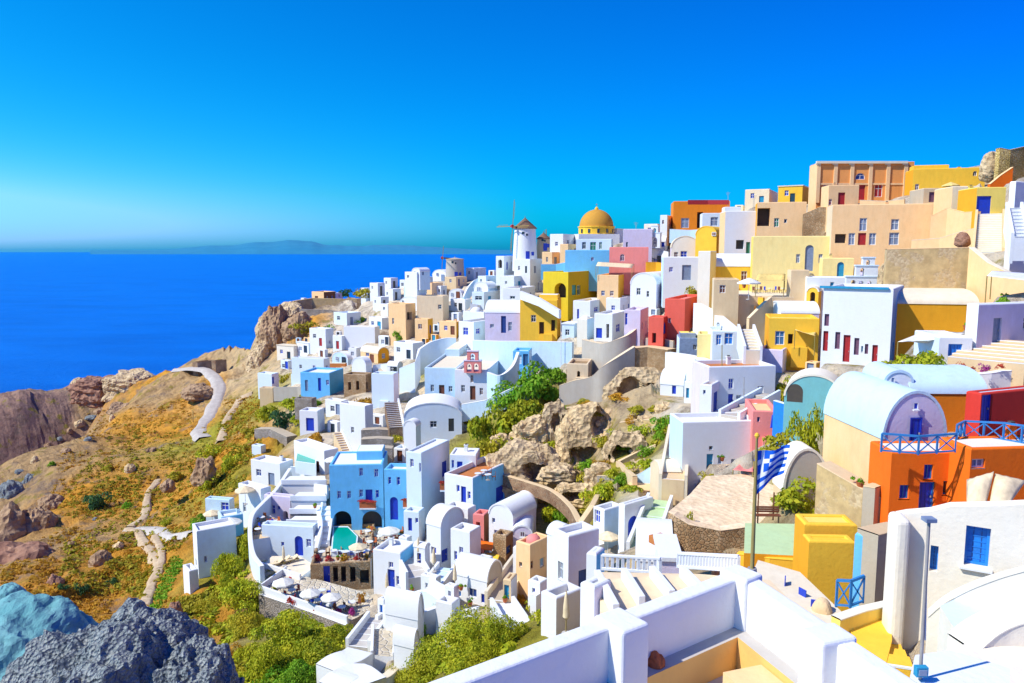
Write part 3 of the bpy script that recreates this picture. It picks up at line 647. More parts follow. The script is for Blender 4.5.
def stairs(label, a, b, width=1.6, k='concrete', sk='white', side=.5, sides=(1, 1), n=None, cat='staircase', group=None):
    """a, b: (px,py,d) of the foot and the head"""
    A, B = ground(*a)[0], ground(*b)[0]; v = B-A; hv = v.copy(); hv[2] = 0; L = np.linalg.norm(hv); t = hv/L; s = np.array([t[1], -t[0], 0]); rise = v[2]
    n = n or max(5, int(abs(rise)/.22)); root = thing('staircase', label, cat, A, group); m = MB(root.location)
    for i in range(n):
        c = A+hv*((i+.5)/n); z = A[2]+rise*(i+1)/n; m.box((c[0], c[1], z-1.2), (L/n*1.02, width, 2.4), k, math.atan2(t[1], t[0]))
        m.box((c[0]-t[0]*L/n*.46, c[1]-t[1]*L/n*.46, z-.02), (.1, width-.02, .06), 'white', math.atan2(t[1], t[0]))
    m.build('steps', root); s0 = s*(width/2+.4)
    FOOT.append(([A+s0, B+s0, B-s0, A-s0], min(A[2], B[2])-.1)); occ_hull([A+s0, B+s0, B-s0, A-s0, B+UPZ, A+UPZ])
    for sg, on in zip((1, -1), sides):
        if not on: continue
        q = MB(root.location); o = s*sg*(width/2+.15); rows = []
        for w0, zz in ((-.14, -2.5), (-.14, side), (.14, side), (.14, -2.5)):
            rows.append([A+o+s*w0+UPZ*(zz+.2), B+o+s*w0+UPZ*(zz+.1)])
        q.grid(rows, sk); q.poly([r[0] for r in rows][::-1], sk); q.poly([r[1] for r in rows], sk); q.build('side_wall', root)
    return root
def ribbon(label, px, w, k, name='path', dz=.18):
    P = [ground(*q)[0] for q in px]; C = catmull(P, 10); n = len(C); m = MB((0, 0, 0)); rows = []
    zc = np.array([float(hgt(c[0], c[1])) for c in C]); zc = np.convolve(np.pad(zc, 3, 'edge'), np.ones(7)/7, 'valid'); L0 = R0 = None
    for i in range(n):
        t = C[min(i+1, n-1)]-C[max(i-1, 0)]; t[2] = 0; t /= np.linalg.norm(t)+1e-9; s = np.array([t[1], -t[0], 0]); ww = w*(1+.1*math.sin(i*.9)+.06*math.sin(i*.43)); row = []
        for o, dd in ((-.9, -.9), (-.5, 0), (-.25, .03), (0, .05), (.25, .03), (.5, 0), (.9, -.9)):
            q = C[i]+s*o*ww; row.append((q[0], q[1], zc[i]+(.3 if C[i][1] > 85 else .14)+dd))
        rows.append(row); L1, R1 = C[i]-s*ww*.6, C[i]+s*ww*.6
        if L0 is not None: FOOT.append(([L0, L1, R1, R0], min(zc[i], zc[i-1])-.02))
        L0, R0 = L1, R1
    m.grid(rows, k); m.smooth = True; return tag(m.build(name), label, None, kind='structure')
# ---- foliage
def leaf_blob(n, size, lumps, seed, k, flat=.75, name='shrub'):
    r = np.random.default_rng(seed); m = MB(); V, A = [], []
    cs = [(r.normal(0, .42, 3)*np.array([1, 1, .45])+np.array([0, 0, .42*flat]), r.uniform(.3, .58)) for _ in range(lumps)]
    cs[0] = (np.array([0, 0, .38*flat]), .62)
    CC = np.array([c for c, _ in cs]); RR_ = np.array([q for _, q in cs]); ix = r.integers(len(cs), size=n); dv = r.normal(size=(n, 3)); dv /= np.linalg.norm(dv, axis=1, keepdims=True); dv[:, 2] = np.abs(dv[:, 2])-.25
    p = CC[ix]+dv*(RR_[ix]*r.uniform(.62, 1.06, n))[:, None]*np.array([1, 1, flat]); ok = p[:, 2] > -.1; p, dv = p[ok], dv[ok]
    return leaf_quads(m, p, dv+r.normal(0, .5, p.shape)+np.array([0, 0, .35]), size*r.uniform(.6, 1.5, len(p)), r, k)
def leaf_quads(m, p, nrm, s, r, k, asp=.55):
    n = len(p); nrm = nrm/np.linalg.norm(nrm, axis=1, keepdims=True); a = np.cross(nrm, r.normal(size=(n, 3))); a /= np.linalg.norm(a, axis=1, keepdims=True)+1e-9; b = np.cross(nrm, a); s = np.asarray(s)[:, None]
    V = np.stack([p-a*s, p+b*s*asp, p+a*s, p-b*s*asp], 1).reshape(-1, 3); m.v = V.tolist(); m.f = [(4*i, 4*i+1, 4*i+2, 4*i+3) for i in range(n)]; m.m = [m.mi(k)]*n; m.attr = r.uniform(0, 1, n)**2; return m
SHRUB = {}
def shrub(label, px, pyb, wpx, hpx, k='leaf', d=None, n=700, size=.085, group=None, name='shrub', cat='shrub', z=None, lumps=9):
    g, d = ground(px, pyb, d)
    if z is not None: g = at_z(px, pyb, z); d = g[1]
    W = wpx*pxm(d)/2; H = hpx*pxm(d); OCC[max(0, int(pyb-hpx)):int(pyb), max(0, int(px-wpx/2)):int(px+wpx/2)] = True
    seed = RNG.integers(5); key = (k, n, size, int(seed), lumps)
    if key not in SHRUB:
        o = leaf_blob(n, size, lumps, int(seed)*13+5, k).build(name); SHRUB[key] = o.data; bpy.data.objects.remove(o)
    o = bpy.data.objects.new(name, SHRUB[key]); COL.objects.link(o); o.location = tuple(g-UPZ*H*.06); o.scale = (W, W, H*1.05); o.rotation_euler.z = float(RNG.uniform(0, 6.28))
    return tag(o, label, cat, group)
def cover(label, polys, n, size, k, name='scrub', h=.6, seed=3):
    """low plants nobody could count, one object; polys = pixel outlines of where they grow"""
    r = np.random.default_rng(seed); X, Y, = [], []
    m = MB(); V, A, SZ = [], [], []
    for poly, share in polys:
        poly = np.array(poly, float); need = int(n*share); got = []
        while len(got) < need:
            c = r.uniform(poly.min(0), poly.max(0), (need*2, 2)); ins = np.zeros(len(c), bool)
            for i in range(len(poly)):
                a, e = poly[i], poly[(i+1) % len(poly)]; cc = ((a[1] > c[:, 1]) != (e[1] > c[:, 1])); xi = (e[0]-a[0])*(c[:, 1]-a[1])/(e[1]-a[1]+1e-9)+a[0]; ins ^= (cc & (c[:, 0] < xi))
            got += list(c[ins])
        got = np.array(got[:need]); dd, R = hit(got[:, 0], got[:, 1]); ok = ~np.isnan(dd); P = R[ok]*dd[ok][:, None]
        msk = fbm(P[:, 0], P[:, 1], .16, 3, seed) > -.12; P = P[msk]
        sc = size*r.uniform(.5, 1.7, len(P)); z = hgt(P[:, 0], P[:, 1])
        n_ = len(P); dv = r.normal(size=(n_, 11, 3)); dv /= np.linalg.norm(dv, axis=2, keepdims=True); dv[..., 2] = np.abs(dv[..., 2])
        q = np.stack([P[:, 0], P[:, 1], z-.1*sc], -1)[:, None]+dv*(sc[:, None]*r.uniform(.55, 1.05, (n_, 11)))[..., None]*np.array([.8, .8, h])
        V.append(q.reshape(-1, 3)); A.append((dv+r.normal(0, .45, dv.shape)).reshape(-1, 3)); SZ.append(np.repeat(sc*.33, 11)*r.uniform(.7, 1.4, n_*11))
    leaf_quads(m, np.concatenate(V), np.concatenate(A), np.concatenate(SZ), r, k, .6)
    return tag(m.build(name), label, None, kind='stuff')
def rockmat(name, c1, c2, sc=.8, bd=.25):
    m, nt, N, L, bs = _nt(name); P = coords(N, L); n = noise(N, sc, 8, .72); L.new(P, n.inputs['Vector'])
    r = ramp(N, [(.32, c1), (.6, c2), (.8, tuple(min(1, x*1.35) for x in c2))]); L.new(n.outputs[0], r.inputs[0]); L.new(r.outputs[0], bs.inputs['Base Color']); bs.inputs['Roughness'].default_value = .95; bs.inputs['Specular IOR Level'].default_value = .15
    v = N.new('ShaderNodeTexVoronoi'); v.inputs['Scale'].default_value = sc*3; L.new(P, v.inputs['Vector'])
    a = N.new('ShaderNodeMath'); a.operation = 'ADD'; L.new(n.outputs[0], a.inputs[0]); L.new(v.outputs['Distance'], a.inputs[1]); bump(N, L, a.outputs[0], bs, 1, bd); return m
LAZY.update(rockgrey=lambda: rockmat('rockgrey', (.15, .19, .21), (.44, .47, .45), 2.6, .3), rockteal=lambda: rockmat('rockteal', (.09, .27, .29), (.2, .42, .42), .5, .2), rockbrown=lambda: rockmat('rockbrown', (.26, .15, .08), (.46, .3, .17), .3, .6),
    rocktan=lambda: rockmat('rocktan', (.4, .27, .13), (.68, .51, .3), .5, .35), rockpale=lambda: rockmat('rockpale', (.46, .31, .15), (.76, .56, .31), .5, .35), rockred=lambda: rockmat('rockred', (.24, .11, .07), (.4, .22, .14), .25, .5), dirtpath=lambda: rockmat('dirtpath', (.42, .29, .16), (.56, .42, .27), .8, .05), roadgrey=lambda: rockmat('roadgrey', (.4, .35, .3), (.52, .46, .4), .6, .04), whitepath=lambda: rockmat('whitepath', (.42, .36, .3), (.54, .49, .43), .8, .05), dirt=lambda: rockmat('dirt', (.7, .5, .3), (.86, .66, .43), .7, .08))
def noise3(P, s, o=4, seed=0):
    x, y, z = P.T*s; return (fbm(x+.37*z, y-.21*z, 1, o, seed)+fbm(y+.31*x, z+.17*x, 1, o, seed+7)+fbm(z-.23*y, x+.4*z, 1, o, seed+13))/1.6
def rock(label, px, pyb, wpx, hpx, k='rockbrown', d=None, dep=1., caves=(), seed=1, rough=.28, sub=5, name='rock', cat='rock', group=None, sink=.25, fs=1.6, ridge=0., block=0):
    import bmesh
    g, d = ground(px, pyb, d); W, H = wpx*pxm(d)/2, hpx*pxm(d); OCC[max(0, int(pyb-hpx)):int(pyb), max(0, int(px-wpx/2)):int(px+wpx/2)] = True
    bm = bmesh.new(); bmesh.ops.create_icosphere(bm, subdivisions=sub, radius=1); P = np.array([v.co[:] for v in bm.verts])
    n = noise3(P+seed*3.1, fs, 6, seed)
    if block: P = np.sign(P)*np.abs(P)**block; n = n+.22*np.sin(P[:, 2]*13+4*noise3(P+seed, 1.3, 3, seed+3))*.6
    if ridge: n = n-ridge*np.abs(noise3(P+seed, fs*2.2, 3, seed+40))+ridge*.3
    R = 1+rough*n; Q = P*R[:, None]; Q[:, 2] = np.where(Q[:, 2] < 0, Q[:, 2]*sink*2, Q[:, 2]); Q = Q*np.array([W, W*dep, H])
    for cx, cy, cw, ch in caves:              # hollows: push the rock back where the caves are
        c = (np.array([(cx-px), 0, (pyb-cy)]))*pxm(d); rx, rz = cw*pxm(d)/2, ch*pxm(d)/2
        e = np.sqrt(((Q[:, 0]-c[0])/rx)**2+((Q[:, 2]-c[2])/rz)**2); e = e+.7*noise3(P+seed+cx, 2.6, 3, 77); f = np.clip((1.15-e)/.35, 0, 1)*(P[:, 1] < .25); Q[:, 1] += f*min(3.2, rx*2.6)
    for v, q in zip(bm.verts, Q): v.co = q
    me = bpy.data.meshes.new(name); bm.to_mesh(me); bm.free(); me.materials.append(mat(k)); o = bpy.data.objects.new(name, me); COL.objects.link(o); o.location = tuple(g)
    return tag(o, label, cat, group)
# ================================================================== the far tip and the mill ridge
H = house
G_TIP = 'small houses on the far tip'
garden_wall('long buff stone bastion wall on the cliff edge at the far tip', [(293,301,258),(312,298,262),(345,299,262),(373,298,262)], 7, 1.5, 'tanrubble')
garden_wall('lower grey stone bastion wall stepping down the far tip cliff', [(300,309,252),(330,310,250),(346,313,246)], 6, 1.2, 'greyrubble')
H('small peach house on top of the bastion at the cliff edge', 312,324,336,292,302,35,6,'peach',d=266,ops=[(315,296,318,301,'dN')],m2='brown')
H('tiny white block at the outer end of the bastion', 301,304,307,298,304,35,4,'white',d=264)
H('white house behind the bastion with grey side', 331,336,343,293,300,35,5,'white',d=270,m2='lilac')
for a in [(361,366,371,288,298,'low white cube with dark window left of the upper tip cluster'),(370,378,385,283,296,'white block house with two dark doors in the upper tip cluster'),(384,391,398,278,288,'white house highest and rightmost of the upper tip cluster'),(373,381,389,297,309,'pale cube below the upper tip cluster with a dark doorway'),(385,393,401,289,300,'white cube below the highest tip house')]:
    xl,xc,xr,t,b,lab=a
    H(lab,xl,xc,xr,t,b,38,5,'white',group=G_TIP,m2='bluewhite',ops=[(xl+1.5,t+3,xl+3,t+6,'wD'),(xc+2,t+3,xc+4.5,b,'dD')])
H('blue tinted low house on the tip below the bastion', 334,347,361,313,325,38,7,'bluewhite',ops=[(337,316,340,320,'wD'),(350,317,353,325,'dS')])
garden_wall('brown ruined wall right of the bastion', [(357,299,252),(366,297,252),(374,298,250)], 5, .8, 'darkrubble')
H('white walled house with a sunken yellow roof terrace', 344,375,380,327,343,14,9,'white',rm='gold',par=.9,d=205)
H('white cubic house left of the yellow roof terrace', 310,326,334,329,348,30,7,'white',m2='bluewhite',ops=[(313,334,316,338,'wD'),(319,338,322,346,'dR')])
H('small white house with a dark red door beside the cubic house', 333,342,347,336,350,30,6,'white',ops=[(336,341,339,349,'dR')],m2='bluewhite')
H('tall beige stone house with no windows above the tip cluster', 389,397,405,303,328,30,6,'beige',m2='tan')
H('white low house with a brown roof rim on the cliff edge', 292,324,330,359,374,20,6,'bluewhite',rm='terracotta')
garden_wall('red brown earth wall along the cliff edge terrace', [(297,357,205),(312,358,202),(330,363,196),(346,363,195)], 3, 1., 'terracotta', 'roofcream')
H('small pale blue house alone on the cliff brink', 258,272,279,374,385,25,5,'bluewhite',m2='lilac',ops=[(271,377,274,384,'dB')],d=192)
H('blue walled house with white roof beside the dark round cistern', 301,330,344,373,395,12,7,'skyblue',m2='teal',rm='white',ops=[(305,380,308,391,'dS'),(318,378,321,391,'dB'),(326,380,329,385,'wB')])
H('white vault roofed house in front of the brown stone house', 352,366,372,358,374,30,8,'white','vf',m2='bluewhite')
H('brown rubble house with three dark doorways', 344,366,373,375,392,14,6,'rubble',rm='concrete',ops=[(348,382,351,390,'oH'),(356,381,359,390,'oH'),(365.5,382,368,389,'oH')])
H('plain grey white house with a broad blank wall', 372,394,399,374,403,10,7,'bluewhite',m2='lilac',rm='white')
H('square tan dovecote tower with a white cap at the garden edge', 260,273,277,388,402,10,4,'tan',rm='white',m2='beige')
garden_wall('long grey garden wall right of the dovecote tower', [(274,387,178),(298,387,176),(322,388,172)], 3.4, .5, 'greyplaster')
H('square roofless grey stone house among the green bushes', 295,312,317,399,414,12,6,'greyrubble',rm='concrete')
H('white house with one bright blue door above the cafe terrace', 300,318,325,411,432,10,6,'white',m2='paleblue',rm='white',ops=[(306,418,314,431,'dB')])
garden_wall('double grey terrace wall with a flat top on the left slope', [(258,428,158),(275,428,156),(292,436,150)], 3.5, 2.2, 'greyrubble','concrete')
H('little ruined white hut on the scrub below the terrace wall', 252,261,266,446,453,25,3,'bluewhite',rm='concrete')
for i,a in enumerate([(400,420,428,297,310,'white'),(404,412,418,287,297,'paleblue'),(405,417,426,272,282,'white'),(418,425,433,277,290,'bluewhite'),(436,441,447,286,296,'white'),(381,388,394,304,316,'white'),(412,420,430,268,275,'white'),(466,474,486,268,280,'white'),(478,486,497,276,291,'bluewhite')]):
    xl,xc,xr,t,b,m=a
    lab=['white terrace house under the crenellated tan house','pale blue cube on the left shoulder of the ridge','white house with a flat roof left of the small grey mill','blue white house below the left ridge shoulder','small white cube in front of the grey mill','white cube beside the tall beige house','low white house on the skyline left of the grey mill','white cube between the two windmills on the skyline','blue white house right below the mills terrace'][i]
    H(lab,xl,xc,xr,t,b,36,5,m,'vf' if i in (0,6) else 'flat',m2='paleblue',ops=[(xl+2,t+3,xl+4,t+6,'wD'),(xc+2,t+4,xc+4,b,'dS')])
H('tan house with two little turrets on the ridge', 422,432,443,283,300,35,6,'peach',m2='beige',ops=[(425,290,427,294,'wD')])
H('tan block house under the grey windmill', 445,456,467,277,286,30,6,'tan',m2='beige',d=226)
H('white terrace building with a dark arch at the mill foot', 496,504,515,256,270,25,7,'white',m2='bluewhite',ops=[(498,259.5,502,268,'oHa')],d=196)
H('white stepped house directly under the big windmill', 514,530,543,259,277,25,7,'white',m2='bluewhite',ops=[(518,266,520,270,'wD'),(534,266,536,273,'dS'),(525,266,527,273,'dD')],d=188)
H('white house right of the stepped mill house', 500,514,528,276,293,25,7,'white',m2='paleblue',ops=[(505,281,507,284,'wD'),(518,281,522,292,'dT')])
garden_wall('curved pale blue parapet wall climbing to the mills', [(463,297,205),(468,287,206),(476,279,207),(490,275,206)], 3.5, .6, 'paleblue','white',sm=True)
H('low white vaulted house inside the curved parapet', 474,488,497,282,294,30,7,'white','vf',m2='paleblue',ops=[(477,287,481,292,'wS')])
H('round cornered white house with wide dark opening', 472,484,500,292,304,20,6,'bluewhite',m2='white',rm='white',ops=[(475,296,482,300,'wD'),(488,296,491,303,'dT')])
H('white house above the lilac vault house', 503,520,535,288,303,20,7,'white',m2='bluewhite',ops=[(510,296,515,299,'wD')])
H('white house with a peach balcony right of the mill', 542,552,560,252,266,25,6,'peach',m2='peach',rm='white',ops=[(546,257,548,262,'wD'),(554,257,557,264,'dS')],d=183)
# windmills
def windmill(label, px, pyb, r, hh, roofh, d, body, cap, sails, arm, axis, lean=.86):
    g=pt(px,pyb,d); t=thing('windmill',label,'windmill',g); m=MB(g)
    m.lathe(g-UPZ*3,[(r*1.04,0),(r*1.02,3),(r*lean,3+hh),(r*lean*.9,3+hh)],body,28); m.build('tower',t,smooth=True).modifiers.new('e','EDGE_SPLIT')
    if roofh:
        m=MB(g); m.lathe(g+UPZ*hh,[(r*.98,-.15),(r*.98,.05),(r*.52,roofh*.5),(.12,roofh),(.02,roofh+.5)],cap,28); m.build('cap_roof',t)
    for (ux,uz,w,h,k,nm) in [(-.2,hh*.8,.6,.7,'dark','window'),(.15,hh*.75,.5,.6,'dark','window'),(.2,.05,1.,2.,'blue','door'),(.62,.9,.8,1.,'blue','window')]:
        a=math.asin(ux); rr=r*(1.02-(1.02-lean)*(uz/hh)); c=g+np.array([rr*math.sin(a),-rr*math.cos(a),uz+h/2]); X=np.array([math.cos(a),math.sin(a),0]); Y=np.array([math.sin(a),-math.cos(a),0])
        m=MB(g); m.box(c-Y*.02,(w,.14,h),k,axes=(X,Y,UPZ)); m.box(c+UPZ*h*.5,(w+.2,.2,.1),body,axes=(X,Y,UPZ)); m.build(nm,t)
    ax=np.array([math.sin(axis),math.cos(axis),.08]); ax/=np.linalg.norm(ax); hub=g+UPZ*(hh+.1)+ax*r*1.3; m=MB(g); m.tube(g+UPZ*(hh+.1)-ax*.3,hub+ax*.4,.22,.2,'darkwood'); m.build('axle',t)
    s=np.cross(ax,UPZ); s/=np.linalg.norm(s); u=np.cross(s,ax)
    for i in range(sails):
        a=2*math.pi*i/sails+.0; v=s*math.cos(a)+u*math.sin(a); q=-s*math.sin(a)+u*math.cos(a); m=MB(g); m.bar(hub,hub+v*arm,.16,'polewood',.16)
        for k in range(3,10): m.bar(hub+v*arm*k/10-q*.05,hub+v*arm*k/10+q*.42,.06,'polewood')
        m.bar(hub+v*arm*.3+q*.4,hub+v*arm*.9+q*.4,.06,'polewood'); m.build('sail_arm',t)
    m=MB(g); m.tube(hub-ax*.1,hub+ax*.5,.45,.35,'redpaint',12); m.build('hub',t)
    return t
windmill('big white windmill with a dark cone roof and bare sails', 525,259,3.1,7.8,2.6,196,'white','thatch',4,6.6,math.radians(-128))
windmill('small grey capless windmill left of the big one', 455,278,2.9,5.8,.5,236,'greyplaster','concrete',4,3.6,math.radians(-100),.92)
windmill('third little brown windmill half hidden behind the big one', 543.5,251,1.9,3.2,1.5,200,'tan','thatch',4,2.2,math.radians(20))
# ---- church and ridge centre
def dome_church():
    g=pt(597,240,190); t=thing('church','domed church with a mustard yellow cupola on the ridge','church',g); s=190/F; R=17.5*s; zb=pt(597,234,190)[2]; zd=pt(597,226,190)[2]; zt=pt(597,208.5,190)[2]
    m=MB(g); m.box((g[0],g[1]+R,(zb+g[2])/2-1.5),(R*2.35,R*2.2,zb-g[2]+3),'white',.1); m.build('nave',t)
    c=np.array([g[0]+.3,g[1]+R*1.0,0]); m=MB(g); m.lathe(c,[(R*1.03,zb-.3),(R*1.03,zd-.3),(R*1.08,zd-.2),(R*1.08,zd),(R*.95,zd+.05)],'gold',16); m.build('drum',t)
    m=MB(g); m.lathe(c,[(R*.98*math.cos(a),zd+(zt-zd)*math.sin(a)) for a in np.linspace(0,math.pi/2,12)],'domeochre',28)
    for i in range(0):
        a=i*math.pi/4; pts=[c+np.array([R*.995*math.cos(e)*math.cos(a),R*.995*math.cos(e)*math.sin(a),zd+(zt-zd)*1.01*math.sin(e)]) for e in np.linspace(0,1.45,7)]
        for p,q in zip(pts[:-1],pts[1:]): m.bar(p,q,.18,'gold',.12)
    m.build('dome',t,smooth=True).modifiers.new('e','EDGE_SPLIT')
    m=MB(g); m.lathe((c[0],c[1],0),[(.5,zt-.1),(.45,zt+.3),(.1,zt+.7)],'gold',10); m.bar(c+UPZ*(zt+.6),c+UPZ*(zt+1.5),.09,'metal'); m.bar(c+UPZ*(zt+1.2)-np.array([.3,0,0]),c+UPZ*(zt+1.2)+np.array([.3,0,0]),.09,'metal'); m.build('lantern',t)
    for i in range(5):
        a=math.radians(-150+i*30); m=MB(g); p=c+np.array([R*1.03*math.cos(a),R*1.03*math.sin(a),(zb+zd)/2-.2]); m.box(p,(.15,.6,1.0),'dark',a); m.build('window',t)
dome_church()
def arch_bell(label,xl,xr,yt,yb,yaw,d,tiers,k='white',th=.7,cap='bluewhite',cat='bell tower'):
    """free standing bell wall: tiers = (x0,x1,ytop,ybase,[arch px rects])"""
    g=pt((xl+xr)/2,yb,d); t=thing('bell_tower',label,cat,g); ya=math.radians(yaw); U=np.array([math.cos(ya),-math.sin(ya),0]); Nn=np.array([-math.sin(ya),-math.cos(ya),0])
    for x0,x1,y0,y1,ar in tiers:
        a,b=on_plane(x0,(y0+y1)/2,g,Nn),on_plane(x1,(y0+y1)/2,g,Nn); zt,zb=on_plane((x0+x1)/2,y0,g,Nn)[2],on_plane((x0+x1)/2,y1,g,Nn)[2]; L=float((b-a)@U); hs=[]
        for q in ar:
            p,r=on_plane(q[0],q[3],g,Nn),on_plane(q[2],q[3],g,Nn); hs.append((max(.1,float((p-a)@U)),min(L-.1,float((r-a)@U)),max(zb+.05,p[2]),min(zt-.15,on_plane(q[0],q[1],g,Nn)[2]),th,True))
        m=MB(g); A=a.copy(); A[2]=0; facewall(m,A,U,Nn,L,zb,zt,hs,k); facewall(m,A+U*L-Nn*th,-U,-Nn,L,zb,zt,[(L-h[1],L-h[0],h[2],h[3],.01,True) for h in hs],k)
        B=A+U*L
        for P,Q in ((A,A-Nn*th),(B-Nn*th,B)): m.poly([Q+UPZ*zb,P+UPZ*zb,P+UPZ*zt,Q+UPZ*zt],k)
        m.box((A+B)/2-Nn*th/2+UPZ*(zt+.05),(L+.16,th+.16,.16),cap,axes=(U,-Nn,UPZ)); m.build('arch_tier',t)
        for h in hs:
            q=MB(g); c=A+U*(h[0]+h[1])/2-Nn*th/2+UPZ*(h[3]-.25); w=(h[1]-h[0])*.28; q.lathe(c,[(w*.25,0),(w*.5,-w*.4),(w*.7,-w*1.1),(w,-w*1.5)],'metal',10); q.build('bell',t)
    return t
arch_bell('white bell wall with steps in front of the church', 647,661,226,247,30,172,[(648,660,233,248,[(651,237,657,247)]),(651,658,226,233,[(653,228,656,233)])],th=1.)
# ================================================================== ridge right of the church, and the slope under it
H('white gabled house left of the domed church', 550,563,577,234,250,25,7,'white',m2='bluewhite',ops=[(567,240,569,244,'wD')],d=187)
H('peach block in front of the white gabled house', 560,568,578,244,257,25,5,'peach',m2='peach',d=181)
H('pale house with green shutters under the yellow dome', 576,592,611,239,254,12,6,'bluewhite',m2='paleblue',ops=[(582,242,586,249,'wD'),(590,242,596,251,'wV'),(599,242,602,249,'wV')],d=180)
H('wide sky blue house wall with one small round window', 565,606,609,250,273,8,7,'skyblue',m2='lilac',rm='white',ops=[(591,257,594,261,'wBa')],d=168)  # white wall whose blue shade is put into the colour
garden_wall('blue retaining wall left of the sky blue house', [(541,264,170),(556,264,170),(567,262,169)], 3.5, .5, 'skyblue','white')
H('white topped lilac house beside the bell wall', 623,647,652,229,249,8,7,'lilac',m2='white',rm='white',ops=[(626,242,628,247,'wD')],d=172)
H('rose pink cube house with one dark window', 609,637,648,247,275,10,7,'pink',m2='ochre',rm='concrete',ops=[(620,254,624.5,261,'wPa')],d=156)
garden_wall('ochre yellow wall right of the pink cube', [(646,262,154),(656,262,154),(664,263,153)], 4, .5, 'ochre')
H('olive green house with an arched doorway', 543,568,597.5,272,302,28,8,'oliveyellow',m2='olive',rm='roofcream',ops=[(554.5,283,566,298,'oGa'),(572,285,576,295,'dT'),(577,285,580.5,295,'wG')],d=158)  # right face is the shaded tone, put into its olive colour
H('peach wall house under the brown roof terrace', 597,618,634,275,301,18,6,'peach',m2='gold',rm='terracotta',ops=[],d=150)
H('white twin vault house with small square windows', 630,656,686,273,304,30,9,'white','vf',m2='lilac',ops=[(636.5,288,640.5,295,'wD'),(646.5,291,649,297,'wD'),(663,279,666,286,'wP'),(666.5,288,683,296,'wB')],d=142)  # lilac right side has its shade put into the plaster
H('large rust orange house with a dark red roof rail on the skyline', 673,716,729,201,229,8,9,'brownorange',m2='brownorange',rm='terracotta',ops=[(681,218,689,228,'wS'),(697,212,703,228,'oH')],d=176)
garden_wall('dark red roof balustrade along the rust orange house', [(688,200,174),(708,200,174),(729,200,172)], 1., .3, 'redpaint',cat='balustrade')
H('small white house left of the rust orange house', 660,667,674,215,228,25,5,'white',m2='peach',d=176,ops=[(662,220,664,224,'wN')])
H('blue white house with a grey window right of the rust house', 702,722,727,213,232,8,5,'bluewhite',m2='white',ops=[(710.5,217,718,226,'wS')],d=163)
garden_wall('pale blue terrace wall below the rust orange house', [(670,229,168),(690,230,166),(705,229,164)], 3., .5, 'paleblue','white')
H('cream gable house with two blue windows', 671,694,699,236,260,10,7,'warmwhite',m2='lilac',ops=[(674,252,678,259,'wN'),(680.5,251,687,259,'wB')],d=152,roof='vf')
H('white house with a tall slate door and blue rail', 663,697,702,257,286,8,7,'white',m2='paleblue',ops=[(682,265,691,280,'dS'),(669,267,673,272,'wB')],d=138)
H('bright ochre vaulted house beside the white steps', 695,716,729,226,256,30,7,'gold','vf',m2='ochre',rm='gold',d=146,ops=[(712,232,717,236,'wN')])
H('cream terrace house below the ochre vault', 697,708,721,255,300,30,7,'warmwhite',m2='tan',d=128,ops=[(704,273,706,277,'wD'),(711,270,714,281,'dN')])
H('white stepped house with a shaded loggia left of the tan manor', 724,752,756,211,256,6,6,'white',m2='peach',rm='white',ops=[(736,240,744,249,'oH'),(746,242,750,254,'dV')],d=138)
H('tan manor with a green shuttered window and bare side wall', 756,794,805,202,240,14,5,'peach',m2='ochre',rm='beige',ops=[(774,218,779,227,'wV'),(784,219,787,223,'wD'),(757,208,770,226,'oH')],d=134)
H('long pale yellow house front with an arched blue door', 752,848,851,236,277,13,4,'paleyellow',m2='yellow',rm='roofcream',ops=[(805,245,813.5,271,'dSa'),(796,254,800,263,'wS'),(818.5,254,822.5,263,'wS')],d=116)
H('peach two storey house with grey shutters under the orange mansion', 830,912,938,204,262,14,5,'peach',m2='beige',rm='peach',ops=[(859.5,218,867,231,'wS'),(848.5,233,855,245,'wS'),(858,233,866,245,'dR'),(869,233,876,245,'wS'),(891,219,899,230,'wS'),(889,232.5,899,245,'wS'),(835,234,846,243,'oH'),(843,262,846,275,'dS')],d=112)
def mansion():
    d=134; r=H('orange neoclassical mansion with cream pilasters on the skyline', 816,907,912,162,203,6,5,'mansionorange',m2='peach',rm='roofcream',fd=5,d=d,ops=[(855.5,183,865,200,'dR'),(823,185,830,197,'wP'),(874.5,183,882.5,197,'wR'),(838,192,845,207,'dR'),(828,199,832,205,'wR'),(855.5,173,865,179.5,'wKa')],par=.3)
    loc=np.array(r.location); ya=math.radians(6); U=np.array([math.cos(ya),-math.sin(ya),0]); Nn=np.array([-math.sin(ya),-math.cos(ya),0])
    for x in (818,835,851.5,870,887.5,905):
        p,q=on_plane(x,164,loc,Nn),on_plane(x,203,loc,Nn); m=MB(loc); m.box((p+q)/2+Nn*.1,(.62,.24,p[2]-q[2]),'peach',axes=(U,Nn,UPZ)); m.box(p+Nn*.14,(.85,.34,.3),'roofcream',axes=(U,Nn,UPZ)); m.build('pilaster',r,bevel=.02)
    a,b=on_plane(816,162.5,loc,Nn),on_plane(907,162.5,loc,Nn); m=MB(loc); m.bar(a+Nn*.2,b+Nn*.2,.5,'roofcream',.4); m.build('cornice',r)
    a,b=on_plane(818,184,loc,Nn),on_plane(906,184,loc,Nn); m=MB(loc); m.bar(a+Nn*.06,b+Nn*.06,.1,'peach',.3); m.build('string_course',r)
mansion()
H('small peach porch house with a red door before the mansion', 828,854,858,185,208,5,4,'peach',m2='peach',rm='beige',ops=[(838,192.5,845,207,'dR'),(828.8,199,832,205,'wR')],d=128,roof='flat')
garden_wall('curved rubble retaining wall below the orange mansion', [(803,214,131),(820,207,130),(845,207,128),(862,205,126)], 7.0, .8, 'rubble','peach')
garden_wall('long peach terrace wall under the mansion yard', [(860,200,126),(885,201,124),(905,199,122)], 3.2, .5, 'peach','roofcream')
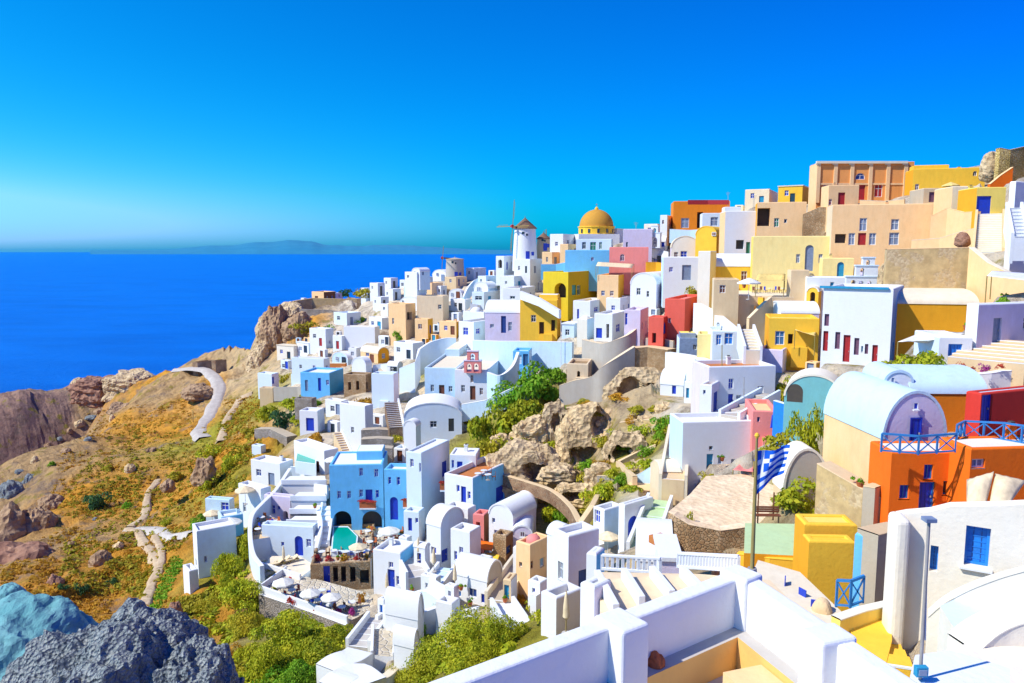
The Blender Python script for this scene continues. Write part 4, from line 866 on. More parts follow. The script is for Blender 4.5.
H('ochre yellow house with a sagging olive roof on the skyline', 912,966,984,168,193,14,5,'gold',m2='ochre',rm='oliveyellow',ops=[(915,184,919,191,'wP'),(973,171,977,176,'wDa')],d=124)
H('low stone house with a purple door below the yellow skyline house', 923,942,947,188,204,6,5,'tan',m2='concrete',rm='concrete',ops=[(929,192,939,202,'dP')],d=112)
H('yellow porch with a barred cobalt gate', 975,992,1004,187,217,6,5,'yellow',m2='ochre',rm='roofcream',ops=[(975.8,196,991,214,'gB')],d=98)
H('cream house with a climbing plant left of the cobalt gate', 951,975,978,186,212,8,6,'cream',m2='peach',ops=[(963,198,967,206,'wD')],d=104)
garden_wall('slanted orange yellow wall up to the skyline rocks', [(989,184,112),(1000,175,112),(1012,167,112)], 4, .6, 'orange','peach')
garden_wall('speckled yellow stone wall at the top right edge', [(998,148,116),(1008,150,116),(1026,146,117),(1050,150,116)], 9, 1., 'yellowstone')
rock('pinkish rock knoll with a bush on the skyline', 993,172,22,22,'rocktan',d=118,seed=4)
garden_wall('pink plastered terrace wall with a ragged top', [(931,216,104),(948,208,103),(965,212,101),(979,211,98)], 5, .5, 'peach')
garden_wall('lower pink plastered wall with an orange niche', [(912,240,100),(940,238,98),(960,232,96),(976,228,94)], 5, .5, 'peach','roofcream')
rock('orange boulder in the niche of the lower pink wall', 962,243,14,10,'rockred',d=92,seed=8)
stairs('broad cream stone staircase climbing to the cobalt gate', (988,254,86),(990,214,97), 2.6, 'roofcream','peach')
H('tall white house with outside stairs at the right frame edge', 1003,1009,1075,181,274,62,8,'white',m2='white',d=78,ops=[(1003.5,236,1006,262,'dK')],roof='flat')
stairs('narrow white staircase with blue shade on the tall white house', (1020,240,75),(1014,208,77),1.0,'white','white',n=9)
garden_wall('high mottled tan stone wall below the pink terraces', [(886,249,82),(930,248,81),(973,247,80)], 5.0, .9, 'tanrubble','peach')
garden_wall('peach buttress wall sloping right of the mottled stone wall', [(972,247,79),(990,262,76),(1006,270,74),(1030,282,72)], 6.5, .6, 'peach','roofcream')
H('long cream barrel vault beneath the mottled stone wall', 893,972,976,291,340,12,9,'ochre','vs',m2='ochre',rm='roofcream',d=75,rise=1.3)
H('low lilac white house under the pergola at the right edge', 971,976,1045,304,345,70,7,'white',m2='lilac',d=58)
# ================================================================== middle right: cafes, big white house, caves
H('long ochre house with a white barrel roof', 713,772,777,254,282,12,7,'gold','vs',m2='ochre',rm='white',d=122,rise=2.0,ops=[(741,271,747,281,'wN')])
H('white side wing of the barrel roofed ochre house', 697,709,715,251,303,30,6,'warmwhite',m2='paleyellow',d=120)
H('square tan tower house with one brown window', 713,734,738,279,315,12,5,'tan',m2='beige',rm='concrete',ops=[(719.5,285,725.5,293,'wN')],d=106)
_,ZA=terrace('tan walled cafe terrace with umbrellas', [(731,296),(762,296),(793,297),(797,286),(748,284),(735,287)],(762,297,105),5,'roofcream','beige')
garden_wall('tan cafe wall sloping below the umbrella terrace', [(748,318,100),(762,304,101),(770,297,102),(793,297,102)], 5.5, .5, 'tan','beige')
H('tall tan masonry pier beside the cafe terrace', 790,805,808,270,303,10,3,'tan',m2='beige',rm='terracotta',d=103)
H('low white barrel vault behind the big white house', 781,815,819,303,322,6,6,'lilac','vs',m2='white',rm='white',ops=[(786.5,309,790.5,320,'dK')],d=97)
H('small ochre arch on the end of the low barrel vault', 806,818,821,287,306,30,4,'gold','vf',m2='ochre',rm='warmwhite',d=99,ops=[(810,292,815,304,'oHa')])
H('yellow cafe building with a sky blue window', 768,812,818,318,350,14,6,'gold',m2='ochre',rm='roofcream',ops=[(775,331,784.5,345,'wL'),(788,334,793,344,'oH')],d=90)
stairs('steep cream staircase left of the yellow cafe', (753,352,86),(746,329,93),1.5,'roofcream','white')
garden_wall('broad white sloping roof wall left of the stairs', [(697,303,112),(715,312,108),(740,333,98)], 4.5, 1.2, 'white')
H('white house with two bright blue windows', 712,735,741,331,352,8,6,'bluewhite',m2='white',ops=[(716,334.5,721.5,345,'wb'),(724.5,333,733,344.5,'wb')],d=98)
H('yellow awning hut left of the two blue windows', 697,709,714,334,350,15,4,'paleyellow',m2='tan',rm='yellow',d=100)
def bigwhite():
    r=H('big white house with a row of plum shutters and doors', 820,889,899,289,366,32,11,'white',m2='brightblue',rm='white',d=72,fd=5,par=.35,ops=[(824.4,314,829,326,'sP'),(823,331,828,351,'dR'),(835,332,840,349,'sP'),(843,335,850,362,'dR'),(854,338,859,355,'sP'),(861,346,863,352,'wT'),(864.7,344,868.2,354,'sP'),(872,345,877.5,364,'dR')])  # blue right end face: its shade is put into the colour
    loc=np.array(r.location); ya=math.radians(32); Nn=np.array([-math.sin(ya),-math.cos(ya),0]); a,b=on_plane(820,288.5,loc,Nn),on_plane(889,288.5,loc,Nn); b[2]=a[2]=max(a[2],b[2]); m=MB(loc); m.bar(a+Nn*.06,b+Nn*.06,.3,'teal',.22); m.build('eave_board',r)
bigwhite()
arch_bell('white bell wall with four arches behind the big white house', 846,880,258,296,14,88,[(846,880,277,297,[(850,280,855,296),(858,281,863,296),(866,281,871,296)]),(856,878,266,277,[(860,268,864,277)]),(863,875,258,266,[(866,260,870,266)])],th=.9)
rock('ochre boulder right of the four arch bell wall', 883,288,12,24,'rocktan',d=86,seed=12)
H('white kiosk with a bright blue door and flowers', 938,966,971,337,362,8,5,'white',m2='bluewhite',ops=[(948,344,962,360,'db')],d=58)
stairs('rounded sandstone steps by the right frame edge', (985,362,55),(1012,340,59),5,'tan','roofcream',sides=(0,0),n=7)
# centre: pink red house, curved wall, stone wall
H('coral red house with stepped lower wing', 664,684,702,299,343,26,8,'coral',m2='coral',rm='pink',d=118,ops=[(690,328,693,333,'wD'),(668,318,671,323,'wP')])
H('lower red wing with an arched cobalt door', 648,663,667,317,344,24,5,'coral',m2='red',rm='pink',d=117,ops=[(662.8,322,666,334,'dBa'),(652,333,656,343,'oH')])
H('lilac white cube with a blue window left of the red house', 624,640,648,310,336,20,6,'lilac',m2='white',d=122,ops=[(624.8,313,627.5,325,'wB')])
H('white house row with blue doors below the olive house', 573,590,606,301,320,25,6,'white',m2='bluewhite',d=146,ops=[(577,309,579,319,'dB'),(594,307,598,312,'wB'),(600,306,603,312,'wS')])
H('small cream domed turret on the white house row', 577,587,594,319,334,25,4,'warmwhite',m2='paleblue',d=136,roof='dome',rm='warmwhite')
H('white house with a dark terrace opening and blue door', 594,612,627,314,341,25,6,'white',m2='bluewhite',d=132,ops=[(596,328,602,338,'dB'),(606,324,609,338,'oH'),(616,324,620,332,'wB')])
H('white flat house behind the dark terrace', 606,620,632,298,316,25,6,'white',m2='bluewhite',d=146)
H('orange ochre house with a sloping white parapet', 520,557,561,300,336,10,6,'gold',m2='ochre',rm='white',d=148,ops=[(531,315,536,322,'wD'),(539,322,544,334,'oH'),(551,320,555,331,'oH')])
garden_wall('sloping white parapet above the orange ochre house', [(521,291,149),(540,298,146),(560,310,143)], 1.6, .7, 'white')
H('lilac vault house with a blue door and terrace', 485,524,530,302,334,8,7,'lilac','vs',m2='white',rm='white',d=150,ops=[(501,316,506,333,'dK'),(508,322,512,331,'wS'),(490,324,494,328,'wS')],rise=2.2)
H('white domed chapel behind the blue white terrace house', 463,484,490,312,330,25,7,'white','dome',m2='bluewhite',rm='white',d=168)
H('blue white terrace house with two small square windows', 459,474,503,322,352,30,7,'white',m2='paleblue',d=158,ops=[(463,327.5,468,335,'wB'),(476,328.5,480,334,'wB')])
garden_wall('long pale blue retaining wall above the church', [(474,340,146),(500,341,142),(530,341,138),(573,342,134)], 6.5, .8, 'paleblue','white')  # the blue shade on this wall is its painted colour
H('blue framed glass porch in front of the pale blue wall', 513,529,532,351,370,8,3,'skyblue',m2='paleblue',rm='paleblue',d=132,ops=[(516,355,521.5,364,'wW'),(523,354,528,366,'dL')])
H('beige house with a square tower shape and shaded side', 389,406,416,304,338,28,6,'peach',m2='tan',rm='concrete',d=196,ops=[(407,312,412,320,'oH'),(392,318,394,324,'wD')])
H('brown grey house with one dark window on the beige terrace', 417,443,449,296,320,12,7,'beige',m2='cream',rm='roofcream',d=196,ops=[(438,304.5,441.5,309,'wD')])
H('orange annex with a dark window below the brown grey house', 415,428,433,319,334,20,5,'peach',m2='gold',d=184,ops=[(410.5,326,414,331,'wD'),(418,324,422,329,'wN')])
garden_wall('curving white wall below the beige houses', [(419,349,160),(430,342,162),(445,338,163),(456,338,163)], 7.5, .6, 'bluewhite','white',sm=True)
garden_wall('tall white stepped wall left of the church', [(400,368,150),(415,362,148),(419,349,150)], 6, .5, 'bluewhite','white')
# church
def facade_church():
    d=132; r=H('small white church with a shaded blue wing', 425,457,489,368,401,6,6,'paleblue',m2='white',rm='roofcream',d=d,ops=[(430.5,384.5,434,391.5,'wD'),(439,385,444.5,400,'dN'),(448.5,386,452.5,392,'wD')])  # the wing's blue shade is painted in as wall colour
    H('white church gable front with a brown door', 455,488,512,370,402,8,7,'white',m2='paleblue',rm='roofcream',d=130,ops=[(470,386,475.5,400,'dN'),(470.3,375,473.5,382.5,'wN'),(479.5,388,483,395,'wN'),(461,385,465,392,'wD')],cat='church')
facade_church()
arch_bell('reddish brown bell wall standing on the white church gable', 464,481,351,373,8,129.5,[(464,481,361,373,[(466.5,363.5,471.5,372),(473.5,363.5,478.5,372)]),(467,478,351.5,361,[(470,353.5,475,360.5)])],k='pink',th=.8,cap='lilac')
garden_wall('blue shaded curved wall right of the church', [(488,372,128),(500,375,126),(512,366,128),(518,352,130)], 4.5, .5, 'paleblue','white',sm=True)  # its shade is painted in as pale blue
garden_wall('pale blue ramp wall in front of the church', [(462,404,124),(485,400,123),(505,391,122),(530,380,122)], 3., .6, 'paleblue','white')
# curved plaster wall and stone wall
garden_wall('tall curved tan plaster wall of the old castle', [(584,339,128),(596,342,125),(605,343,123),(617,339,122),(628,334,122),(640,324,123)], 9, .8, 'greyplaster','beige',sm=True)
garden_wall('sweeping lower plaster wall under the castle ruin', [(560,385,118),(575,380,117),(592,376,116),(603,366,115),(615,358,115),(634,346,116)], 8.5, .7, 'greyplaster','beige',sm=True)
FOOT.append(([pt(x,y,d) for x,y,d in ((556,384,119),(592,375,117),(603,365,116),(616,356,116),(642,344,117),(642,398,106),(600,400,105),(560,398,107))],pt(600,398,112)[2]))
H('small ruined tan hut before the curved wall', 567,588,592,364,380,12,4,'beige',m2='concrete',rm='rubble',d=119,ops=[(577,371,580,377,'oHa')])
garden_wall('high warm rubble wall with a broad flat top', [(634,347,117),(650,346,117),(672,349,114)], 6.2, 2.2, 'rubble','tan')
garden_wall('pale plaster wall along the top of the rubble wall', [(646,338,120),(660,338,119),(674,341,117)], 2.4, .4, 'greyplaster','beige',sm=True)
H('grey blue house with a yellow roof right of the red house', 679,706,711,338,360,8,5,'slate',m2='bluewhite',rm='yellow',d=108,ops=[(693,344.5,697,350,'wD')])
garden_wall('white house wall with a long rounded top', [(668,352,108),(690,355,103),(712,361,97),(726,368,92)], 6.5, .9, 'white',sm=True)
H('white house with two blue doors under a terracotta roof', 708,768,774,366,410,-8,5,'white',m2='lilac',rm='terracotta',d=82,ops=[(728.5,378.5,733.5,389,'wB'),(728,394,733,410,'dB'),(736,395,741,405,'wS'),(757.5,386,763.5,394,'wB')])
H('narrow white annex with a tall cobalt door', 699,711,727,385,413,30,4,'white',m2='lilac',rm='peach',d=79,ops=[(713.5,391.5,719,411,'dB'),(703,390,705.5,394,'wK')])
H('plain lilac white cube above the terracotta roof', 757,782,801,350,372,30,6,'lilac',m2='white',d=88,ops=[(786,361,790,367,'wN')])
garden_wall('low white wall with pots left of the terracotta roof', [(688,366,98),(700,371,94),(718,369,90)], 3, .4, 'white')
stairs('long grey ramp staircase with a thick white rail', (729,418,74),(770,394,80),1.8,'greyplaster','bluewhite')
H('white walled courtyard house with a teal door', 682,748,758,421,463,-6,4,'white',m2='paleblue',rm='white',d=71,ops=[(706.5,454,713,469,'dT'),(709,446,713,450,'wD'),(718,457,722,464,'wS'),(731,459,735,465,'wS')])
H('pink plastered house with a cobalt awning', 752,774,778,411,441,10,6,'pink',m2='pink',rm='peach',d=70,ops=[(757,417,760,422,'wK')],name='house')
garden_wall('cobalt painted wall panel beside the pink house', [(775,400,69),(785,403,68),(796,407,67)], 5, .4, 'brightblue','bluewhite')
H('turquoise arched canopy house with a cream shell roof', 783,806,842,375,424,24,4,'tealplaster','vf',m2='greyplaster',rm='warmwhite',d=66,ops=[(787,384,803,402,'oGa')])
shrub('wide golden green creeper hanging beside the peach vault house', 806,458,34,62,'leaf',d=58,n=1600,size=.06)

H('white garden front between the masonry pier and the bell wall', 806,846,850,277,300,13,3,'white',d=101,rm='roofcream',ops=[(830,282,834,292,'wT')])
H('pale yellow lower front with a teal arched door', 822,849,853,258,280,13,3,'paleyellow',d=110,rm='roofcream',ops=[(837,262,844,278,'dTa')])
garden_wall('white flower terrace wall by the rounded steps', [(968,374,54.5),(990,372,54),(1012,369,54),(1045,364,54)], 2.8, .6, 'white')
H('white crumpled little vault on the ravine edge', 660,683,690,373,396,24,5,'white','vs',m2='paleblue',rm='white',d=100,ops=[(672,384,676,394,'dB')])
H('small white cube with a blue curtain on the ravine edge', 684,694,702,382,402,30,4,'white',m2='bluewhite',d=95,ops=[(686,388,689,398,'dT')])
# ================================================================== the lower village
H('white arched hall with a grey shaded front', 404,458,462,403,442,-4,8,'bluewhite','vf',m2='white',rm='white',d=121,rise=2.2,ops=[(430,421,437,427.5,'wD'),(448.5,418.5,454,431.5,'dD')])  # the front's shade is put into its bluish wall colour
H('small white vestibule before the arched hall', 404,416,421,421,443,20,4,'white','vf',m2='paleblue',rm='white',d=115)
H('bare white stucco house with one small window', 341,366,374,406,455,30,7,'white',m2='bluewhite',d=128,ops=[(351,427,354,433,'wD')])
stairs('narrow straight stairs against the bare white house', (349,458,118),(337,432,125),1.2,'tan','white',sides=(1,0))
for i,(y,h) in enumerate([(429,2.4),(438,2.4),(447,2.4)]): garden_wall(['upper','middle','lowest'][i]+' of three grey rubble terrace walls beside the stucco house', [(362,y,124-i*5),(378,y-1,124-i*5),(393,y,124-i*5)], h, 1.6, 'greyrubble','concrete')
stairs('dark red brick stairs left of the arched hall', (396,428,122),(391,402,128),2.2,'darkrubble','white',sides=(1,0))
H('large sky blue villa with rows of cobalt windows', 331,384,389,464,530,-4,8,'skyblue',m2='skyblue',rm='white',d=98,fd=4,par=.25,ops=[(359,468,363,476,'wB'),(374,469,378.3,477,'wB'),(337,491,341,498.5,'wB'),(347,491,351,498.5,'wB'),(359,489.5,363,497,'wB'),(365.5,489.5,372.5,500.8,'dB'),(375.3,490,379,498,'wB'),(333.5,511,351.5,533,'oHa'),(362,511,382,529,'oHa')])  # the front's blue shade is put into the wall colour
def balcony(label_root, px, py, w, k='rubble', d=97, h=1.0):
    pass
H('blue villa wing with arched cobalt doors', 385,419,424,470,518,6,7,'skyblue',m2='bluewhite',rm='white',d=96,ops=[(388,477,391,484,'wB'),(396.5,477,400,485,'wB'),(406,486,409,494,'wB'),(411.5,487,417.5,500.5,'dB'),(419.5,488,423,496,'wB'),(390,497,398,520,'dBa'),(413,506,418,512,'wB')])  # blue shade painted into the walls, as on the main front
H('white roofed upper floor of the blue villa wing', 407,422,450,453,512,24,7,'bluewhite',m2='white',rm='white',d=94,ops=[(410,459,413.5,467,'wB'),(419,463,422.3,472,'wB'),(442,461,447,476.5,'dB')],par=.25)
H('white upper house with a bright cobalt door and brown terrace', 450,476,480,455,482,6,5,'white',m2='lilac',rm='white',d=95,ops=[(457,461.5,462.5,475.8,'dB'),(451.5,460,454,468,'wB')],par=.2)
H('white corner house with tall cobalt door and brown roof terrace', 445,473,510,478,524,30,7,'white',m2='skyblue',rm='terracotta',d=88,par=.7,ops=[(461,486.5,466,502.5,'dB'),(467.5,491.5,470.5,499,'wB'),(456.5,485,459.5,492,'wB'),(496,486,504,500.5,'dB')])
H('white barrel vault house beside the corner house', 489,513,536,507,546,34,8,'white','vf',m2='lilac',rm='white',d=80,ops=[(492,518,495,523,'wK'),(494,530,498,535,'wB')])
H('lilac end arch house with a small square window', 512,532,538,526,550,4,5,'lilac','vf',m2='white',rm='white',d=79,ops=[(520,531,525,536.5,'wP')])
H('flat roofed stone cube with a violet door', 493,506,513,536,558,26,4,'rubble',m2='brown',rm='roofcream',d=77,ops=[(505.5,546,511,554,'dK')])
H('brown shaded cube house in the middle yard', 473,484,490,515,536,20,4,'pink',m2='brown',rm='roofcream',d=82,ops=[(476,522,480,532,'oH')])
H('tall white arched house with a cobalt door', 427,441,464,513,560,36,7,'white','vs',m2='paleblue',rm='white',d=80,ops=[(431,547,436,554,'wB'),(441.5,549,448,561.5,'dB')])
H('white wedge house with two tall cobalt openings', 451,470,481,532,572,30,6,'white',m2='lilac',rm='white',d=76,ops=[(459,555.5,463.7,568.5,'dB'),(459,547,463,553,'wB'),(454,551,457,560,'wB')])
H('white long vault house with a violet window in front', 455,487,502,566,606,30,9,'white','vs',m2='greyplaster',rm='white',d=68,ops=[(468,588.5,476.5,597.5,'wK'),(481,594,485,603,'dB'),(458,591,461,597,'wb')],rise=1.6)
H('little pink chapel house with a teal window', 516,530,550,545,583,40,6,'peach','dome',m2='peach',rm='pink',d=68,ops=[(528.6,561.5,533,569,'dN'),(540,558,544.5,567,'wT'),(519,562,522,567,'wD')])
H('white house with slanted side and royal blue doors', 374,401,416,553,597,20,6,'white',m2='skyblue',rm='white',d=79,ops=[(387.5,569.5,394.7,587,'dB'),(388.5,562,393,568,'wB'),(396,576,399,585,'wB'),(405.5,580.5,412,589,'wB')])
H('brown and white terrace inn with open bays', 311,371,376,561,588,-8,6,'rubble',m2='white',rm='paving',d=86,par=.7,ops=[(323.5,566,330,583.5,'dB'),(333,566,338,582,'oH'),(341,566,346,582,'oH'),(350,567,355.5,582,'oH'),(360,570,369,583,'oH')])
for x in (331.5,339.5,348,358,372):
    pass
H('white house with cobalt double doors under stone steps', 263,314,319,527,564,8,6,'bluewhite',m2='white',rm='white',d=93,ops=[(294.7,536,303,556,'dBa'),(281,542,284,546,'wB'),(306,539,311,547,'wB')])
H('lilac white house with a cobalt shutter left of the steps', 265,291,296,497,524,16,6,'lilac',m2='white',rm='white',d=104,ops=[(269.5,505,275,514,'wB'),(283,511,288,520,'oHa'),(277,506,280,510,'wB')])
for i,(x0,x1,y,d,dy) in enumerate([(282,326,482,110,0),(291,326,498,104,0),(290,323,511,101,0),(287,319,522,98,0)]):
    terrace(['highest white stepped terrace below the stucco house','second white stepped terrace with a wide wall','third terrace with a stone face and clay pots','lowest white bench terrace above the cobalt double doors'][i],[(x0,y),(x1,y),(x1-1,y-6),(x0+8,y-6)],((x0+x1)/2,y,d),2.6,'white',['white','white','greyrubble','bluewhite'][i],wall=.35,walls=[(0,1)])
H('white left edge house with a shaded blue side', 240,262,272,489,522,34,7,'white',m2='bluewhite',rm='white',d=106,ops=[(243,503,246,512,'wD'),(265,505,269,514,'wS')])  # the right side's shade is put into its bluish plaster
H('small white house with a bright cobalt window at the brink', 206,230,235,500,518,12,5,'paleblue',m2='bluewhite',rm='white',d=112,ops=[(221,502.5,228.5,510.5,'wB')])
H('white roofed outermost house with a blue shaded front', 195,199,238,531,578,58,7,'white',m2='paleblue',rm='white',d=94,ops=[(204,556,207,562,'wS')])  # the front's shade is painted as pale blue plaster
H('white cube at the foot of the outermost house', 184,190,199,571,588,50,4,'white',m2='bluewhite',rm='white',d=87)
H('pale blue low house at the brink behind the outermost house', 219,222,244,517,538,60,6,'paleblue',m2='skyblue',rm='white',d=103)
garden_wall('long white curved wall edging the cliff path', [(262,566,84),(253,553,88),(250,533,93),(252,515,98),(262,503,102),(276,489,108),(290,468,120)], 2.6, .5, 'bluewhite','white',sm=True)
stairs('long white side stairs between terrace and blue villa', (322,546,92),(328,506,102),1.3,'white','white')
garden_wall('white side wall left of the blue villa', [(318,508,101),(321,525,95),(316,548,90)], 2., .4, 'white',sm=True)
# pool terraces
def pool(label, px, zref, c):
    z=ground(*zref)[0][2]+.25; P=[at_z(x,y,z) for x,y in px]; t=thing('swimming_pool',label,'pool',sum(P)/len(P)); m=MB(t.location); m.prism([p+UPZ*.12 for p in P],2.,'bluewhite'); m.build('pool_edge',t)
    c0=sum(P)/len(P); m=MB(t.location); m.poly([c0+(p-c0)*.9+UPZ*.125 for p in P][::1],'poolwater'); m.build('water',t); FOOT.append(([p[:2] for p in P],z-.2))
def poolmat():
    m,nt,N,L,bs=_nt('poolwater'); bs.inputs['Base Color'].default_value=(.0,.34,.24,1); bs.inputs['Roughness'].default_value=.15; P=coords(N,L); n=noise(N,2,3); L.new(P,n.inputs['Vector']); bump(N,L,n.outputs[0],bs,.2,.1); return m
LAZY['poolwater']=poolmat
pool('turquoise cave pool at the foot of the blue villa', [(331,552),(356,553),(358,537),(348,527),(333,527)], (343,541,93), 0)
pool('small turquoise plunge pool on the upper left terrace', [(295,462),(316,465),(317,453),(297,450)], (306,459,122), 0)
_,ZD=terrace('stone flagged dining terrace before the cave pool', [(357,552),(395,556),(404,538),(385,527),(360,530)], (375,540,94), 3, 'crazypaving','tan')
_,ZE=terrace('walled lower terrace with white umbrellas above the cliff', [(260,591),(347,622),(358,617),(375,606),(368,593),(320,580),(286,572)], (310,603,79), 5, 'crazypaving','greyrubble',wall=.7,walls=[(0,1),(6,0)],wk='white')
_,ZG=terrace('sun deck with loungers left of the terrace inn', [(262,566),(300,578),(315,566),(300,556),(272,556)], (288,567,88), 4,'roofcream','bluewhite',wall=.5,walls=[(0,1)],wk='white')
_,ZK=terrace('brown cafe deck inside the white curved wall', [(252,540),(270,537),(282,528),(281,520),(262,514),(252,520)], (262,528,97), 3,'tan','bluewhite')
_,ZM=terrace('cream flagstone path deck with a rounded end', [(372,655),(394,657),(395,628),(373,629)], (384,643,61), 4,'crazypaving','white',wall=.45,walls=[(0,3),(1,2)],wk='white')
garden_wall('rounded white end wall of the flagstone deck', [(361,664,58),(363,672,56),(372,677,55),(386,675,55.5),(396,666,57)], 2.5, .7, 'bluewhite','roofcream',sm=True)
H('big white barrel vault above the flagstone deck', 386,418,424,596,640,22,9,'white','vs',m2='white',rm='white',d=62,rise=2.2)
H('second lower white barrel vault beside the deck', 394,414,420,632,664,24,7,'white','vs',m2='white',rm='white',d=56,rise=1.4)
H('tiny white chapel cube with one cobalt window', 383,393,400,608,633,30,3,'white',m2='bluewhite',rm='white',d=64,ops=[(386,617,390,623,'wB')])
H('white cube with a blue door above the deck stairs', 378,384,390,600,618,30,3,'white',m2='bluewhite',rm='white',d=67,ops=[(379.5,605,383,613,'db')])
stairs('grey stairs down from the umbrella terrace to the deck', (358,647,62),(379,618,67),1.7,'greypave','white')
garden_wall('thick white rounded walls at the lower frame edge', [(327,668,56),(338,660,57),(352,655,58),(360,650,59)], 5, 2.4, 'white',sm=True)
garden_wall('second thick white wall nearest the lower frame edge', [(330,686,50),(342,676,51),(356,671,52),(372,682,50)], 5, 2.2, 'white',sm=True)
stairs('stone stairs winding between pink chapel and vault house', (497,600,66),(524,560,76),1.8,'concrete','roofcream')
stairs('white stairs down past the big bush to the roof edge', (531,652,52),(502,603,64),1.6,'white','white')
stairs('round grey steps beside the slanted side house', (418,577,76),(403,548,84),2.,'greypave','white')
stairs('blue shaded stairs by the tall arched house', (432,590,72),(447,568,76),1.6,'paleblue','white')  # steps are coloured with the blue of their shade
garden_wall('white yard wall left of the long vault house', [(424,574,73),(438,583,70),(452,590,67)], 2.4, .4, 'white')
garden_wall('white yard wall before the slanted side house', [(404,597,72),(424,590,72),(440,598,69),(452,607,66)], 3, .5, 'bluewhite','white',sm=True)
H('white flat house left of the big bush', 436,452,460,604,628,26,6,'white',m2='bluewhite',rm='white',d=62)
garden_wall('white garden wall above the big bush', [(420,612,64),(440,606,65),(458,610,63),(478,607,62)], 3, .5, 'white',sm=True)
H('white house with a teal gate below the pink chapel', 503,511,517,580,602,20,3,'tan',m2='white',rm='concrete',d=64,ops=[(504,585,509,599,'dT')])
# centre right lower: white house with cobalt gate, stairs, long curved wall
H('white house with a cobalt shuttered window on its left side', 593,604,622,510,548,52,5,'white',m2='paleblue',rm='white',d=66,ops=[(594.5,510,600,523,'wB')])
H('white wedge house with a large cobalt gate', 618,624,652,505,552,52,6,'white','flat',m2='white',rm='white',d=64,ops=[(628,516,638,540,'dBa'),(623.5,515,626,528,'wB')])
stairs('white winding stairs right of the cobalt gate', (641,552,58),(660,500,68),1.8,'mint','white')
stairs('tall stone stairs with cream rail climbing the ravine', (673,482,68),(680,430,84),2.0,'tan','roofcream')
garden_wall('tall tan curved pillar wall of the ravine stairs', [(660,462,74),(664,459,73),(668,462,72),(671,472,70)], 6.5, 2., 'beige','roofcream')
garden_wall('curved cream rail wall of the ravine stairs', [(667,458,74),(671,440,80),(678,430,85),(690,420,88)], 3.4, .7, 'concrete','roofcream',sm=True)
garden_wall('white wall wedge beside the striped ravine steps', [(634,476,80),(646,470,79),(657,464,77)], 4, .5, 'paleblue','white',sm=True)
rib=None
garden_wall('long brown stone path wall crossing the ravine', [(500,473),(530,482),(552,490),(570,505),(580,522)], 1.6, .6, 'darkrubble','tan',sm=True)
garden_wall('thin tan ravine wall climbing to the right', [(618,461),(640,450),(656,444)], 1.2, .5, 'tan')
garden_wall('thin tan ravine wall descending to the steps', [(618,461),(628,470),(635,476)], 1.5, .5, 'tan')
garden_wall('narrow tan path wall above the white wedge house', [(580,522),(592,505),(600,490)], 1.2, .5, 'tan')
terrace('pinkish flat yard beside the ravine stairs', [(622,489),(655,491),(655,484),(630,482)], (640,487,76), 2.5,'peach','darkrubble')
H('white cube house with a narrow window in front of the pink chapel', 552,568,598,536,602,56,6,'white',m2='lilac',rm='white',d=50,ops=[(558,562,563,580,'wS')])
H('small white barrel vault rising behind the white cube house', 547,556,572,528,560,50,4,'white','vs',m2='bluewhite',rm='white',d=56)
H('white roofless yard with an orange floor', 541,556,582,598,640,50,6,'white',m2='warmwhite',rm='sand',d=42,par=.9)
H('low white block with a blue door beside the round grey steps', 399,407,412,538,553,28,3,'white',m2='bluewhite',d=85,ops=[(401,543,404,553,'dB')])
H('white terrace block before the tall arched house', 421,436,441,578,592,30,3,'white',m2='bluewhite',d=71,ops=[(425,583,428,588,'wS')])
H('small white block left of the long vault house', 445,454,459,587,601,34,2.5,'white',m2='lilac',d=66.5,ops=[(448,591,451,600,'dB')])
H('white low wing under the corner house with two blue windows', 446,468,476,509,530,30,4,'white',m2='bluewhite',d=84,ops=[(451,514,454,519,'wB'),(460,514,463,519,'wB')])
H('white low block with blue doors under the villa wing', 404,419,425,512,532,16,3,'bluewhite',m2='white',d=91,ops=[(408,518,412,531,'dB'),(415,518,418,523,'wB')])
H('white step block before the stone cube house', 476,487,493,560,574,28,2.5,'white',m2='bluewhite',d=71)
H('white low block below the lilac arch house', 513,526,533,549,566,26,3,'white',m2='lilac',d=71,ops=[(518,554,521,560,'wB')])
H('low white lean house beside the tall white vault', 414,425,430,545,564,26,3,'white','vs',m2='bluewhite',d=78.5,ops=[(417,553,421,563,'dB')])
H('low white house with a blue window at the foot of the pink chapel', 528,540,548,583,598,36,3,'white',m2='lilac',d=62,ops=[(532,588,535,593,'wB')])
H('white low house under the middle terrace walls', 366,384,390,455,470,10,4,'white',m2='bluewhite',d=112,ops=[(371,459,374,465,'wB'),(379,459,383,469,'dB')])
# ================================================================== right side: dirt yard, vault houses, orange house, near roofs
_,ZY=terrace('wide dirt yard on top of the rubble wall', [(668,512),(690,494),(706,476),(745,474),(775,486),(770,520),(752,527),(700,530)], (720,505,55), 4,'dirt','rubble')
garden_wall('long brown rubble wall below the dirt yard', [(676,513,50),(690,522,49.5),(720,528,49),(748,524,49)], 3.8, .8, 'rubble','dirt')
_,ZP=terrace('pale green painted flat roof below the bench', [(744,553),(802,556),(806,524),(745,523)], (772,540,43), 1.2,'mint','ochre')
garden_wall('yellow front edge of the pale green roof', [(738,552,42),(770,556,41),(806,559,40.5)], 2.5, .5, 'gold')
H('ochre yellow block with rounded corners', 801,838,853,524,605,3,1.6,'gold',m2='ochre',rm='yellow',d=38,fd=3,par=.12)
H('lower yellow step of the ochre block', 806,838,852,541,607,3,1.0,'gold',m2='ochre',rm='gold',d=36.6,par=.1)
H('white arched cave end wall behind the golden bush', 783,824,828,449,500,0,2,'greyplaster','vf',m2='tan',rm='warmwhite',d=51,rise=3.0)
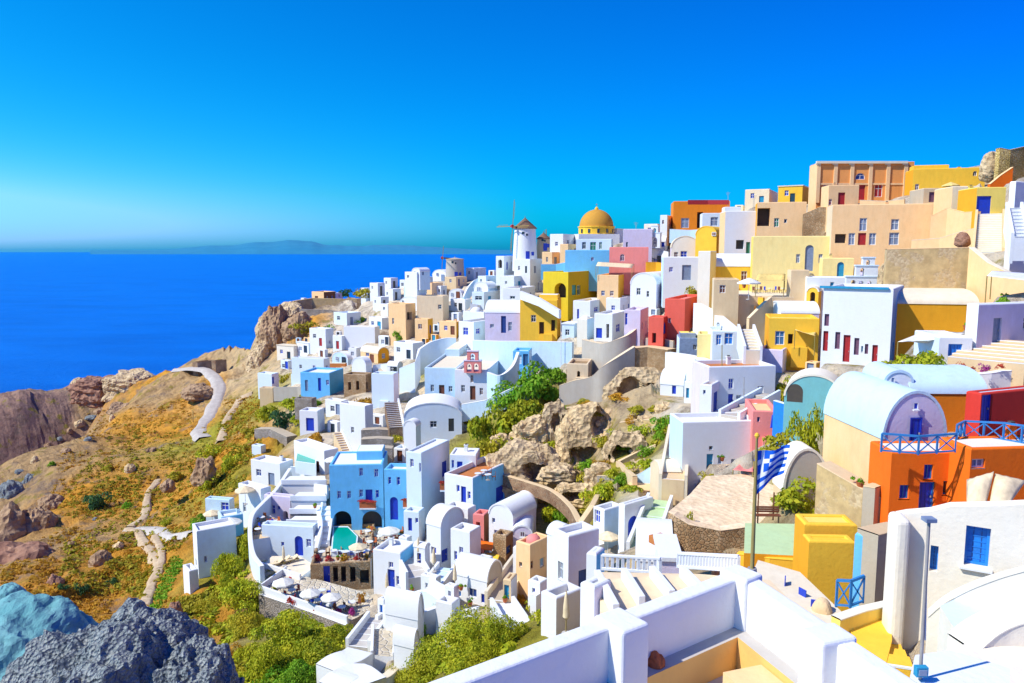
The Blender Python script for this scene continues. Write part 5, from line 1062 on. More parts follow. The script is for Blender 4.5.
r=H('peach vault house with a pale blue barrel roof', 821,880,942,392,486,86,9,'peach','vs',m2='lilac',rm='paleblue',d=46.5,rise=3.0,fd=2,ops=[(834.5,408.5,843,424.5,'wS'),(908,417,920,449,'dB'),(912,402,917,409,'wB')])  # lilac arch end: shade put into the plaster colour
garden_wall('rough rubble base wall under the peach vault house', [(824,462,47),(845,474,45.5),(868,487,44),(884,495,43.4)], 5.5, 1.2, 'tanrubble','tan')
garden_wall('tan rock pier at the corner of the rubble base', [(868,484,43.6),(880,486,43)], 5, 1.0, 'concrete','tan')
def orange_house():
    r=H('orange house with a blue plank door and blue terrace railing', 888,967,1060,452,516,0,2.6,'orange',m2='orange',rm='warmwhite',d=42,fd=4,par=.1,ops=[(919,482,934.5,512,'dB'),(924,464.6,933,479.5,'wB'),(899.5,485,909,499,'wB'),(943,481,953,495,'wD')],trim='railblue')
    return r
r0=orange_house()
H('right orange wing with white ledge under the terrace', 967,1040,1060,447,510,-6,2.6,'orange',m2='orange',rm='warmwhite',d=40.6,fd=3,par=.1,ops=[(968.5,459,985,468,'wS')])
def railing(label,pts,h=1.05,k='railblue'):
    P=[pt(*q) for q in pts]; t=thing('railing',label,'railing',P[len(P)//2]); m=MB(t.location); top=MB(t.location); low=MB(t.location)
    for a,b in zip(P[:-1],P[1:]):
        n=max(1,int(round(np.linalg.norm(b-a)/1.15)))
        for i in range(n):
            p,q=a+(b-a)*i/n,a+(b-a)*(i+1)/n; m.bar(p,p+UPZ*h,.09,k); m.bar(p+UPZ*.12,q+UPZ*(h-.06),.055,k); m.bar(q+UPZ*.12,p+UPZ*(h-.06),.055,k)
        m.bar(b,b+UPZ*h,.06,k); top.bar(a+UPZ*h,b+UPZ*h,.11,k); low.bar(a+UPZ*.1,b+UPZ*.1,.08,k)
    m.build('cross_bars',t); top.build('top_rail',t); low.build('bottom_rail',t); return t
railing('blue cross barred railing before the vault house door', [(881,452,41.2),(918,455,40.6),(955,452.5,40.6)])
railing('blue cross barred railing along the right terrace', [(956,443,42.5),(964,438.5,44),(1003,441,42.5),(1040,447,41)])
H('ochre house with a long pale blue barrel roof', 909,980,984,373,430,2,6,'brownorange','vs',m2='brownorange',rm='paleblue',d=50,rise=1.4)
H('red walled house end with a tall cobalt door', 979,1060,1066,389,428,-22,1.0,'red',m2='red',rm='paleblue',d=47.5,ops=[(980,391,992,424,'dB')],par=.1)
H('low white vault front between the two blue barrel roofs', 884,909,912,371,392,6,4,'white','vf',m2='paleblue',rm='paleblue',d=50.5,ops=[(890,377,894,383,'wS')])
# near right white house: built on its own level
def near_house():
    g=pt(930,600,24); t=thing('house','near white house with a deep blue shuttered window','house',g); loc=g
    ya=math.radians(30); Nn=np.array([-math.sin(ya),-math.cos(ya),0]); U=np.array([math.cos(ya),-math.sin(ya),0]); O=pt(895,560,25)
    top=[(895,516),(906,514),(930,512),(950,507),(975,506.5),(1000,506),(1060,503)]
    tp=[on_plane(x,y,O,Nn) for x,y in top]; zb=pt(930,700,25)[2]-3
    A=tp[0].copy(); L=float((tp[-1]-A)@U); zmin=min(p[2] for p in tp)-.35
    O2=np.array([A[0],A[1],0]); hs=[]
    for x0,y0,x1,y1,a in [(965,525,990,565,True),(930,545,938,571,False)]:
        p,q=on_plane(x0,(y0+y1)/2,O,Nn),on_plane(x1,(y0+y1)/2,O,Nn); hs.append((float((p-O2)@U),float((q-O2)@U),on_plane(x0,y1,O,Nn)[2],on_plane(x0,y0,O,Nn)[2],.3,False))
    m=MB(loc); us=[float((p-O2)@U) for p in tp]; zt_=[float(p[2]) for p in tp]; cu=sorted(set(us+[u for h in hs for u in h[:2]])); top=lambda u: float(np.interp(u,us,zt_)); Q=lambda u,z,n=0.: O2+U*u+UPZ*z+Nn*n
    for a,b in zip(cu[:-1],cu[1:]):
        h=next((h for h in hs if h[0]<(a+b)/2<h[1]),None)
        if h is None: m.poly([Q(a,zb),Q(b,zb),Q(b,top(b)),Q(a,top(a))],'warmwhite')
        else: m.poly([Q(a,zb),Q(b,zb),Q(b,h[2]),Q(a,h[2])],'warmwhite'); m.poly([Q(a,h[3]),Q(b,h[3]),Q(b,top(b)),Q(a,top(a))],'warmwhite')
    for u0,u1,a,b,dp,_ in hs:
        for q in ([(u0,a),(u0,b)],[(u0,b),(u1,b)],[(u1,b),(u1,a)],[(u1,a),(u0,a)]): m.poly([Q(*q[0]),Q(*q[1]),Q(*q[1],-dp),Q(*q[0],-dp)],'warmwhite')
    m.grid([tp,[p-Nn*.4+UPZ*.05 for p in tp],[p-Nn*1.2-UPZ*.5 for p in tp],[p-Nn*4-UPZ*3.2 for p in tp]],'warmwhite')
    m.poly([O2+UPZ*zb-Nn*4,O2+UPZ*zb,tp[0],tp[0]-Nn*1.2-UPZ*.5,tp[0]-Nn*4-UPZ*3.2],'warmwhite'); m.build('wall',t)
    for h in hs: fill_opening(t,'s','b',O2,U,Nn,h[0],h[1],h[2],h[3],.3,False,True)
    h=hs[0]; m=MB(loc); c=O2+U*(h[0]+h[1])/2+UPZ*(h[2]-.06)+Nn*.06; m.box(c,(h[1]-h[0]+.25,.2,.1),'white',axes=(U,Nn,UPZ)); m.build('sill',t,bevel=.02)
    # rounded corner buttress at the left end
    p0,p1=pt(896,520,24.6),pt(912,516,24.4); m=MB(loc); c=(p0+p1)/2; w=np.linalg.norm(p1-p0); m.box((c[0],c[1]+.3,(c[2]+zb)/2),(w,1.0,c[2]-zb),'warmwhite',-.2); m.build('buttress',t,bevel=.18)
near_house()
garden_wall('curved white arch ledge in front of the near house', [(928,612,21.5),(945,598,21.3),(970,585,21),(1000,574,20.6),(1040,563,20)], 2.6, .5, 'warmwhite','warmwhite',sm=True)
terrace('narrow blue shaded roof strip below the curved ledge', [(940,606),(962,640),(990,620),(1060,590),(1060,570),(985,585)], (970,615,20), 1.5,'bluewhite','warmwhite')  # the floor colour carries the blue of the shade
garden_wall('second curved cream roof edge at the right frame edge', [(962,642,17.5),(985,624,17.6),(1010,614,17.6),(1060,602,17.4)], 3., .9, 'warmwhite','warmwhite',sm=True)
_,ZN=terrace('broad cream flat roof in the right corner', [(962,645),(1060,606),(1120,690),(940,720)], (990,650,17), 4,'warmwhite','warmwhite')
terrace('low white roof block at the bottom right corner', [(915,655),(950,650),(1010,668),(1010,720),(900,720)], (950,660,14.5), 4,'white','white')
terrace('yellow sunken stair court beside the near house', [(838,618),(890,603),(892,640),(885,668)], (870,625,25), 3,'gold','gold')
garden_wall('cream curb along the yellow stair court', [(836,617,24.5),(862,608,25.2),(893,601,26)], 2.2, .35, 'yellow','warmwhite')
stairs('yellow steps inside the sunken court', (886,660,22.5),(868,628,26),1.6,'gold','gold',n=5,sides=(0,0))
H('white blue side house with a blue balcony rail', 851,866,872,536,606,40,3,'skyblue',m2='white',rm='sand',d=33)
garden_wall('rough tan stone pier wall with a drain pipe', [(868,531,33),(880,528,33.5),(896,525,34)], 6, 1.0, 'concrete','sand')
railing('small bright blue balcony railing by the yellow block', [(836,607,31),(850,608,30.5),(863,603,30.5)],1.2)
# ================================================================== the near parapet and roof terrace
ZT=-5.0
def A(x,y,z=ZT): return at_z(x,y,z)
def parapet():
    o=[A(420,684),A(741,566),A(905,673)]; o[0]=o[1]+(o[0]-o[1])*1.25; o[2]=o[1]+(o[2]-o[1])*1.5
    t=thing('parapet_wall','thick white parapet of the near roof with square piers','parapet',o[1]-UPZ*.85); th=.29
    def seg(p,q,nm,inner):
        d=(q-p)/np.linalg.norm(q-p); s=np.array([d[1],-d[0],0])*inner; m=MB(t.location)
        poly=[p,q,q+s*th-d*0,p+s*th]; m.prism(poly,.95,'white'); m.build(nm,t,bevel=.045,merge=True); return d,s
    d1,s1=seg(o[0],o[1],'left_parapet',1); d2,s2=seg(o[1],o[2],'right_parapet',1)
    def pier(c,d,s,w,nm,up=.1,dep=.55):
        m=MB(t.location); m.box(c+s*dep/2+UPZ*(up/2-.5),(w,dep+.02,1.0+up),'white',axes=(d,s,UPZ)); m.build(nm,t,bevel=.05)
    # corner pier, left pier, right pier
    pier(o[1]-d1*.28-s1*.03,d1,s1,.42,'pier',.06,.5)
    a=A(610,616); k=float((a-o[1])@d1); pier(o[1]+d1*k-s1*.03,d1,s1,.5,'pier',.05,.58)
    b=A(842,633); k=float((b-o[1])@d2); pier(o[1]+d2*k-s2*.03,d2,s2,.45,'pier',.05,.55)
    # floor ledge and the sunken tan gutter
    fl=o[1]-UPZ*.76
    L1=float(np.linalg.norm(o[0]-o[1])); L2=float(np.linalg.norm(o[2]-o[1]))
    r=thing('roof_terrace','near roof floor with a raised ledge and tan sunken basin','terrace',fl); m=MB(r.location)
    c=fl+s1*.3+s2*.3; w=.62; zz=fl[2]
    def Z(p,z): q=p.copy(); q[2]=z; return q
    # ledge ring along both walls, then a step down to the basin
    i0=o[1]+s1*.0+s2*.0; ins=lambda a,b: o[1]-d1*0+s1*a+s2*b
    den=float(d1[0]*d2[1]-d1[1]*d2[0])
    def corner(a): # intersection of lines offset by a from both outer edges
        p=o[1]+s1*a; q=o[1]+s2*a; v=q-p; k=(v[0]*d2[1]-v[1]*d2[0])/den; return p+d1*k
    c1,c2=corner(.26),corner(.52); c3=corner(1.35)
    Lf=lambda cc: cc-d1*L1; Rf=lambda cc: cc+d2*L2
    m.grid([[Z(Lf(c1),zz),Z(Lf(c2),zz)],[Z(c1,zz),Z(c2,zz)],[Z(Rf(c1),zz),Z(Rf(c2),zz)]],'greypave'); m.build('ledge',r)
    m=MB(r.location); m.grid([[Z(Lf(c2),zz-.55),Z(Lf(c2),zz+.004)],[Z(c2,zz-.55),Z(c2,zz+.004)],[Z(Rf(c2),zz-.55),Z(Rf(c2),zz+.004)]],'basintan'); m.build('basin_wall',r)
    m=MB(r.location); far=c2-d1*L1+d2*L2; m.poly([Z(Lf(c2),zz-.5),Z(c2,zz-.5),Z(Rf(c2),zz-.5),Z(far,zz-.5)],'greypave'); m.build('basin_floor',r)
    m=MB(r.location); c4=corner(1.75); c5=corner(2.05)
    m.grid([[Z(c2+d2*.6+s2*.02,zz-.49),Z(c2+d2*.6+s2*.02,zz-.1),Z(c2+d2*.6+s2*.65,zz-.1),Z(c2+d2*.6+s2*.65,zz-.49)],[Z(Rf(c2)+s2*.02,zz-.49),Z(Rf(c2)+s2*.02,zz-.1),Z(Rf(c2)+s2*.65,zz-.1),Z(Rf(c2)+s2*.65,zz-.49)]],'peach')
    m.poly([Z(c2+d2*.6+s2*.02,zz-.49),Z(c2+d2*.6+s2*.65,zz-.49),Z(c2+d2*.6+s2*.65,zz-.1),Z(c2+d2*.6+s2*.02,zz-.1)],'peach'); m.build('bench_step',r)
    # house body that carries the roof
    hb=thing('house','white house under the near roof parapet','house',fl-UPZ*8); m=MB(hb.location); q=[o[1],o[0],o[0]+d2*L2,o[2]]; m.prism([Z(p+(s1+s2)*.02,zz-.58) for p in q],10,'white'); m.build('wall',hb)
    return o,d1,s1,d2,s2,zz
PO,PD1,PS1,PD2,PS2,PZ=parapet()
rock('broken red clay pot lying on the near roof ledge', 656,664,20,13,'clay',d=at_z(656,664,PZ)[1],seed=3,sub=4,sink=.45,rough=.35,name='clay_pot',cat='pot')
rock('small heap of dry plant litter on the basin floor', 742,654,16,8,'rockbrown',d=at_z(742,654,PZ-.5)[1],seed=5,sub=4,sink=.3,rough=.5,name='litter_heap',cat='debris')
rock('small clay shard beside the right parapet', 803,661,10,14,'rockred',d=at_z(803,661,PZ)[1],seed=6,sub=4,sink=.45,rough=.35,name='clay_shard',cat='debris')
def flag():
    d=at_z(752,571,ZT)[1]; g=pt(752,571,d); t=thing('flagpole','thin ochre flagpole standing on the parapet corner','flagpole',g); tip=pt(757,437,d); m=MB(g); m.tube(g-UPZ*.1,g+(tip-g)*.62,.032,.028,'polewood',10); m.tube(g+(tip-g)*.62,tip,.026,.018,'polewood',10); m.build('pole',t)
    m=MB(g); m.lathe(tip,[(.02,-.02),(.04,.02),(.03,.05),(.005,.07)],'gold',10); m.build('finial',t); m=MB(g); m.tube(g-UPZ*.06,g+UPZ*.05,.08,.07,'metal',10); m.build('base_bracket',t)
    n,mm=36,27; h0,h1=pt(756.3,451,d),pt(754,498,d); f=tag(bpy.data.objects.new('flag',None),'blue and white striped Greek flag drooping from the pole','flag',kind='thing'); bpy.data.objects.remove(f)
    m=MB(h0)
    def P(u,v):  # u hoist->fly, v top->bottom
        top=pt(756.3+34*u,451-3.5*u+2.5*math.sin(u*5)*u,d); bot=pt(754.5+29*u,499-28*u**.75,d); w=math.sin(u*9+v*2.2)*.05*u**.6+math.sin(v*7+u*4)*.02*u; q=top+(bot-top)*v; return q+np.array([.0,w*1.4,0])+np.array([w*.4,0,0])
    G=[[P(i/n,j/mm) for i in range(n+1)] for j in range(mm+1)]
    V=[p for r in G for p in r]; m.v=[tuple(p) for p in V]
    for j in range(mm):
        for i in range(n):
            s=j*9//mm; cant=(i<n*.4 and s<5)
            if cant:
                cx,cy=(i+.5)/(n*.4),(j+.5)/(mm*5/9); k='flagwhite' if abs(cx-.5)<.1 or abs(cy-.5)<.1 else 'flagblue'
            else: k='flagblue' if s%2==0 else 'flagwhite'
            a=j*(n+1)+i; m.f.append((a,a+n+1,a+n+2,a+1)); m.m.append(m.mi(k))
    m.smooth=True; tag(m.build('flag'),'blue and white striped national flag drooping from the pole','flag',kind='thing')
flag()
def lamp():
    d=13.8; b=pt(920,690,d); tp=pt(929,521,d); t=thing('lamp_post','grey metal post with a small blue box at the lower right','post',b-UPZ*1.0); m=MB(t.location); m.tube(b-UPZ*1.0,tp,.034,.03,'metal',12); m.build('pole',t)
    m=MB(t.location); m.box(tp+UPZ*.03,(.2,.2,.07),'slate'); m.build('cap',t); c=pt(921,671,d-.1); m=MB(t.location); m.box(c,(.23,.12,.2),'teal'); m.box(c-np.array([0,.075,0]),(.16,.02,.12),'slate'); m.build('junction_box',t,bevel=.015)
    m=MB(t.location); m.bar(pt(927,560,d),pt(922,640,d)+np.array([.06,0,0]),.02,'whitepaint'); m.build('cable',t)
lamp()
# roof terrace with white beams just behind the parapet
_,ZQ=terrace('cream tiled terrace with white beams behind the parapet', [(600,572),(700,574),(770,580),(790,600),(700,640),(600,640)], (660,580,31), 4,'beige','white')
for i,(a,b) in enumerate([((597,575),(616,610)),((624,573),(642,602)),((652,571),(672,596)),((682,571),(700,590))]):
    p,q=at_z(*a,ZQ+.25),at_z(*b,ZQ+.25); t=thing('roof_beam','',None,(p+q)/2-UPZ*.3); tag(t,['leftmost longest white beam on the cream tiled terrace','second white beam from the left on the cream terrace','third white beam from the left on the cream terrace','rightmost white beam on the cream tiled terrace'][i],'beam','white beams on the cream terrace'); m=MB(t.location); m.bar(p,q,.28,'white',.5); m.build('beam',t,bevel=.03)
def balustrade(label,a,b,h,n,d0,d1):
    p,q=pt(*a,d0),pt(*b,d1); t=thing('balustrade',label,'railing',p); m=MB(t.location); m.bar(p+UPZ*h,q+UPZ*h,.16,'white',.12); m.build('top_rail',t,bevel=.02); m=MB(t.location); m.bar(p+UPZ*.08,q+UPZ*.08,.16,'white',.14); m.build('bottom_rail',t,bevel=.02)
    for i in range(n+1):
        c=p+(q-p)*i/n; m=MB(t.location); m.box(c+UPZ*h/2,(.13,.1,h),'white'); m.build('baluster',t)
balustrade('white balustrade with wide gaps above the cream terrace',(602,570),(660,574),.75,11,35,34)
balustrade('white balustrade with thin posts right of the first one',(678,568),(738,572),.7,20,33,31)
H('pale blue pier house left of the balustrade', 586,596,604,554,590,30,3,'white',m2='skyblue',rm='white',d=36)
H('white stair house with a row of small vents', 580,594,610,587,628,46,3,'white',m2='lilac',rm='white',d=29)
H('white block right of the balustrade with lilac front', 660,676,680,560,582,6,3,'lilac','slab',m2='white',rm='white',d=36)
hh_=H('white sloping roof house with a red brown hatch', 636,668,672,540,570,10,6,'white','vs',m2='white',rm='white',d=48,rise=1.5)
q=MB(hh_.location); q.box(pt(659,541,47.3)+UPZ*.1,(1.0,.9,.5),'terracotta',.5); q.build('hatch',hh_,bevel=.03)
# the near left rocks
rock('large craggy grey rock in the lower left corner', 118,722,190,112,'rockgrey',d=25,seed=2,rough=.36,sub=6,ridge=.6,fs=1.9,sink=.5)
rock('second craggy grey rock shoulder at the bottom', 192,728,118,84,'rockgrey',d=24,seed=9,rough=.36,sub=6,ridge=.6,fs=2.0,sink=.5)
rock('smooth teal blue rock slab at the left edge', 20,725,150,122,'rockteal',d=31,seed=5,rough=.26,sub=6,fs=1.2,sink=.5,block=.7,ridge=.15)
rock('small dark teal rock above the slab at the left edge', 8,610,40,27,'rockteal',d=42,seed=11,rough=.2,sub=5,sink=.6)
update_ground()
# ================================================================== roads, paths, rocks, plants
ribbon('pale grey road bending down the headland', [(205,441,178),(200,424,192),(212,405,208),(220,390,222),(207,380,240),(178,385,250)], 2.5, 'roadgrey','road')
ribbon('sandy track on the ochre slope', [(158,478),(148,497),(145,517),(130,528)], 1.2, 'dirtpath')
ribbon('forked sandy footpath', [(128,530),(140,537),(153,553),(160,568),(152,588),(143,612)], 1.2, 'dirtpath')
ribbon('white paved walkway to the outermost house', [(126,531),(142,529),(160,530),(172,537),(192,532)], 1.5, 'whitepath')
ribbon('short sandy lane below the white walkway', [(155,537),(162,552),(160,570)], .9, 'dirtpath')
ribbon('faint sandy trail above the scrub', [(252,392),(238,402),(228,420),(222,442)], 1.6, 'dirtpath')
rock('larger tan rock knoll at the end of the headland', 132,388,44,14,'rocktan',d=290,seed=3,rough=.4,fs=2.4,ridge=.4,block=.7,sink=.6)
rock('reddish rock knoll left of the larger knoll', 100,390,44,13,'rockred',d=294,seed=13,rough=.4,fs=2.4,ridge=.4,block=.7,sink=.6)
rock('small pale rock left of the headland knoll', 80,388,16,12,'rockpale',d=299,seed=21)
rock('dark red rock at the foot of the headland knoll', 86,389,14,8,'rockred',d=294,seed=23)
H('long dark stone shed on the headland brink', 193,198,214,362.5,376,30,8,'darkrubble',m2='greyrubble',rm='beige',d=243)
H('dark stone shed right of the long headland shed', 212,216,227,361,373,30,7,'darkrubble',m2='greyrubble',rm='concrete',d=240)
for i,a in enumerate([(22,566,66,24,'rockred',112,'purple red scree rock at the left edge'),(12,540,46,34,'rockbrown',135,'shaded cliff rock at the left edge'),(38,532,34,26,'rockbrown',137,'brown cliff buttress beside the left edge rock'),(52,508,24,14,'rockbrown',150,'brown rock above the buttress'),(10,496,26,16,'rockgrey',158,'pale grey rock on the gully rim'),(28,484,20,10,'rockgrey',164,'blue grey rock on the gully rim'),(108,462,18,9,'rockbrown',180,'dark rock on the middle slope'),(122,412,26,10,'rockbrown',235,'dark rock below the headland road'),(146,410,22,9,'rockbrown',235,'second dark rock below the headland road'),(200,396,34,12,'rockbrown',220,'rock bank inside the road bend'),(152,455,14,8,'rockbrown',178,'brown rock near the middle of the slope'),(100,562,20,11,'rockbrown',108,'brown rock above the teal slab'),(55,585,18,10,'rockred',100,'red rock beside the dark bush'),(205,478,24,22,'rockbrown',140,'grey brown crag above the outermost house'),(168,488,14,9,'rockbrown',140,'rock beside the sandy track'),(70,462,16,9,'rockgrey',180,'grey boulder on the gully rim'),(175,612,16,10,'rockred',82,'pinkish rock near the footpath end')]):
    rock(a[6],*a[:4],a[4],d=a[5],seed=30+i,rough=.4,sub=4,ridge=.2,fs=2.)
for i,a in enumerate([(60,440),(48,447),(80,425),(92,418),(70,432),(35,462),(20,472),(100,412),(112,420),(88,440),(66,452),(130,470),(95,520),(72,545),(118,548)]):
    rock(['rock on the gully rim farthest from the camera','second rock along the gully rim','flat rock under the headland cliff top','grey rock left of the road rocks','small rock midway on the gully rim','low rock at the near end of the gully rim','edge rock nearest the left frame side','small rock below the headland road','brown rock on the upper slope','lone rock in the upper scrub','small rock inside the gully rim','rock under the sandy track','rock in the middle of the ochre scrub','rock left in the ochre scrub','rock below the forked footpath'][i],a[0],a[1],6+i%4*2,3+i%3*1.5,['rockgrey','rockbrown','rockpale'][i%3],seed=60+i,rough=.4,sub=3,fs=2.)
# cliff at the tip and the ravine with caves
for i,a in enumerate([(278,345,34,40,240,'rockbrown'),(262,368,26,26,236,'rocktan'),(300,335,34,22,238,'rockbrown'),(290,318,30,14,256,'rocktan'),(270,330,24,22,250,'rocktan')]):
    rock(['brown cliff face under the far tip','tan cliff foot at the sea edge','brown crag below the bastion walls','tan crag on the bastion edge','upper cliff edge seen against the sea'][i],*a[:4],a[5],d=a[4],seed=90+i,rough=.38,sub=5,ridge=.3,fs=1.8,dep=1.3)
S_=shrub
R_=dict(dep=.45,rough=.3,sub=6,block=.62,ridge=.22)
rock('broad pale ravine cliff with two bluish hollows', 584,463,58,56,'rockpale',d=100,seed=41,caves=[(597,420,17,30),(584,452,22,14)],fs=1.7,**R_)
rock('pale cave rock beside the green bushes', 524,480,70,40,'rocktan',d=96,seed=44,caves=[(537,468,22,18)],fs=2.,**R_)
rock('tan rock with a mossy cave mouth', 626,462,48,30,'rocktan',d=92,seed=46,caves=[(622,452,20,15)],fs=2.,**R_)
rock('tall narrow rock with a dark niche', 555,438,26,36,'rocktan',d=103,seed=48,caves=[(556,422,11,20)],fs=1.8,**R_)
rock('rock under the stone wall with two arched caves', 641,402,66,30,'rocktan',d=110,seed=50,caves=[(628,389,22,24),(653,389,18,20)],fs=1.5,**R_)
rock('low rock ledge with a small dark cave above the path wall', 576,500,46,18,'rockpale',d=87,seed=52,caves=[(574,493,17,9)],fs=2.,**R_)
for i,a in enumerate([(512,436,34,10,101),(570,408,52,6,108),(606,430,26,9,99),(640,420,40,8,99),(556,466,30,8,95),(598,476,34,8,90),(640,466,26,9,86),(520,462,26,7,97)]):
    garden_wall(['ruined rubble wall above the cave rock','ruined wall along the ravine top','broken rubble wall beside the bluish hollow','ruined rubble wall above the mossy cave','short rubble wall in the ravine floor','rubble wall left of the ravine bushes','rubble wall under the thin ravine walls','rubble wall piece at the foot of the bushes'][i],[(a[0]-a[2]/2,a[1]+2),(a[0],a[1]-1),(a[0]+a[2]/2,a[1])],a[3]*.13+.4,.6,['tanrubble','rubble','greyrubble'][i%3],'tan')
for i,a in enumerate([(612,424,34,14,102),(650,428,30,12,96),(558,476,34,11,93),(502,448,22,14,103),(600,480,30,14,88),(668,420,26,16,96),(640,472,22,12,84),(530,440,34,22,103)]):
    rock(['tan rock spur above the mossy cave','tan rock spur under the white yard','broken pale rock in the ravine floor','grey rock at the edge of the green bushes','pale rock left of the ravine bushes','rock beside the white canvas covers','rock under the ravine wall','pale rock between the caves and bushes'][i],*a[:4],['rocktan','rockpale'][i%2],d=a[4],seed=70+i,rough=.4,sub=5,ridge=.3,fs=2.4,dep=.6,block=.65)
for i,a in enumerate([(600,416,20,12,'leafolive'),(575,470,22,12,'leaf'),(612,478,26,14,'leaf'),(645,455,20,12,'leafgreen'),(540,486,22,12,'leafolive'),(568,425,12,14,'leaf'),(630,425,22,10,'leafdry'),(655,412,18,10,'leafolive'),(590,406,20,8,'leafdry'),(520,446,18,10,'leafolive'),(560,494,16,9,'leaf'),(632,492,26,12,'leaf')]):
    S_(['olive bush on top of the bluish hollow','golden bush at the foot of the ravine cliff','golden bush under the mossy cave','green bush right of the mossy cave','olive bush below the cave rock','golden bush between niche and hollow','dry bush at the ravine wall','olive bush below the arched caves','dry bush on the ravine top wall','olive bush above the cave rock','golden bush on the low rock ledge','golden bush beside the pinkish yard'][i],*a[:4],a[4],n=900,size=.085,group='bushes among the ravine rocks')
for i,a in enumerate([(548,452,26,16,'leaf'),(534,456,20,12,'leafolive'),(604,446,22,16,'leafolive'),(616,438,18,10,'leaf'),(565,462,26,14,'leaf'),(586,470,24,14,'leafgreen'),(600,468,20,12,'leafdry'),(648,470,26,16,'leaf'),(636,446,16,10,'leafgreen'),(540,496,20,14,'leaf'),(526,494,16,10,'leafdry'),(660,440,14,16,'leafgreen'),(615,400,26,10,'leafdry'),(636,412,24,10,'leafolive'),(582,404,16,8,'leafolive'),(620,484,22,16,'leafgreen'),(575,505,22,14,'leaf'),(590,500,20,12,'leafolive'),(508,444,20,12,'leaf'),(560,410,20,10,'leafgreen')]):
    S_(['golden bush over the cave rock mouth','olive bush on the cave rock','olive bush right of the bluish hollow','golden bush above the mossy cave mouth','golden bush in front of the niche rock','green bush under the bluish hollow','dry bush in the ravine middle','golden bush left of the ravine stairs','green bush on the mossy cave','golden bush along the brown path wall','dry bush behind the corner house','green creeper on the ravine stair wall','dry grass under the castle wall','olive bush before the arched caves','olive bush at the castle wall foot','green bush above the pinkish yard','golden bush below the low ledge','olive bush right of the low ledge','golden bush below the ruined wall','green bush on the ravine rim'][i],*a[:4],a[4],n=900,size=.085,group='bushes filling the ravine')
GB='green bushes on the church slope'
for i,a in enumerate([(535,398,56,36,'leafgreen'),(553,383,34,24,'leafgreen'),(508,408,48,26,'leafgreen'),(482,442,42,38,'leaf'),(508,434,50,36,'leaf'),(490,462,44,30,'leafolive'),(527,416,42,26,'leaf'),(472,424,26,22,'leafolive'),(552,400,26,20,'leafgreen'),(516,456,30,20,'leafolive')]):
    S_(['broad bright green bush right of the church','smaller green bush at the top of the church slope','green bush beneath the blue ramp wall','golden green bush nearest the arched hall','large golden bush in the middle of the church slope','lowest olive bush on the church slope','golden bush between the green ones','olive bush at the left of the church slope','green bush above the tall niche rock','olive bush beside the pale cave rock'][i],*a[:4],a[4],n=1500,size=.075,group=GB)
for i,a in enumerate([(450,364,30,18,'leafolive'),(498,368,34,10,'leafdry'),(560,530,22,28,'leafgreen'),(548,520,24,22,'leaf'),(608,500,32,26,'leaf'),(590,488,26,18,'leafolive'),(560,468,18,10,'leaf'),(663,428,24,14,'leafgreen'),(640,436,24,14,'leaf'),(709,485,20,15,'leafolive'),(792,511,60,34,'leaf'),(784,405,28,34,'leafolive'),(795,396,18,24,'leaf'),(888,380,40,30,'leaf'),(914,377,54,34,'leaf'),(927,366,22,14,'leafgreen'),(1013,277,16,10,'leafgreen'),(1003,305,14,13,'leafgreen'),(997,172,20,20,'leafolive'),(806,224,12,15,'leafgreen'),(693,301,20,16,'leafolive'),(888,292,12,20,'leafolive'),(724,312,8,12,'leafgreen'),(968,216,10,18,'leafgreen'),(967,240,9,8,'leafgreen'),(625,450,20,10,'leafgreen'),(688,540,16,34,'leafolive'),(690,520,18,22,'leafolive')]):
    S_(['golden bush on the bank above the church wing','low dry bank behind the church gable','green bush right of the pink chapel path','golden bush beside the ravine path wall','large golden bush in the ravine floor','olive bush under the cave ledge','small golden tuft on the cave rock','green bush on the ravine wall','golden bush above the mossy cave','olive bush beside the teal door','big golden bush before the white arch','olive creeper left of the turquoise canopy','golden creeper above the turquoise canopy','golden hedge left part below the big white house','golden hedge right part below the big white house','green tip of the hedge by the kiosk','green plant on the peach buttress wall','green plant under the pergola','dark olive bush on the skyline rocks','green plant right of the tan manor','olive rubble bush under the twin vault house','olive bush beside the four arch bell wall','green plant at the foot of the tan tower','climbing plant on the cream house','green tuft on the lower pink wall','mossy tuft in the cave mouth','hanging olive bush on the rubble wall','olive bush at the rubble wall corner'][i],*a[:4],a[4],n=1000,size=.08,d={10:49.5,13:55.5,14:55.5,15:56}.get(i))
GL='bushes among the houses on the left brink'
for i,a in enumerate([(268,420,28,22,'leaf'),(284,424,30,20,'leafdark'),(290,408,30,16,'leaf'),(306,402,22,14,'leaf'),(284,382,14,10,'leafolive'),(296,424,16,14,'leaf'),(360,408,24,16,'leafdry'),(316,443,22,16,'leafdry'),(393,443,18,14,'leafolive'),(345,296,14,9,'leafdark'),(360,296,18,13,'leafolive'),(300,332,34,14,'leafolive'),(325,334,18,10,'leafgreen'),(318,405,10,10,'leafgreen'),(400,340,12,16,'leafgreen'),(440,352,10,8,'leafgreen'),(360,322,16,8,'leafgreen'),(330,345,10,8,'leafdark')]):
    S_(['golden bush left of the roofless stone house','dark bush below the roofless stone house','golden bush behind the roofless stone house','small bush on the grey garden wall','olive bush beside the cliff brink house','golden bush beside the white blue door house','dry brown bush below the brown rubble house','dry bush above the plunge pool','golden bush left of the vestibule','dark bush behind the bastion','olive bush right of the bastion top','olive bush on the cliff edge top','green bush above the cubic house','green bush beside the dark cistern','green bush before the beige house','green bush at the bank beside the church','green bush right of the tip cliff houses','dark bush by the cubic house'][i],*a[:4],a[4],n=700,size=.09,group=GL)
GV='dense bushes on the slope at the lower frame edge'
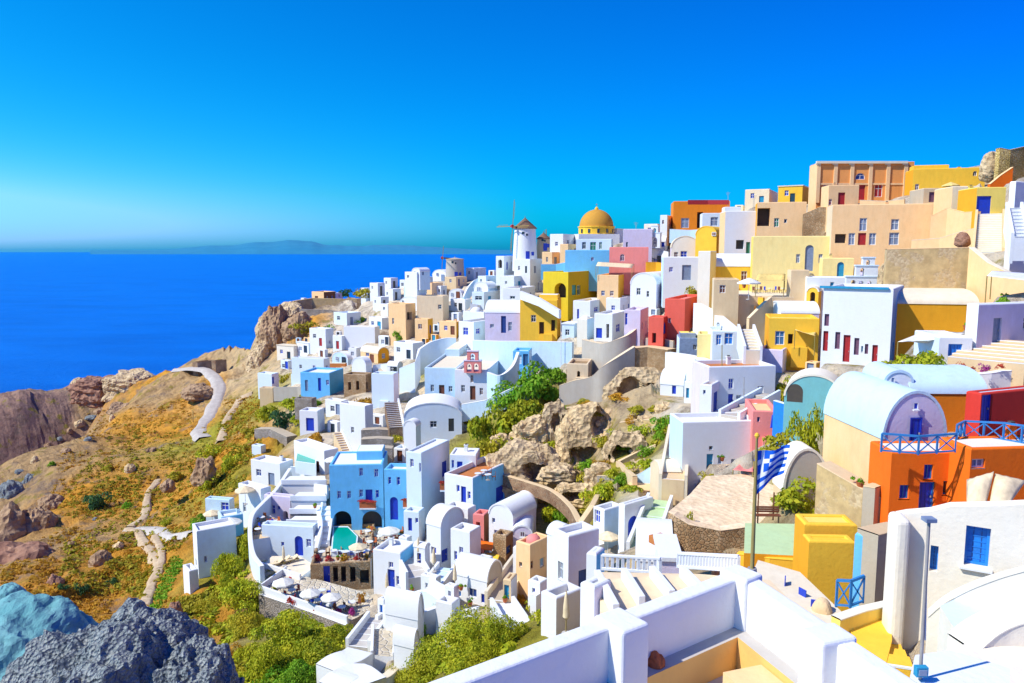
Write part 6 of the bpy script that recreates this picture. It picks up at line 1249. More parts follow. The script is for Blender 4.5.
for i,a in enumerate([(462,650,84,46,'leaf'),(430,682,80,48,'leaf'),(500,645,52,40,'leaf'),(404,688,40,30,'leafolive'),(475,676,70,40,'leaf'),(450,626,54,20,'leafolive'),(420,640,20,24,'leafgreen'),(416,655,26,24,'leafgreen')]):
    S_(['biggest golden bush above the near parapet','golden bush at the parapet lower end','golden bush by the white stairs','olive bush at the bottom frame edge','golden bush against the parapet','olive top of the big bush mound','upper green bush beside the second vault','lower green bush beside the second vault'][i],*a[:4],a[4],n=9000,size=.03,group=GV,lumps=16)
for i,a in enumerate([(284,640,60,34,'leaf'),(318,662,64,40,'leaf'),(262,672,54,40,'leaf'),(335,640,40,24,'leaf'),(240,600,44,34,'leaf'),(228,575,34,36,'leaf'),(246,560,30,44,'leaf'),(300,685,60,36,'leafgreen'),(250,635,40,34,'leafolive'),(213,612,30,24,'leafolive'),(340,686,50,30,'leaf'),(200,640,24,14,'leafdry'),(225,660,30,20,'leafdry')]):
    S_(['golden bush under the umbrella terrace wall','big golden bush above the lower frame edge','golden bush right of the grey crag','bush below the terrace corner','bush left under the terrace wall','bush beside the outermost house wall','tall bush under the white curved wall','green bush at the lower frame edge','olive bush on the steep bank','olive bush near the footpath end','golden bush beside the thick white walls','dry orange bush above the crag','dry orange bush beside the crag'][i],*a[:4],a[4],n=5000,size=.04,group='bushes on the bank under the terraces',lumps=13)
for i,a in enumerate([(96,506,26,18,'leafdark'),(84,594,16,14,'leafdark'),(60,590,12,9,'leafdark'),(115,584,14,10,'leafdark'),(128,508,12,10,'leafgreen'),(52,466,8,8,'leafgreen'),(108,470,16,8,'leafolive'),(165,525,12,10,'leaf'),(176,480,18,14,'leafolive'),(212,460,26,18,'leaf'),(228,470,24,20,'leaf'),(205,490,20,16,'leaf'),(240,455,30,16,'leafolive'),(250,436,24,12,'leafolive'),(196,528,20,14,'leafgreen'),(205,520,14,12,'leafgreen'),(524,590,12,10,'leafdry'),(520,604,18,16,'leafdry'),(538,606,28,16,'leaf'),(545,622,26,18,'leaf'),(515,588,14,14,'leafgreen'),(500,600,10,10,'leafolive')]):
    S_(['dark green bush standing alone on the ochre slope','dark bush above the teal rock slab','small dark bush left of the teal slab bush','dark bush beside the lower footpath','little green bush by the sandy track','tiny green bush at the gully','olive bush on the middle slope','bush beside the white walkway','olive bush right of the sandy track','golden bush below the road end','golden bush right below the road end','golden bush above the grey brown crag','olive bush left of the terrace wall','olive bush above the white hut','green bush beside the outermost house roof','green bush behind the outermost house','dry orange bush by the pink chapel','large dry orange bush below the pink chapel','golden bush below the pink chapel wall','golden bush beside the roofless yard','green bush at the pink chapel corner','olive bush at the winding stairs foot'][i],*a[:4],a[4],n=800,size=.085)
S_('pink bougainvillea on the pale blue vault', 985,372,14,10,'flowerpink',d=53,n=400)
for i,x in enumerate((944,962,972,1000)): S_(['red flowers left of the blue door kiosk','red flowers before the blue door kiosk','red flowers right of the blue door kiosk','red flowers at the rounded steps'][i], x,372-i%2*3,10,9,'flowerred',d=53.5,n=260)
# scrub too many to count
cover('low ochre scrub over the headland slope', [([(60,445),(200,430),(215,470),(195,525),(120,600),(0,600),(0,545),(50,500)],.45),([(90,410),(190,398),(205,430),(70,440)],.12),([(0,600),(180,600),(235,650),(235,683),(130,683),(40,600)],.2),([(225,400),(262,395),(255,450),(240,490),(205,500),(215,450)],.23)], 7000, .42, 'leafdry','dry_scrub',seed=3)
cover('olive green scrub over the headland slope', [([(120,420),(200,415),(215,470),(195,525),(160,600),(60,590),(60,500)],.4),([(225,400),(262,395),(262,450),(240,490),(205,500),(215,450)],.35),([(170,600),(235,590),(260,683),(220,683)],.25)], 6000, .5, 'leafolive','olive_scrub',seed=8)
cover('dense golden undergrowth on the bank under the terraces', [([(262,505),(250,560),(262,600),(350,640),(330,683),(240,683),(190,612),(228,575)],.7),([(400,683),(420,630),(480,612),(520,640),(500,660)],.3)], 2600, .5, 'leaf','undergrowth',seed=11)
cover('bright green strip beside the footpath', [([(176,556),(184,562),(160,612),(148,618),(160,585)],1)], 500, .32, 'leafgreen','green_strip',seed=12)
cover('weeds and grass on the ravine floor', [([(470,410),(540,400),(560,440),(600,480),(640,470),(660,480),(600,510),(560,520),(520,480),(480,450)],.7),([(660,420),(690,415),(680,440),(650,450)],.15),([(770,420),(810,440),(800,480),(760,470)],.15)], 1500, .38, 'leafolive','weeds',seed=14)
# ================================================================== umbrellas, cafe furniture, awnings, pots
def make_umbrella(label, k):
    t=thing('umbrella',label,'umbrella',(0,0,0)); m=MB(); m.tube((0,0,0),(0,0,2.75),.035,.03,'whitepaint',8); m.build('pole',t); m=MB(); m.lathe((0,0,0),[(.28,0),(.28,.08),(.06,.1),(.05,.25)],'greypave',10); m.build('base',t)
    m=MB(); n=8; ang=[2*math.pi*i/n+.2 for i in range(n)]
    for i in range(n):
        a,b=ang[i],ang[(i+1)%n]; P=lambda r,z,t: np.array([r*math.cos(t),r*math.sin(t),z]); mid=(a+b)/2 if i<n-1 else a+math.pi/n
        m.grid([[P(.03,2.75,a),P(.03,2.75,b)],[P(.7,2.5,a),P(.7,2.5,b)],[P(1.45,2.15,a),P(1.45,2.15,b)],[P(1.46,1.98,a),P(1.46,1.98,b)]],k)
    cp=m.build('canopy',t)
    for a in ang:
        q=MB(); q.bar((.04*math.cos(a),.04*math.sin(a),2.6),(1.4*math.cos(a),1.4*math.sin(a),2.13),.03,'polewood'); q.build('rib',cp)
    return t
UM={}
def umb(label, px, py, wpx, zf, k='canvas'):
    """px,py = middle of the canopy, zf = floor level"""
    if k not in UM: t=make_umbrella(label,k); UM[k]=t; o=t
    else: o=copy_thing(UM[k],(0,0,0),label=label)
    p=at_z(px,py,zf+2.3); s=wpx*p[1]/F/2.9; o.location=(p[0],p[1],zf); o.scale=(s,s,min(1.1,max(.8,s))); o.rotation_euler.z=random.random(); return o
gz=lambda x,y,d=None: ground(x,y,d)[0][2]
umb('leftmost white umbrella on the walled lower terrace',283,578,23,ZE); umb('middle white umbrella on the walled lower terrace',310,588,22,ZE); umb('rightmost white umbrella on the walled lower terrace',331,592,22,ZE)
umb('big white umbrella before the blue villa wing',389,529,23,ZD); umb('tan umbrella beside the cave pool',358,542,20,ZD,'creamcanvas')
umb('white umbrella on the tan walled cafe terrace',749,282,23,ZA); umb('white umbrella over the dark roof terrace below the pink cube',612,268,28,pt(612,276,152)[2]-1.2)
umb('white umbrella before the yellow cafe',782,329,30,pt(782,345,91)[2]-1)
umb('cream umbrella by the cobalt gate house',608,530,24,pt(608,545,65)[2]-1,'creamcanvas')
umb('cream umbrella over the left edge house deck',245,489,21,gz(245,503,107),'creamcanvas'); umb('cream umbrella above the outermost houses',212,511,18,gz(210,522,113),'creamcanvas')
umb('white umbrella at the brink behind the outermost house',231,521,22,gz(230,535,103))
umb('cream umbrella beside the roofless stone house',341,406,18,gz(341,416,160),'creamcanvas'); umb('white umbrella left of the blue window house',332,398,12,gz(332,408,165))
umb('white umbrella near the plunge pool',333,458,18,gz(333,468,118))
umb('dark olive umbrella on the skyline terrace',951,182,16,pt(951,190,116)[2]-1.2,'yellowcanvas')
def make_closed():
    t=thing('closed_umbrella','','umbrella',(0,0,0)); m=MB(); m.tube((0,0,0),(0,0,2.6),.035,.03,'polewood',8); m.build('pole',t); m=MB(); m.lathe((0,0,0),[(.09,.9),(.2,1.05),(.17,1.7),(.1,2.3),(.02,2.6)],'creamcanvas',10); m.build('folded_canopy',t); m=MB(); m.lathe((0,0,0),[(.26,0),(.26,.08),(.05,.1)],'greypave',10); m.build('base',t); return t
CU=make_closed(); first=True
for lab,x,y,d in [('furled cream umbrella before the slanted side house',387,596,78),('furled cream umbrella beside the tall arched house',418.5,560,79),('furled cream umbrella in the blue shaded yard',434,572,74),('furled cream umbrella beside the long vault house',455,590,68.5),('furled umbrella in front of the roofless yard',566,634,41.5),('furled umbrella on the sun deck',284,566,88)]:
    p=pt(x,y,d); o=CU if first else copy_thing(CU,p); o.location=tuple(p); o['label']=lab; o['category']='umbrella'; first=False
def make_chair(k):
    t=thing('chair','','chair',(0,0,0)); m=MB(); m.box((0,0,.45),(.46,.46,.05),k); m.build('seat',t,bevel=.015); m=MB(); m.box((0,.21,.75),(.44,.05,.5),k); m.build('backrest',t,bevel=.015)
    for x in (-.2,.2):
        for y in (-.2,.2): m=MB(); m.box((x,y,.22),(.05,.05,.44),'darkwood'); m.build('leg',t)
    return t
def make_table():
    t=thing('table','','table',(0,0,0)); m=MB(); m.lathe((0,0,0),[(.0,.74),(.42,.74),(.43,.72),(.42,.69),(.02,.69)],'whitepaint',16); m.build('tabletop',t); m=MB(); m.tube((0,0,.05),(0,0,.7),.05,.05,'metal',8); m.build('pedestal',t); m=MB(); m.lathe((0,0,0),[(.3,0),(.3,.04),(.05,.07)],'metal',10); m.build('foot',t); return t
CH={k:None for k in ('redpaint','blue','brownwood','clay')}; TB=[None]
def place_chair(k,p,rz,label,group):
    if CH[k] is None: CH[k]=make_chair(k); o=CH[k]
    else: o=copy_thing(CH[k],p)
    o.location=tuple(p); o.rotation_euler.z=rz; tag(o,label,'chair',group)
def place_table(p,label,group):
    if TB[0] is None: TB[0]=make_table(); o=TB[0]
    else: o=copy_thing(TB[0],p)
    o.location=tuple(p); tag(o,label,'table',group)
SETS=[('walled lower terrace',ZE,[(292,596,'redpaint'),(304,602,'redpaint'),(318,606,'blue'),(330,611,'blue'),(342,613,'brownwood'),(352,608,'brownwood'),(322,596,'blue'),(284,588,'redpaint')]),
 ('dining terrace before the cave pool',ZD,[(370,547,'clay'),(380,541,'brownwood'),(392,547,'clay'),(396,535,'clay'),(386,551,'brownwood'),(368,536,'clay')]),
 ('cafe deck inside the curved wall',ZK,[(258,534,'brownwood'),(266,528,'blue'),(274,526,'clay'),(262,522,'brownwood')]),
 ('tan walled cafe terrace',ZA,[(757,293,'brownwood'),(770,293,'blue'),(783,293,'brownwood'),(776,290,'clay')])]
for nm,z,L_ in SETS:
    for x,y,k in L_:
        p=at_z(x,y,z+.02); place_table(p,'small round white table on the '+nm,'tables on the '+nm)
        kk={'redpaint':'red','blue':'blue','brownwood':'brown','clay':'terracotta'}[k]
        for a in (random.uniform(0,1.5),random.uniform(2.6,4.2)): place_chair(k,p+np.array([math.cos(a)*.72,math.sin(a)*.72,0]),a-math.pi/2,f'{kk} cafe chair on the '+nm,f'{kk} chairs on the '+nm)
# roof terrace of the inn and of the corner house
zi=pt(341,561,86)[2]-.7
for x,y,k in [(322,557,'brownwood'),(334,556,'clay'),(346,557,'brownwood'),(358,557,'blue'),(367,556,'clay')]:
    p=at_z(x,y,zi+.05); place_table(p,'small round white table on the terrace inn roof','tables on the terrace inn roof')
    for a in (.4,3.3): place_chair(k,p+np.array([math.cos(a)*.7,math.sin(a)*.7,0]),a-math.pi/2,{'brownwood':'brown','clay':'terracotta','blue':'blue'}[k]+' cafe chair on the terrace inn roof',{'brownwood':'brown','clay':'terracotta','blue':'blue'}[k]+' chairs on the terrace inn roof')
zi=pt(473,478,88)[2]-.68
for x,y in [(478,479),(488,480),(484,476)]:
    p=at_z(x,y,zi+.04); place_table(p,'small round table on the corner house roof terrace','tables on the corner house roof')
    place_chair('brownwood',p+np.array([.7,0,0]),-1.5,'brown chair on the corner house roof terrace','chairs on the corner house roof')
# loungers
def lounger():
    t=thing('sun_lounger','','sun lounger',(0,0,0)); m=MB(); m.box((0,0,.3),(.65,1.9,.06),'polewood'); m.build('frame',t); m=MB(); m.box((0,-.3,.38),(.6,1.25,.1),'creamcanvas'); m.build('mattress',t,bevel=.03); m=MB(); m.bar((0,.3,.38),(0,.9,.72),.6,'creamcanvas',.1); m.build('backrest',t,bevel=.03)
    for x in (-.28,.28):
        for y in (-.85,.85): m=MB(); m.box((x,y,.14),(.06,.06,.28),'polewood'); m.build('leg',t)
    return t
LG=lounger()
for i,(x,y,lab) in enumerate([(276,566,'leftmost cream sun lounger on the sun deck'),(283,563,'cream sun lounger under the cobalt double doors'),(291,562,'cream sun lounger nearest the terrace inn')]):
    p=at_z(x,y,ZG+.02); o=LG if i==0 else copy_thing(LG,p); o.location=tuple(p); o.rotation_euler.z=-.9; tag(o,lab,'sun lounger','loungers on the sun deck')
# pots
def pot():
    t=thing('flower_pot','','flower pot',(0,0,0)); m=MB(); m.lathe((0,0,0),[(.05,.02),(.2,0),(.3,.45),(.33,.45),(.33,.52),(.27,.52),(.25,.4),(.02,.38)],'clay',14); m.build('pot',t)
    f=leaf_blob(160,.2,4,3,'leafgreen').build('plant',t); f.scale=(.42,.42,.6); f.location=(0,0,.42); return t
PT=pot()
for i,(x,y,d,lab) in enumerate([(412,592,74,'clay pot by the cobalt shutter of the slanted house'),(449,610,65,'clay pot plant on the white garden wall'),(391,603,75,'clay pot before the furled umbrella'),(315,508,100,'red clay pot on the third stepped terrace'),(461,590,67,'clay pot at the long vault house corner'),(505,602,64,'clay pot by the teal gate'),(696,366,95,'left clay pot on the low white wall'),(704,368,94,'right clay pot on the low white wall'),(722,461,70,'clay pot beside the teal door'),(966,330,60,'tall clay pot by the ochre vault wall'),(744,288,105,'clay pot on the tan cafe terrace edge'),(338,560,85,'clay pot before the inn'),(470,606,65,'clay pot under the long vault house'),(860,488,44,'clay pot on the rough rubble base'),(1006,300,68,'clay pot under the pergola')]):
    p=ground(x,y,d)[0]; o=PT if i==0 else copy_thing(PT,p); o.location=tuple(p); s=.75 if d<90 else .9; o.scale=(s,s,s); o.rotation_euler.z=i; tag(o,lab,'flower pot')
# cobalt villa balcony with flowers, parts of nothing else
def planter(label,x0,x1,y,d,h=.9,k='clay',fl='flowerred'):
    p,q=pt(x0,y,d),pt(x1,y,d); t=thing('balcony',label,'balcony',p); m=MB(t.location); c=(p+q)/2; L=np.linalg.norm(q-p); m.box(c+np.array([0,.5,-.1]),(L,1.2,.2),'white'); m.build('slab',t); m=MB(t.location); m.box(c+np.array([0,0,h/2]),(L,.1,h),k); m.build('parapet',t)
    f=leaf_blob(500,.13,7,4,fl).build('flowers',t); f.location=tuple(c+np.array([0,.0,h*.8])-np.array(t.location)); f.scale=(L*.5,.35,.7)
planter('flowered balcony in the middle of the blue villa',359.5,376,508,97.6); planter('terracotta balcony on the blue villa wing',403,420,507,95.4); planter('brown balcony under the cobalt door of the upper house',440,449,490,91)
# awnings
def awning(label, c4, k, sag=.25, name='awning', cat='awning', posts=True, n=8, drop=2.3):
    P=[pt(*q) for q in c4]; t=thing(name,label,cat,sum(P)/4-UPZ*drop); m=MB(t.location); rows=[]
    for i in range(n+1):
        u=i/n; row=[]
        for j in range(n+1):
            v=j/n; p=(P[0]*(1-u)+P[1]*u)*(1-v)+(P[3]*(1-u)+P[2]*u)*v; row.append(p-UPZ*sag*math.sin(math.pi*u)*math.sin(math.pi*v)*1.0-UPZ*.04*math.sin(u*20)*sag)
        rows.append(row)
    m.grid(rows,k); m.smooth=True; o=m.build('canvas',t); s=o.modifiers.new('thick','SOLIDIFY'); s.thickness=.03
    if posts:
        for p in P: m=MB(t.location); m.tube(p,p-UPZ*drop,.05,.05,'polewood',8); m.build('post',t)
awning('yellow awning over the tan walled cafe terrace',[(756,280,104),(784,281,103),(785,274,107),(758,274,108)],'yellowcanvas')
awning('yellow awning beside the yellow cafe umbrella',[(795,330,89),(815,336,87),(817,328,92),(797,327,93)],'yellowcanvas')
awning('wide white shade sail against the ochre vault house',[(898,342,60),(938,340,59),(968,333,62),(925,331,64)],'canvas',.5)
awning('brown terrace roof under the pink cube',[(596,266,151),(632,268,150),(634,264,155),(598,262,156)],'creamcanvas',.1)
awning('bright blue tarpaulin before the flag',[(754,461,63),(788,460,62),(786,451,66),(757,450,67)],'blue',.3)
awning('cobalt cloth hanging on the pink house',[(770,428,69),(779,428,69),(778,412,70),(772,414,70)],'blue',.2,posts=False)
awning('pink cloth roof beside the blue tarpaulin',[(733,470,63),(753,472,62),(754,458,66),(742,462,66)],'pink',.3)
awning('left folded cream sail before the orange house',[(967,507,36.5),(985,508,36.3),(994,472,37.4),(967,480,38)],'creamcanvas',-.5,posts=False,cat='shade sail',name='shade_sail')
awning('right folded cream sail before the orange house',[(989,508,36.2),(1008,506,36),(1026,481,37.2),(995,474,37.5)],'creamcanvas',-.4,posts=False,cat='shade sail',name='shade_sail')
awning('white pergola roof at the right frame edge',[(987,276,66),(1040,282,62),(1040,274,66),(992,271,70)],'whitepaint',0,drop=2.6,name='pergola',cat='pergola')
awning('turquoise shade sail over the plunge pool terrace',[(300,449,124),(318,450,123),(316,445,127),(301,444,128)],'canvas',.3)
# bench on the mint roof
def bench():
    p=at_z(767,522,ZP+.02); t=thing('bench','brown plank bench with tall posts on the pale green roof','bench',p); rz=-.03
    m=MB(p); 
    for i in range(3): m.box(p+np.array([0,-.15+i*.15,.45]),(1.6,.12,.05),'brownwood',rz)
    m.build('seat',t); m=MB(p)
    for i in range(3): m.box(p+np.array([0,.26,.6+i*.14]),(1.6,.05,.11),'brownwood',rz)
    m.build('backrest',t)
    for x in (-.65,.65):
        m=MB(p); m.box(p+np.array([x,-.18,.22]),(.08,.08,.44),'darkwood'); m.build('leg',t); m=MB(p); m.box(p+np.array([x*.75,.34,.9]),(.07,.07,1.8),'brownwood'); m.build('post',t)
bench()
# blue garden chairs behind the parapet
zc=ground(800,600,33)[0][2]
for i,(x,y,d) in enumerate([(790,580,34),(806,590,33),(816,600,32)]):
    p=pt(x,y,d)-UPZ*.9; place_chair('blue',p,1.2+i*.8,['blue metal chair farthest from the orange cushion','middle blue metal chair by the yellow block','blue metal chair nearest the orange cushion'][i],'blue metal chairs behind the parapet')
terrace('cream paved yard behind the right parapet', [(758,560),(800,572),(842,612),(842,650),(800,640),(745,590)], (800,605,32), 3,'roofcream','white')
rock('orange cushion heap beside the blue chairs',822,611,20,13,'sand',d=31.5,seed=7,rough=.15,sub=4,name='cushion_heap',cat='cushion')
# antennas and poles
def pole(label,x,y0,y1,d,r=.05,k='metal',arms=True,name='antenna',cat='antenna'):
    a,b=pt(x,y1,d),pt(x,y0,d); t=thing(name,label,cat,a); m=MB(a); m.tube(a-UPZ*.5,b,r,r*.8,k,6); m.build('mast',t)
    if arms:
        m=MB(a)
        for i in range(4): m.bar(b-UPZ*(.15+i*.18)-np.array([.5-i*.08,0,0]),b-UPZ*(.15+i*.18)+np.array([.5-i*.08,0,0]),.035,k)
        m.build('aerial',t)
pole('tall antenna on the rust orange house',728,192,214,174); pole('antenna standing above the tan manor',754,195,206,136); pole('antenna left of the white gable house',636,222,236,176)
pole('thin utility pole in front of the narrow white annex',722,345,385,82,.06,'polewood',False,'utility_pole','pole'); pole('lamp post beside the terracotta roof house',744,377,402,78,.05,'metal',False,'lamp_post','lamp')
pole('thin pole by the orange ochre house',561,320,372,134,.06,'whitepaint',False,'utility_pole','pole'); pole('flag mast beside the church',518,355,372,131,.05,'whitepaint',False,'mast','pole')
pole('wooden utility pole beside the headland road',193,411,425,200,.12,'polewood',False,'utility_pole','pole')

# flowers and coloured clutter on the terraces
zr=pt(341,561,86)[2]-.62
for i,(x,y,z,w,h,k,l) in enumerate([(317,560,zr,12,7,'flowerred','red flowers at the left end of the terrace inn roof'),(329,560,zr,10,6,'flowerred','red flowers over the cobalt inn door'),(344,560,zr,12,6,'leafdry','dry plants on the middle of the inn roof'),(357,560,zr,10,6,'flowerred','red flowers over the open inn bays'),(368,559,zr,9,7,'leafdry','dry plants at the right end of the inn roof'),
 (291,602,ZE,15,9,'flowerred','big red flower bed on the walled lower terrace'),(338,614,ZE,12,9,'flowerpink','purple flowers near the terrace corner'),(352,615,ZE,10,12,'flowerpink','tall purple flowers at the terrace corner'),(275,590,ZE,7,6,'leaf','golden plant at the left end of the lower terrace'),(361,602,ZE,10,12,'leafdry','dry red plant beside the deck stairs'),(318,609,ZE,10,7,'flowerred','red flowers along the terrace rim'),
 (398,543,ZD,14,11,'flowerred','orange red flower bush right of the big umbrella'),(372,532,ZD,10,7,'leafdry','dry plant by the dark arch of the villa'),(403,533,ZD,9,8,'leafdry','dry plant at the edge of the dining terrace'),(256,530,ZK,10,8,'leafdry','dry plant on the cafe deck inside the curved wall'),(271,524,ZK,9,7,'flowerred','red flowers on the cafe deck inside the curved wall')]):
    shrub(l,x,y,w,h,k,z=z,n=420,size=.12,group='terrace flowers')
awning('orange awning beside the stone cube house',[(474,548,78.5),(492,551,77.5),(495,543,80),(478,540,81)],'orange',.15)
awning('yellow orange awning in front of the stone cube house',[(483,560,76),(497,562,75),(500,555,77),(487,553,78)],'gold',.15)
awning('terracotta awning over the middle yard',[(466,540,80.5),(476,543,80),(480,537,82),(470,534,82.5)],'terracotta',.15)
garden_wall('grey stone retaining wall under the umbrella terrace',[(x,y+2,at_z(x,y,ZE)[1]-.25) for x,y in ((260,591),(290,601),(320,612),(347,622))],4.2,.4,'greyrubble','white')
# ================================================================== more small houses, set where the village still has gaps
NEAR = [(proj(np.array(o.location)+UPZ*1.5), o['label'], o.name) for o in bpy.data.objects if o.parent is None and o.get('category') in ('house', 'church', 'windmill') and o.get('label')]
def short(l):
    w = l.replace(',', '').split(); stop = {'with', 'and', 'left', 'right', 'under', 'below', 'behind', 'above', 'beside', 'in', 'on', 'before', 'at', 'of', 'facing', 'against', 'beneath', 'between', 'over', 'half', 'among', 'climbing', 'alone'}
    k = next((i for i, x in enumerate(w) if i > 1 and x in stop), len(w)); s = w[:max(k, 2)]
    return ' '.join(s if len(s) <= 7 else s[:7])
SH = {}
for p, l, n in NEAR: SH.setdefault(short(l), []).append(l)
GOODN = [(p, short(l)) for p, l, n in NEAR if len(SH[short(l)]) == 1]
USED = set()
def where_label(px, py, lead):
    c = sorted(GOODN, key=lambda g: (g[0][0]-px)**2+(g[0][1]-py)**2)[:14]
    for q, s in c:
        dx, dy = px-q[0], py-q[1]; w = ('right of' if dx > 0 else 'left of') if abs(dx) > abs(dy) else ('just below' if dy > 0 else 'just above')
        l = f'{lead} {w} the {s}'
        if l not in USED and 4 <= len(l.split()) <= 16: USED.add(l); return l
    return None
MASKS = [
 ([(300,330),(380,286),(440,270),(500,258),(545,250),(600,245),(660,232),(700,225),(722,260),(700,330),(680,345),(640,322),(600,333),(560,340),(520,345),(470,340),(440,360),(400,400),(385,440),(350,460),(320,440),(300,400),(285,365)],
  ['white','white','white','bluewhite','paleblue','warmwhite','peach']),
 ([(722,222),(760,205),(810,200),(860,203),(930,213),(990,230),(1024,280),(1024,345),(985,375),(940,370),(900,395),(860,378),(820,400),(800,440),(775,450),(740,470),(700,480),(682,440),(690,400),(675,350),(700,330)],
  ['warmwhite','peach','gold','paleyellow','white','cream','beige','lilac']),
 ([(285,470),(330,455),(390,440),(450,450),(505,480),(540,540),(550,590),(520,600),(470,610),(400,640),(372,655),(330,600),(270,590),(255,540),(262,500)],
  ['white','white','white','white','bluewhite','lilac']),
 ([(905,180),(1000,172),(1010,230),(980,240),(930,215),(905,205)], ['gold','peach','paleyellow','beige','cream']),
 ([(945,372),(1024,350),(1024,440),(985,430),(965,400)], ['white','peach','orange','paleblue']),
 ([(560,590),(600,520),(660,505),(682,545),(740,560),(700,580),(600,600)], ['white','white','bluewhite','lilac']),
 ([(690,480),(735,465),(770,450),(800,450),(815,470),(770,475),(740,474)], ['white','peach'])]
CN = dict(white='white', bluewhite='pale blue white', paleblue='pale blue', warmwhite='cream white', peach='peach', gold='ochre', paleyellow='pale yellow', cream='cream', beige='beige', lilac='lilac white', orange='orange')
ir = np.random.default_rng(21); made = 0
def sat(): return np.pad(OCC.astype(np.int32).cumsum(0).cumsum(1), ((1, 0), (1, 0)))
for poly, cols in MASKS:
    P = np.array(poly, float); xs, ys = np.meshgrid(np.arange(P[:, 0].min(), P[:, 0].max(), 2.), np.arange(P[:, 1].min(), P[:, 1].max(), 2.))
    ok = poly_dist(P, xs, ys) < .01; cand = np.stack([xs[ok], ys[ok]], -1)
    for rnd, (wm, hm) in enumerate([(6.5, 3.6), (5.2, 3.1), (4.2, 2.7), (3.2, 2.3), (2.6, 2.0), (1.8, 1.5)]):
        ir.shuffle(cand); S_T = sat(); dirty = 0
        dd, R = hit(cand[:, 0], cand[:, 1])
        for (x, y), d in zip(cand, dd):
            if np.isnan(d) or made >= 240 or x > 1020: continue
            k = F/d; w, hh, rf = wm*k*1.05, hm*k, 1.2*k
            x0, x1, y0, y1 = int(x-w*.55), int(x+w*.45), int(y-hh-rf), int(y)
            if x0 < 0 or x1 > 1023 or y1 > 682 or y0 < 0 or w < 4: continue
            if dirty: S_T = sat(); dirty = 0
            fill = S_T[y1, x1]-S_T[y0, x1]-S_T[y1, x0]+S_T[y0, x0]
            if fill > (.22, .26, .3, .33, .36, .36)[rnd]*(x1-x0)*(y1-y0): continue
            col = cols[ir.integers(len(cols))]; form = ir.choice(['flat', 'flat', 'flat', 'vf', 'vs', 'slab']) if wm > 3 else 'flat'
            shape = {'flat': ['flat roofed', 'cubic', 'plain'][ir.integers(3)], 'vf': 'vault roofed', 'vs': 'barrel roofed', 'slab': 'slab roofed'}[form]
            size = ['large', 'medium', 'small', 'low', 'tiny', 'tiniest'][rnd]; wht = ['house', 'house', 'house', 'outhouse', 'outhouse', 'storehouse'][rnd]
            dc = ['cobalt', 'brown', 'teal', 'grey', 'dark'][ir.integers(5)]; dk = {'cobalt': 'B', 'brown': 'N', 'teal': 'T', 'grey': 'S', 'dark': 'D'}[dc]
            lab = where_label(x, y-hh/2, f'{size} {CN[col]} {shape} {wht}')
            if lab is None: continue
            yaw = ir.uniform(18, 48); xc = x+w*ir.uniform(.1, .3); xl, xr = x-w*.5, x+w*.5; yt = y-hh; u = k; ops = []
            if wm > 3:
                a = xl+(xc-xl)*ir.uniform(.12, .3); ops.append((a, yt+.9*u, a+.8*u, yt+2.0*u, 'w'+['D', 'B', 'S', 'K'][ir.integers(4)]))
                a = xl+(xc-xl)*ir.uniform(.5, .65); ops.append((a, y-2.1*u, a+1.0*u, y-.05*u, 'd'+dk))
                if xr-xc > 2.2*u: a = (xc+xr)/2-.4*u; ops.append((a, y-2.3*u, a+.8*u, y-1.1*u, 'w'+['D', 'B', 'S'][ir.integers(3)]))
            else:
                a = (xl+xc)/2-.4*u; ops.append((a, y-1.75*u, a+.8*u, y-.05*u, 'd'+dk))
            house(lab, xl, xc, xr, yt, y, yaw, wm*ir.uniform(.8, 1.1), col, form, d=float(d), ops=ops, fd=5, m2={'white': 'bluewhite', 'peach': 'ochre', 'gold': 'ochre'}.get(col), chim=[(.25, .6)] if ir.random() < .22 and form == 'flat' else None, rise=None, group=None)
            made += 1; dirty = 1
print('INFILL', made)

# low yard walls in the last gaps
wm_ = 0
for poly, cols in MASKS:
    P = np.array(poly, float); xs, ys = np.meshgrid(np.arange(P[:, 0].min(), P[:, 0].max(), 3.), np.arange(P[:, 1].min(), P[:, 1].max(), 3.)); ok = poly_dist(P, xs, ys) < .01; cand = np.stack([xs[ok], ys[ok]], -1); ir.shuffle(cand); dd, R = hit(cand[:, 0], cand[:, 1])
    for (x, y), d in zip(cand, dd):
        if np.isnan(d) or wm_ >= 90: continue
        k = F/d; w, hh = ir.uniform(3, 5)*k, 1.1*k; x0, x1, y0, y1 = int(x-w/2), int(x+w/2), int(y-hh), int(y)
        if x0 < 0 or x1 > 1023 or y0 < 0 or y1 > 682 or OCC[y0:y1+1, x0:x1+1].mean() > .3: continue
        col = cols[ir.integers(len(cols))]; lab = where_label(x, y, f'low {CN[col]} yard wall')
        if lab is None: continue
        sl = ir.uniform(-.12, .12)*w; garden_wall(lab, [(x-w/2, y-hh-sl, d), (x, y-hh, d), (x+w/2, y-hh+sl, d*ir.uniform(.95, 1.02))], 2.0, .3, col, name='yard_wall'); wm_ += 1
print('YARD', wm_)
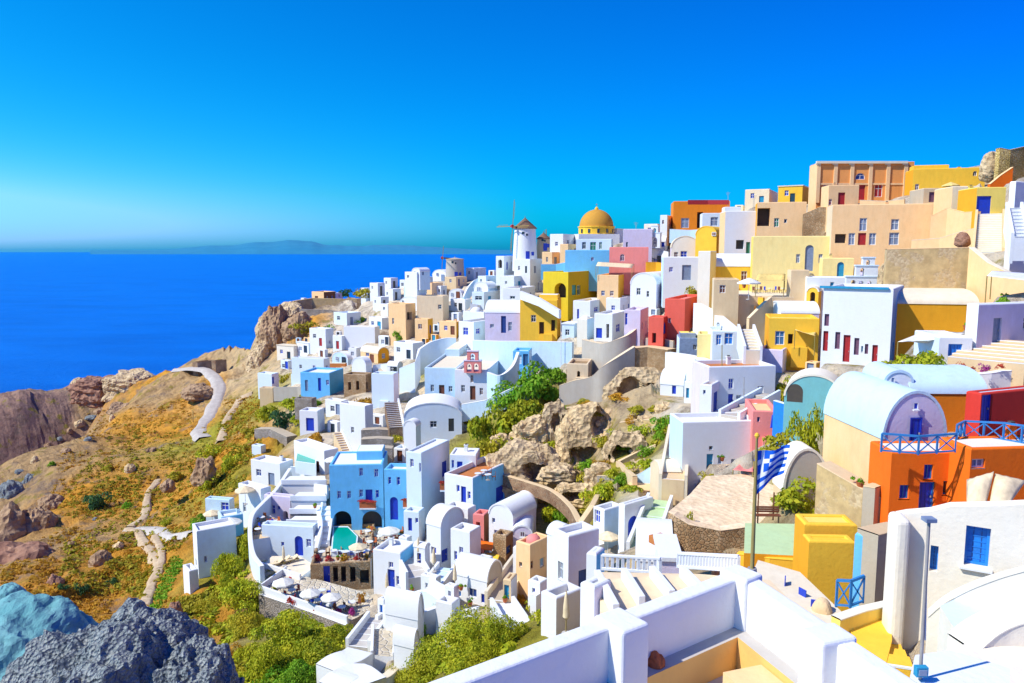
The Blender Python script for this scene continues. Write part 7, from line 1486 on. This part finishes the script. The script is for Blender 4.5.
# ------------------------------------------------------------------ the ground sheet
def groundmat():
    m, nt, N, L, bs = _nt('ground'); P = coords(N, L)
    at = N.new('ShaderNodeVertexColor'); at.layer_name = 'Col'
    n = noise(N, .35, 8, .7); L.new(P, n.inputs['Vector']); r = ramp(N, [(.35, (.5, .46, .44)), (.5, (1, 1, 1)), (.68, (1.35, 1.25, 1.05))]); L.new(n.outputs[0], r.inputs[0])
    c = mixc(N, L, .85, at.outputs[0], r.outputs[0], 'MULTIPLY')
    n2 = noise(N, .13, 7, .72); L.new(P, n2.inputs['Vector']); r2 = ramp(N, [(.54, (0, 0, 0)), (.66, (1, 1, 1))]); L.new(n2.outputs[0], r2.inputs[0])
    c = mixc(N, L, r2.outputs[0], c, (.24, .17, .12))
    n4 = noise(N, .22, 7, .7); n4.inputs['Vector'].default_value = (0, 0, 0); mp = N.new('ShaderNodeMapping'); mp.inputs['Location'].default_value = (31, 7, 3); L.new(P, mp.inputs[0]); L.new(mp.outputs[0], n4.inputs['Vector'])
    r4 = ramp(N, [(.56, (0, 0, 0)), (.64, (.8, .8, .8))]); L.new(n4.outputs[0], r4.inputs[0]); c = mixc(N, L, r4.outputs[0], c, (.26, .21, .02))
    L.new(c, bs.inputs['Base Color']); bs.inputs['Roughness'].default_value = 1; bs.inputs['Specular IOR Level'].default_value = .1
    n3 = noise(N, .7, 8, .75); L.new(P, n3.inputs['Vector']); bump(N, L, n3.outputs[0], bs, 1, .9); return m
LAZY['ground'] = groundmat
th = np.radians(np.concatenate([np.linspace(-75, -42, 14)[:-1], np.linspace(-42, 42, 420), np.linspace(42, 75, 14)[1:]]))
rd = np.concatenate([np.linspace(2, 20, 12)[:-1], np.geomspace(20, 380, 330), [420, 480]])
RR, TT = np.meshgrid(rd, th, indexing='ij'); X, Y = RR*np.sin(TT), RR*np.cos(TT)
Z = h_exact(X, Y)
Z = cut(X, Y, Z, FOOT).reshape(X.shape)
rows = np.stack([X, Y, Z], -1)
nr, nc = X.shape; idx = np.arange(nr*nc).reshape(nr, nc)
fs = np.stack([idx[:-1, :-1], idx[:-1, 1:], idx[1:, 1:], idx[1:, :-1]], -1).reshape(-1, 4)[:, ::-1]
me = bpy.data.meshes.new('ground'); me.from_pydata(rows.reshape(-1, 3).tolist(), [], fs.tolist()); me.materials.append(mat('ground'))
q = np.stack([X.ravel(), Y.ravel()], -1); cv = np.zeros((len(q), 4)); cv[:, 3] = 1
for i in range(0, len(q), 20000):
    r2 = ((q[i:i+20000, None]-_XY[None])**2).sum(-1); wt = 1/(r2+4)**2; wt /= wt.sum(1, keepdims=True); cv[i:i+20000, :3] = wt@ZC[CT[:, 3].astype(int)]
ca = me.color_attributes.new('Col', 'FLOAT_COLOR', 'POINT'); ca.data.foreach_set('color', cv.ravel()); me.update()
g = bpy.data.objects.new('ground', me); COL.objects.link(g); tag(g, 'dry rocky hillside and cliffs of the headland', None, kind='structure')
print('LABEL DUPES', [k for k, n in LABELS.items() if n > 1][:40], 'OBJ', len(bpy.data.objects))
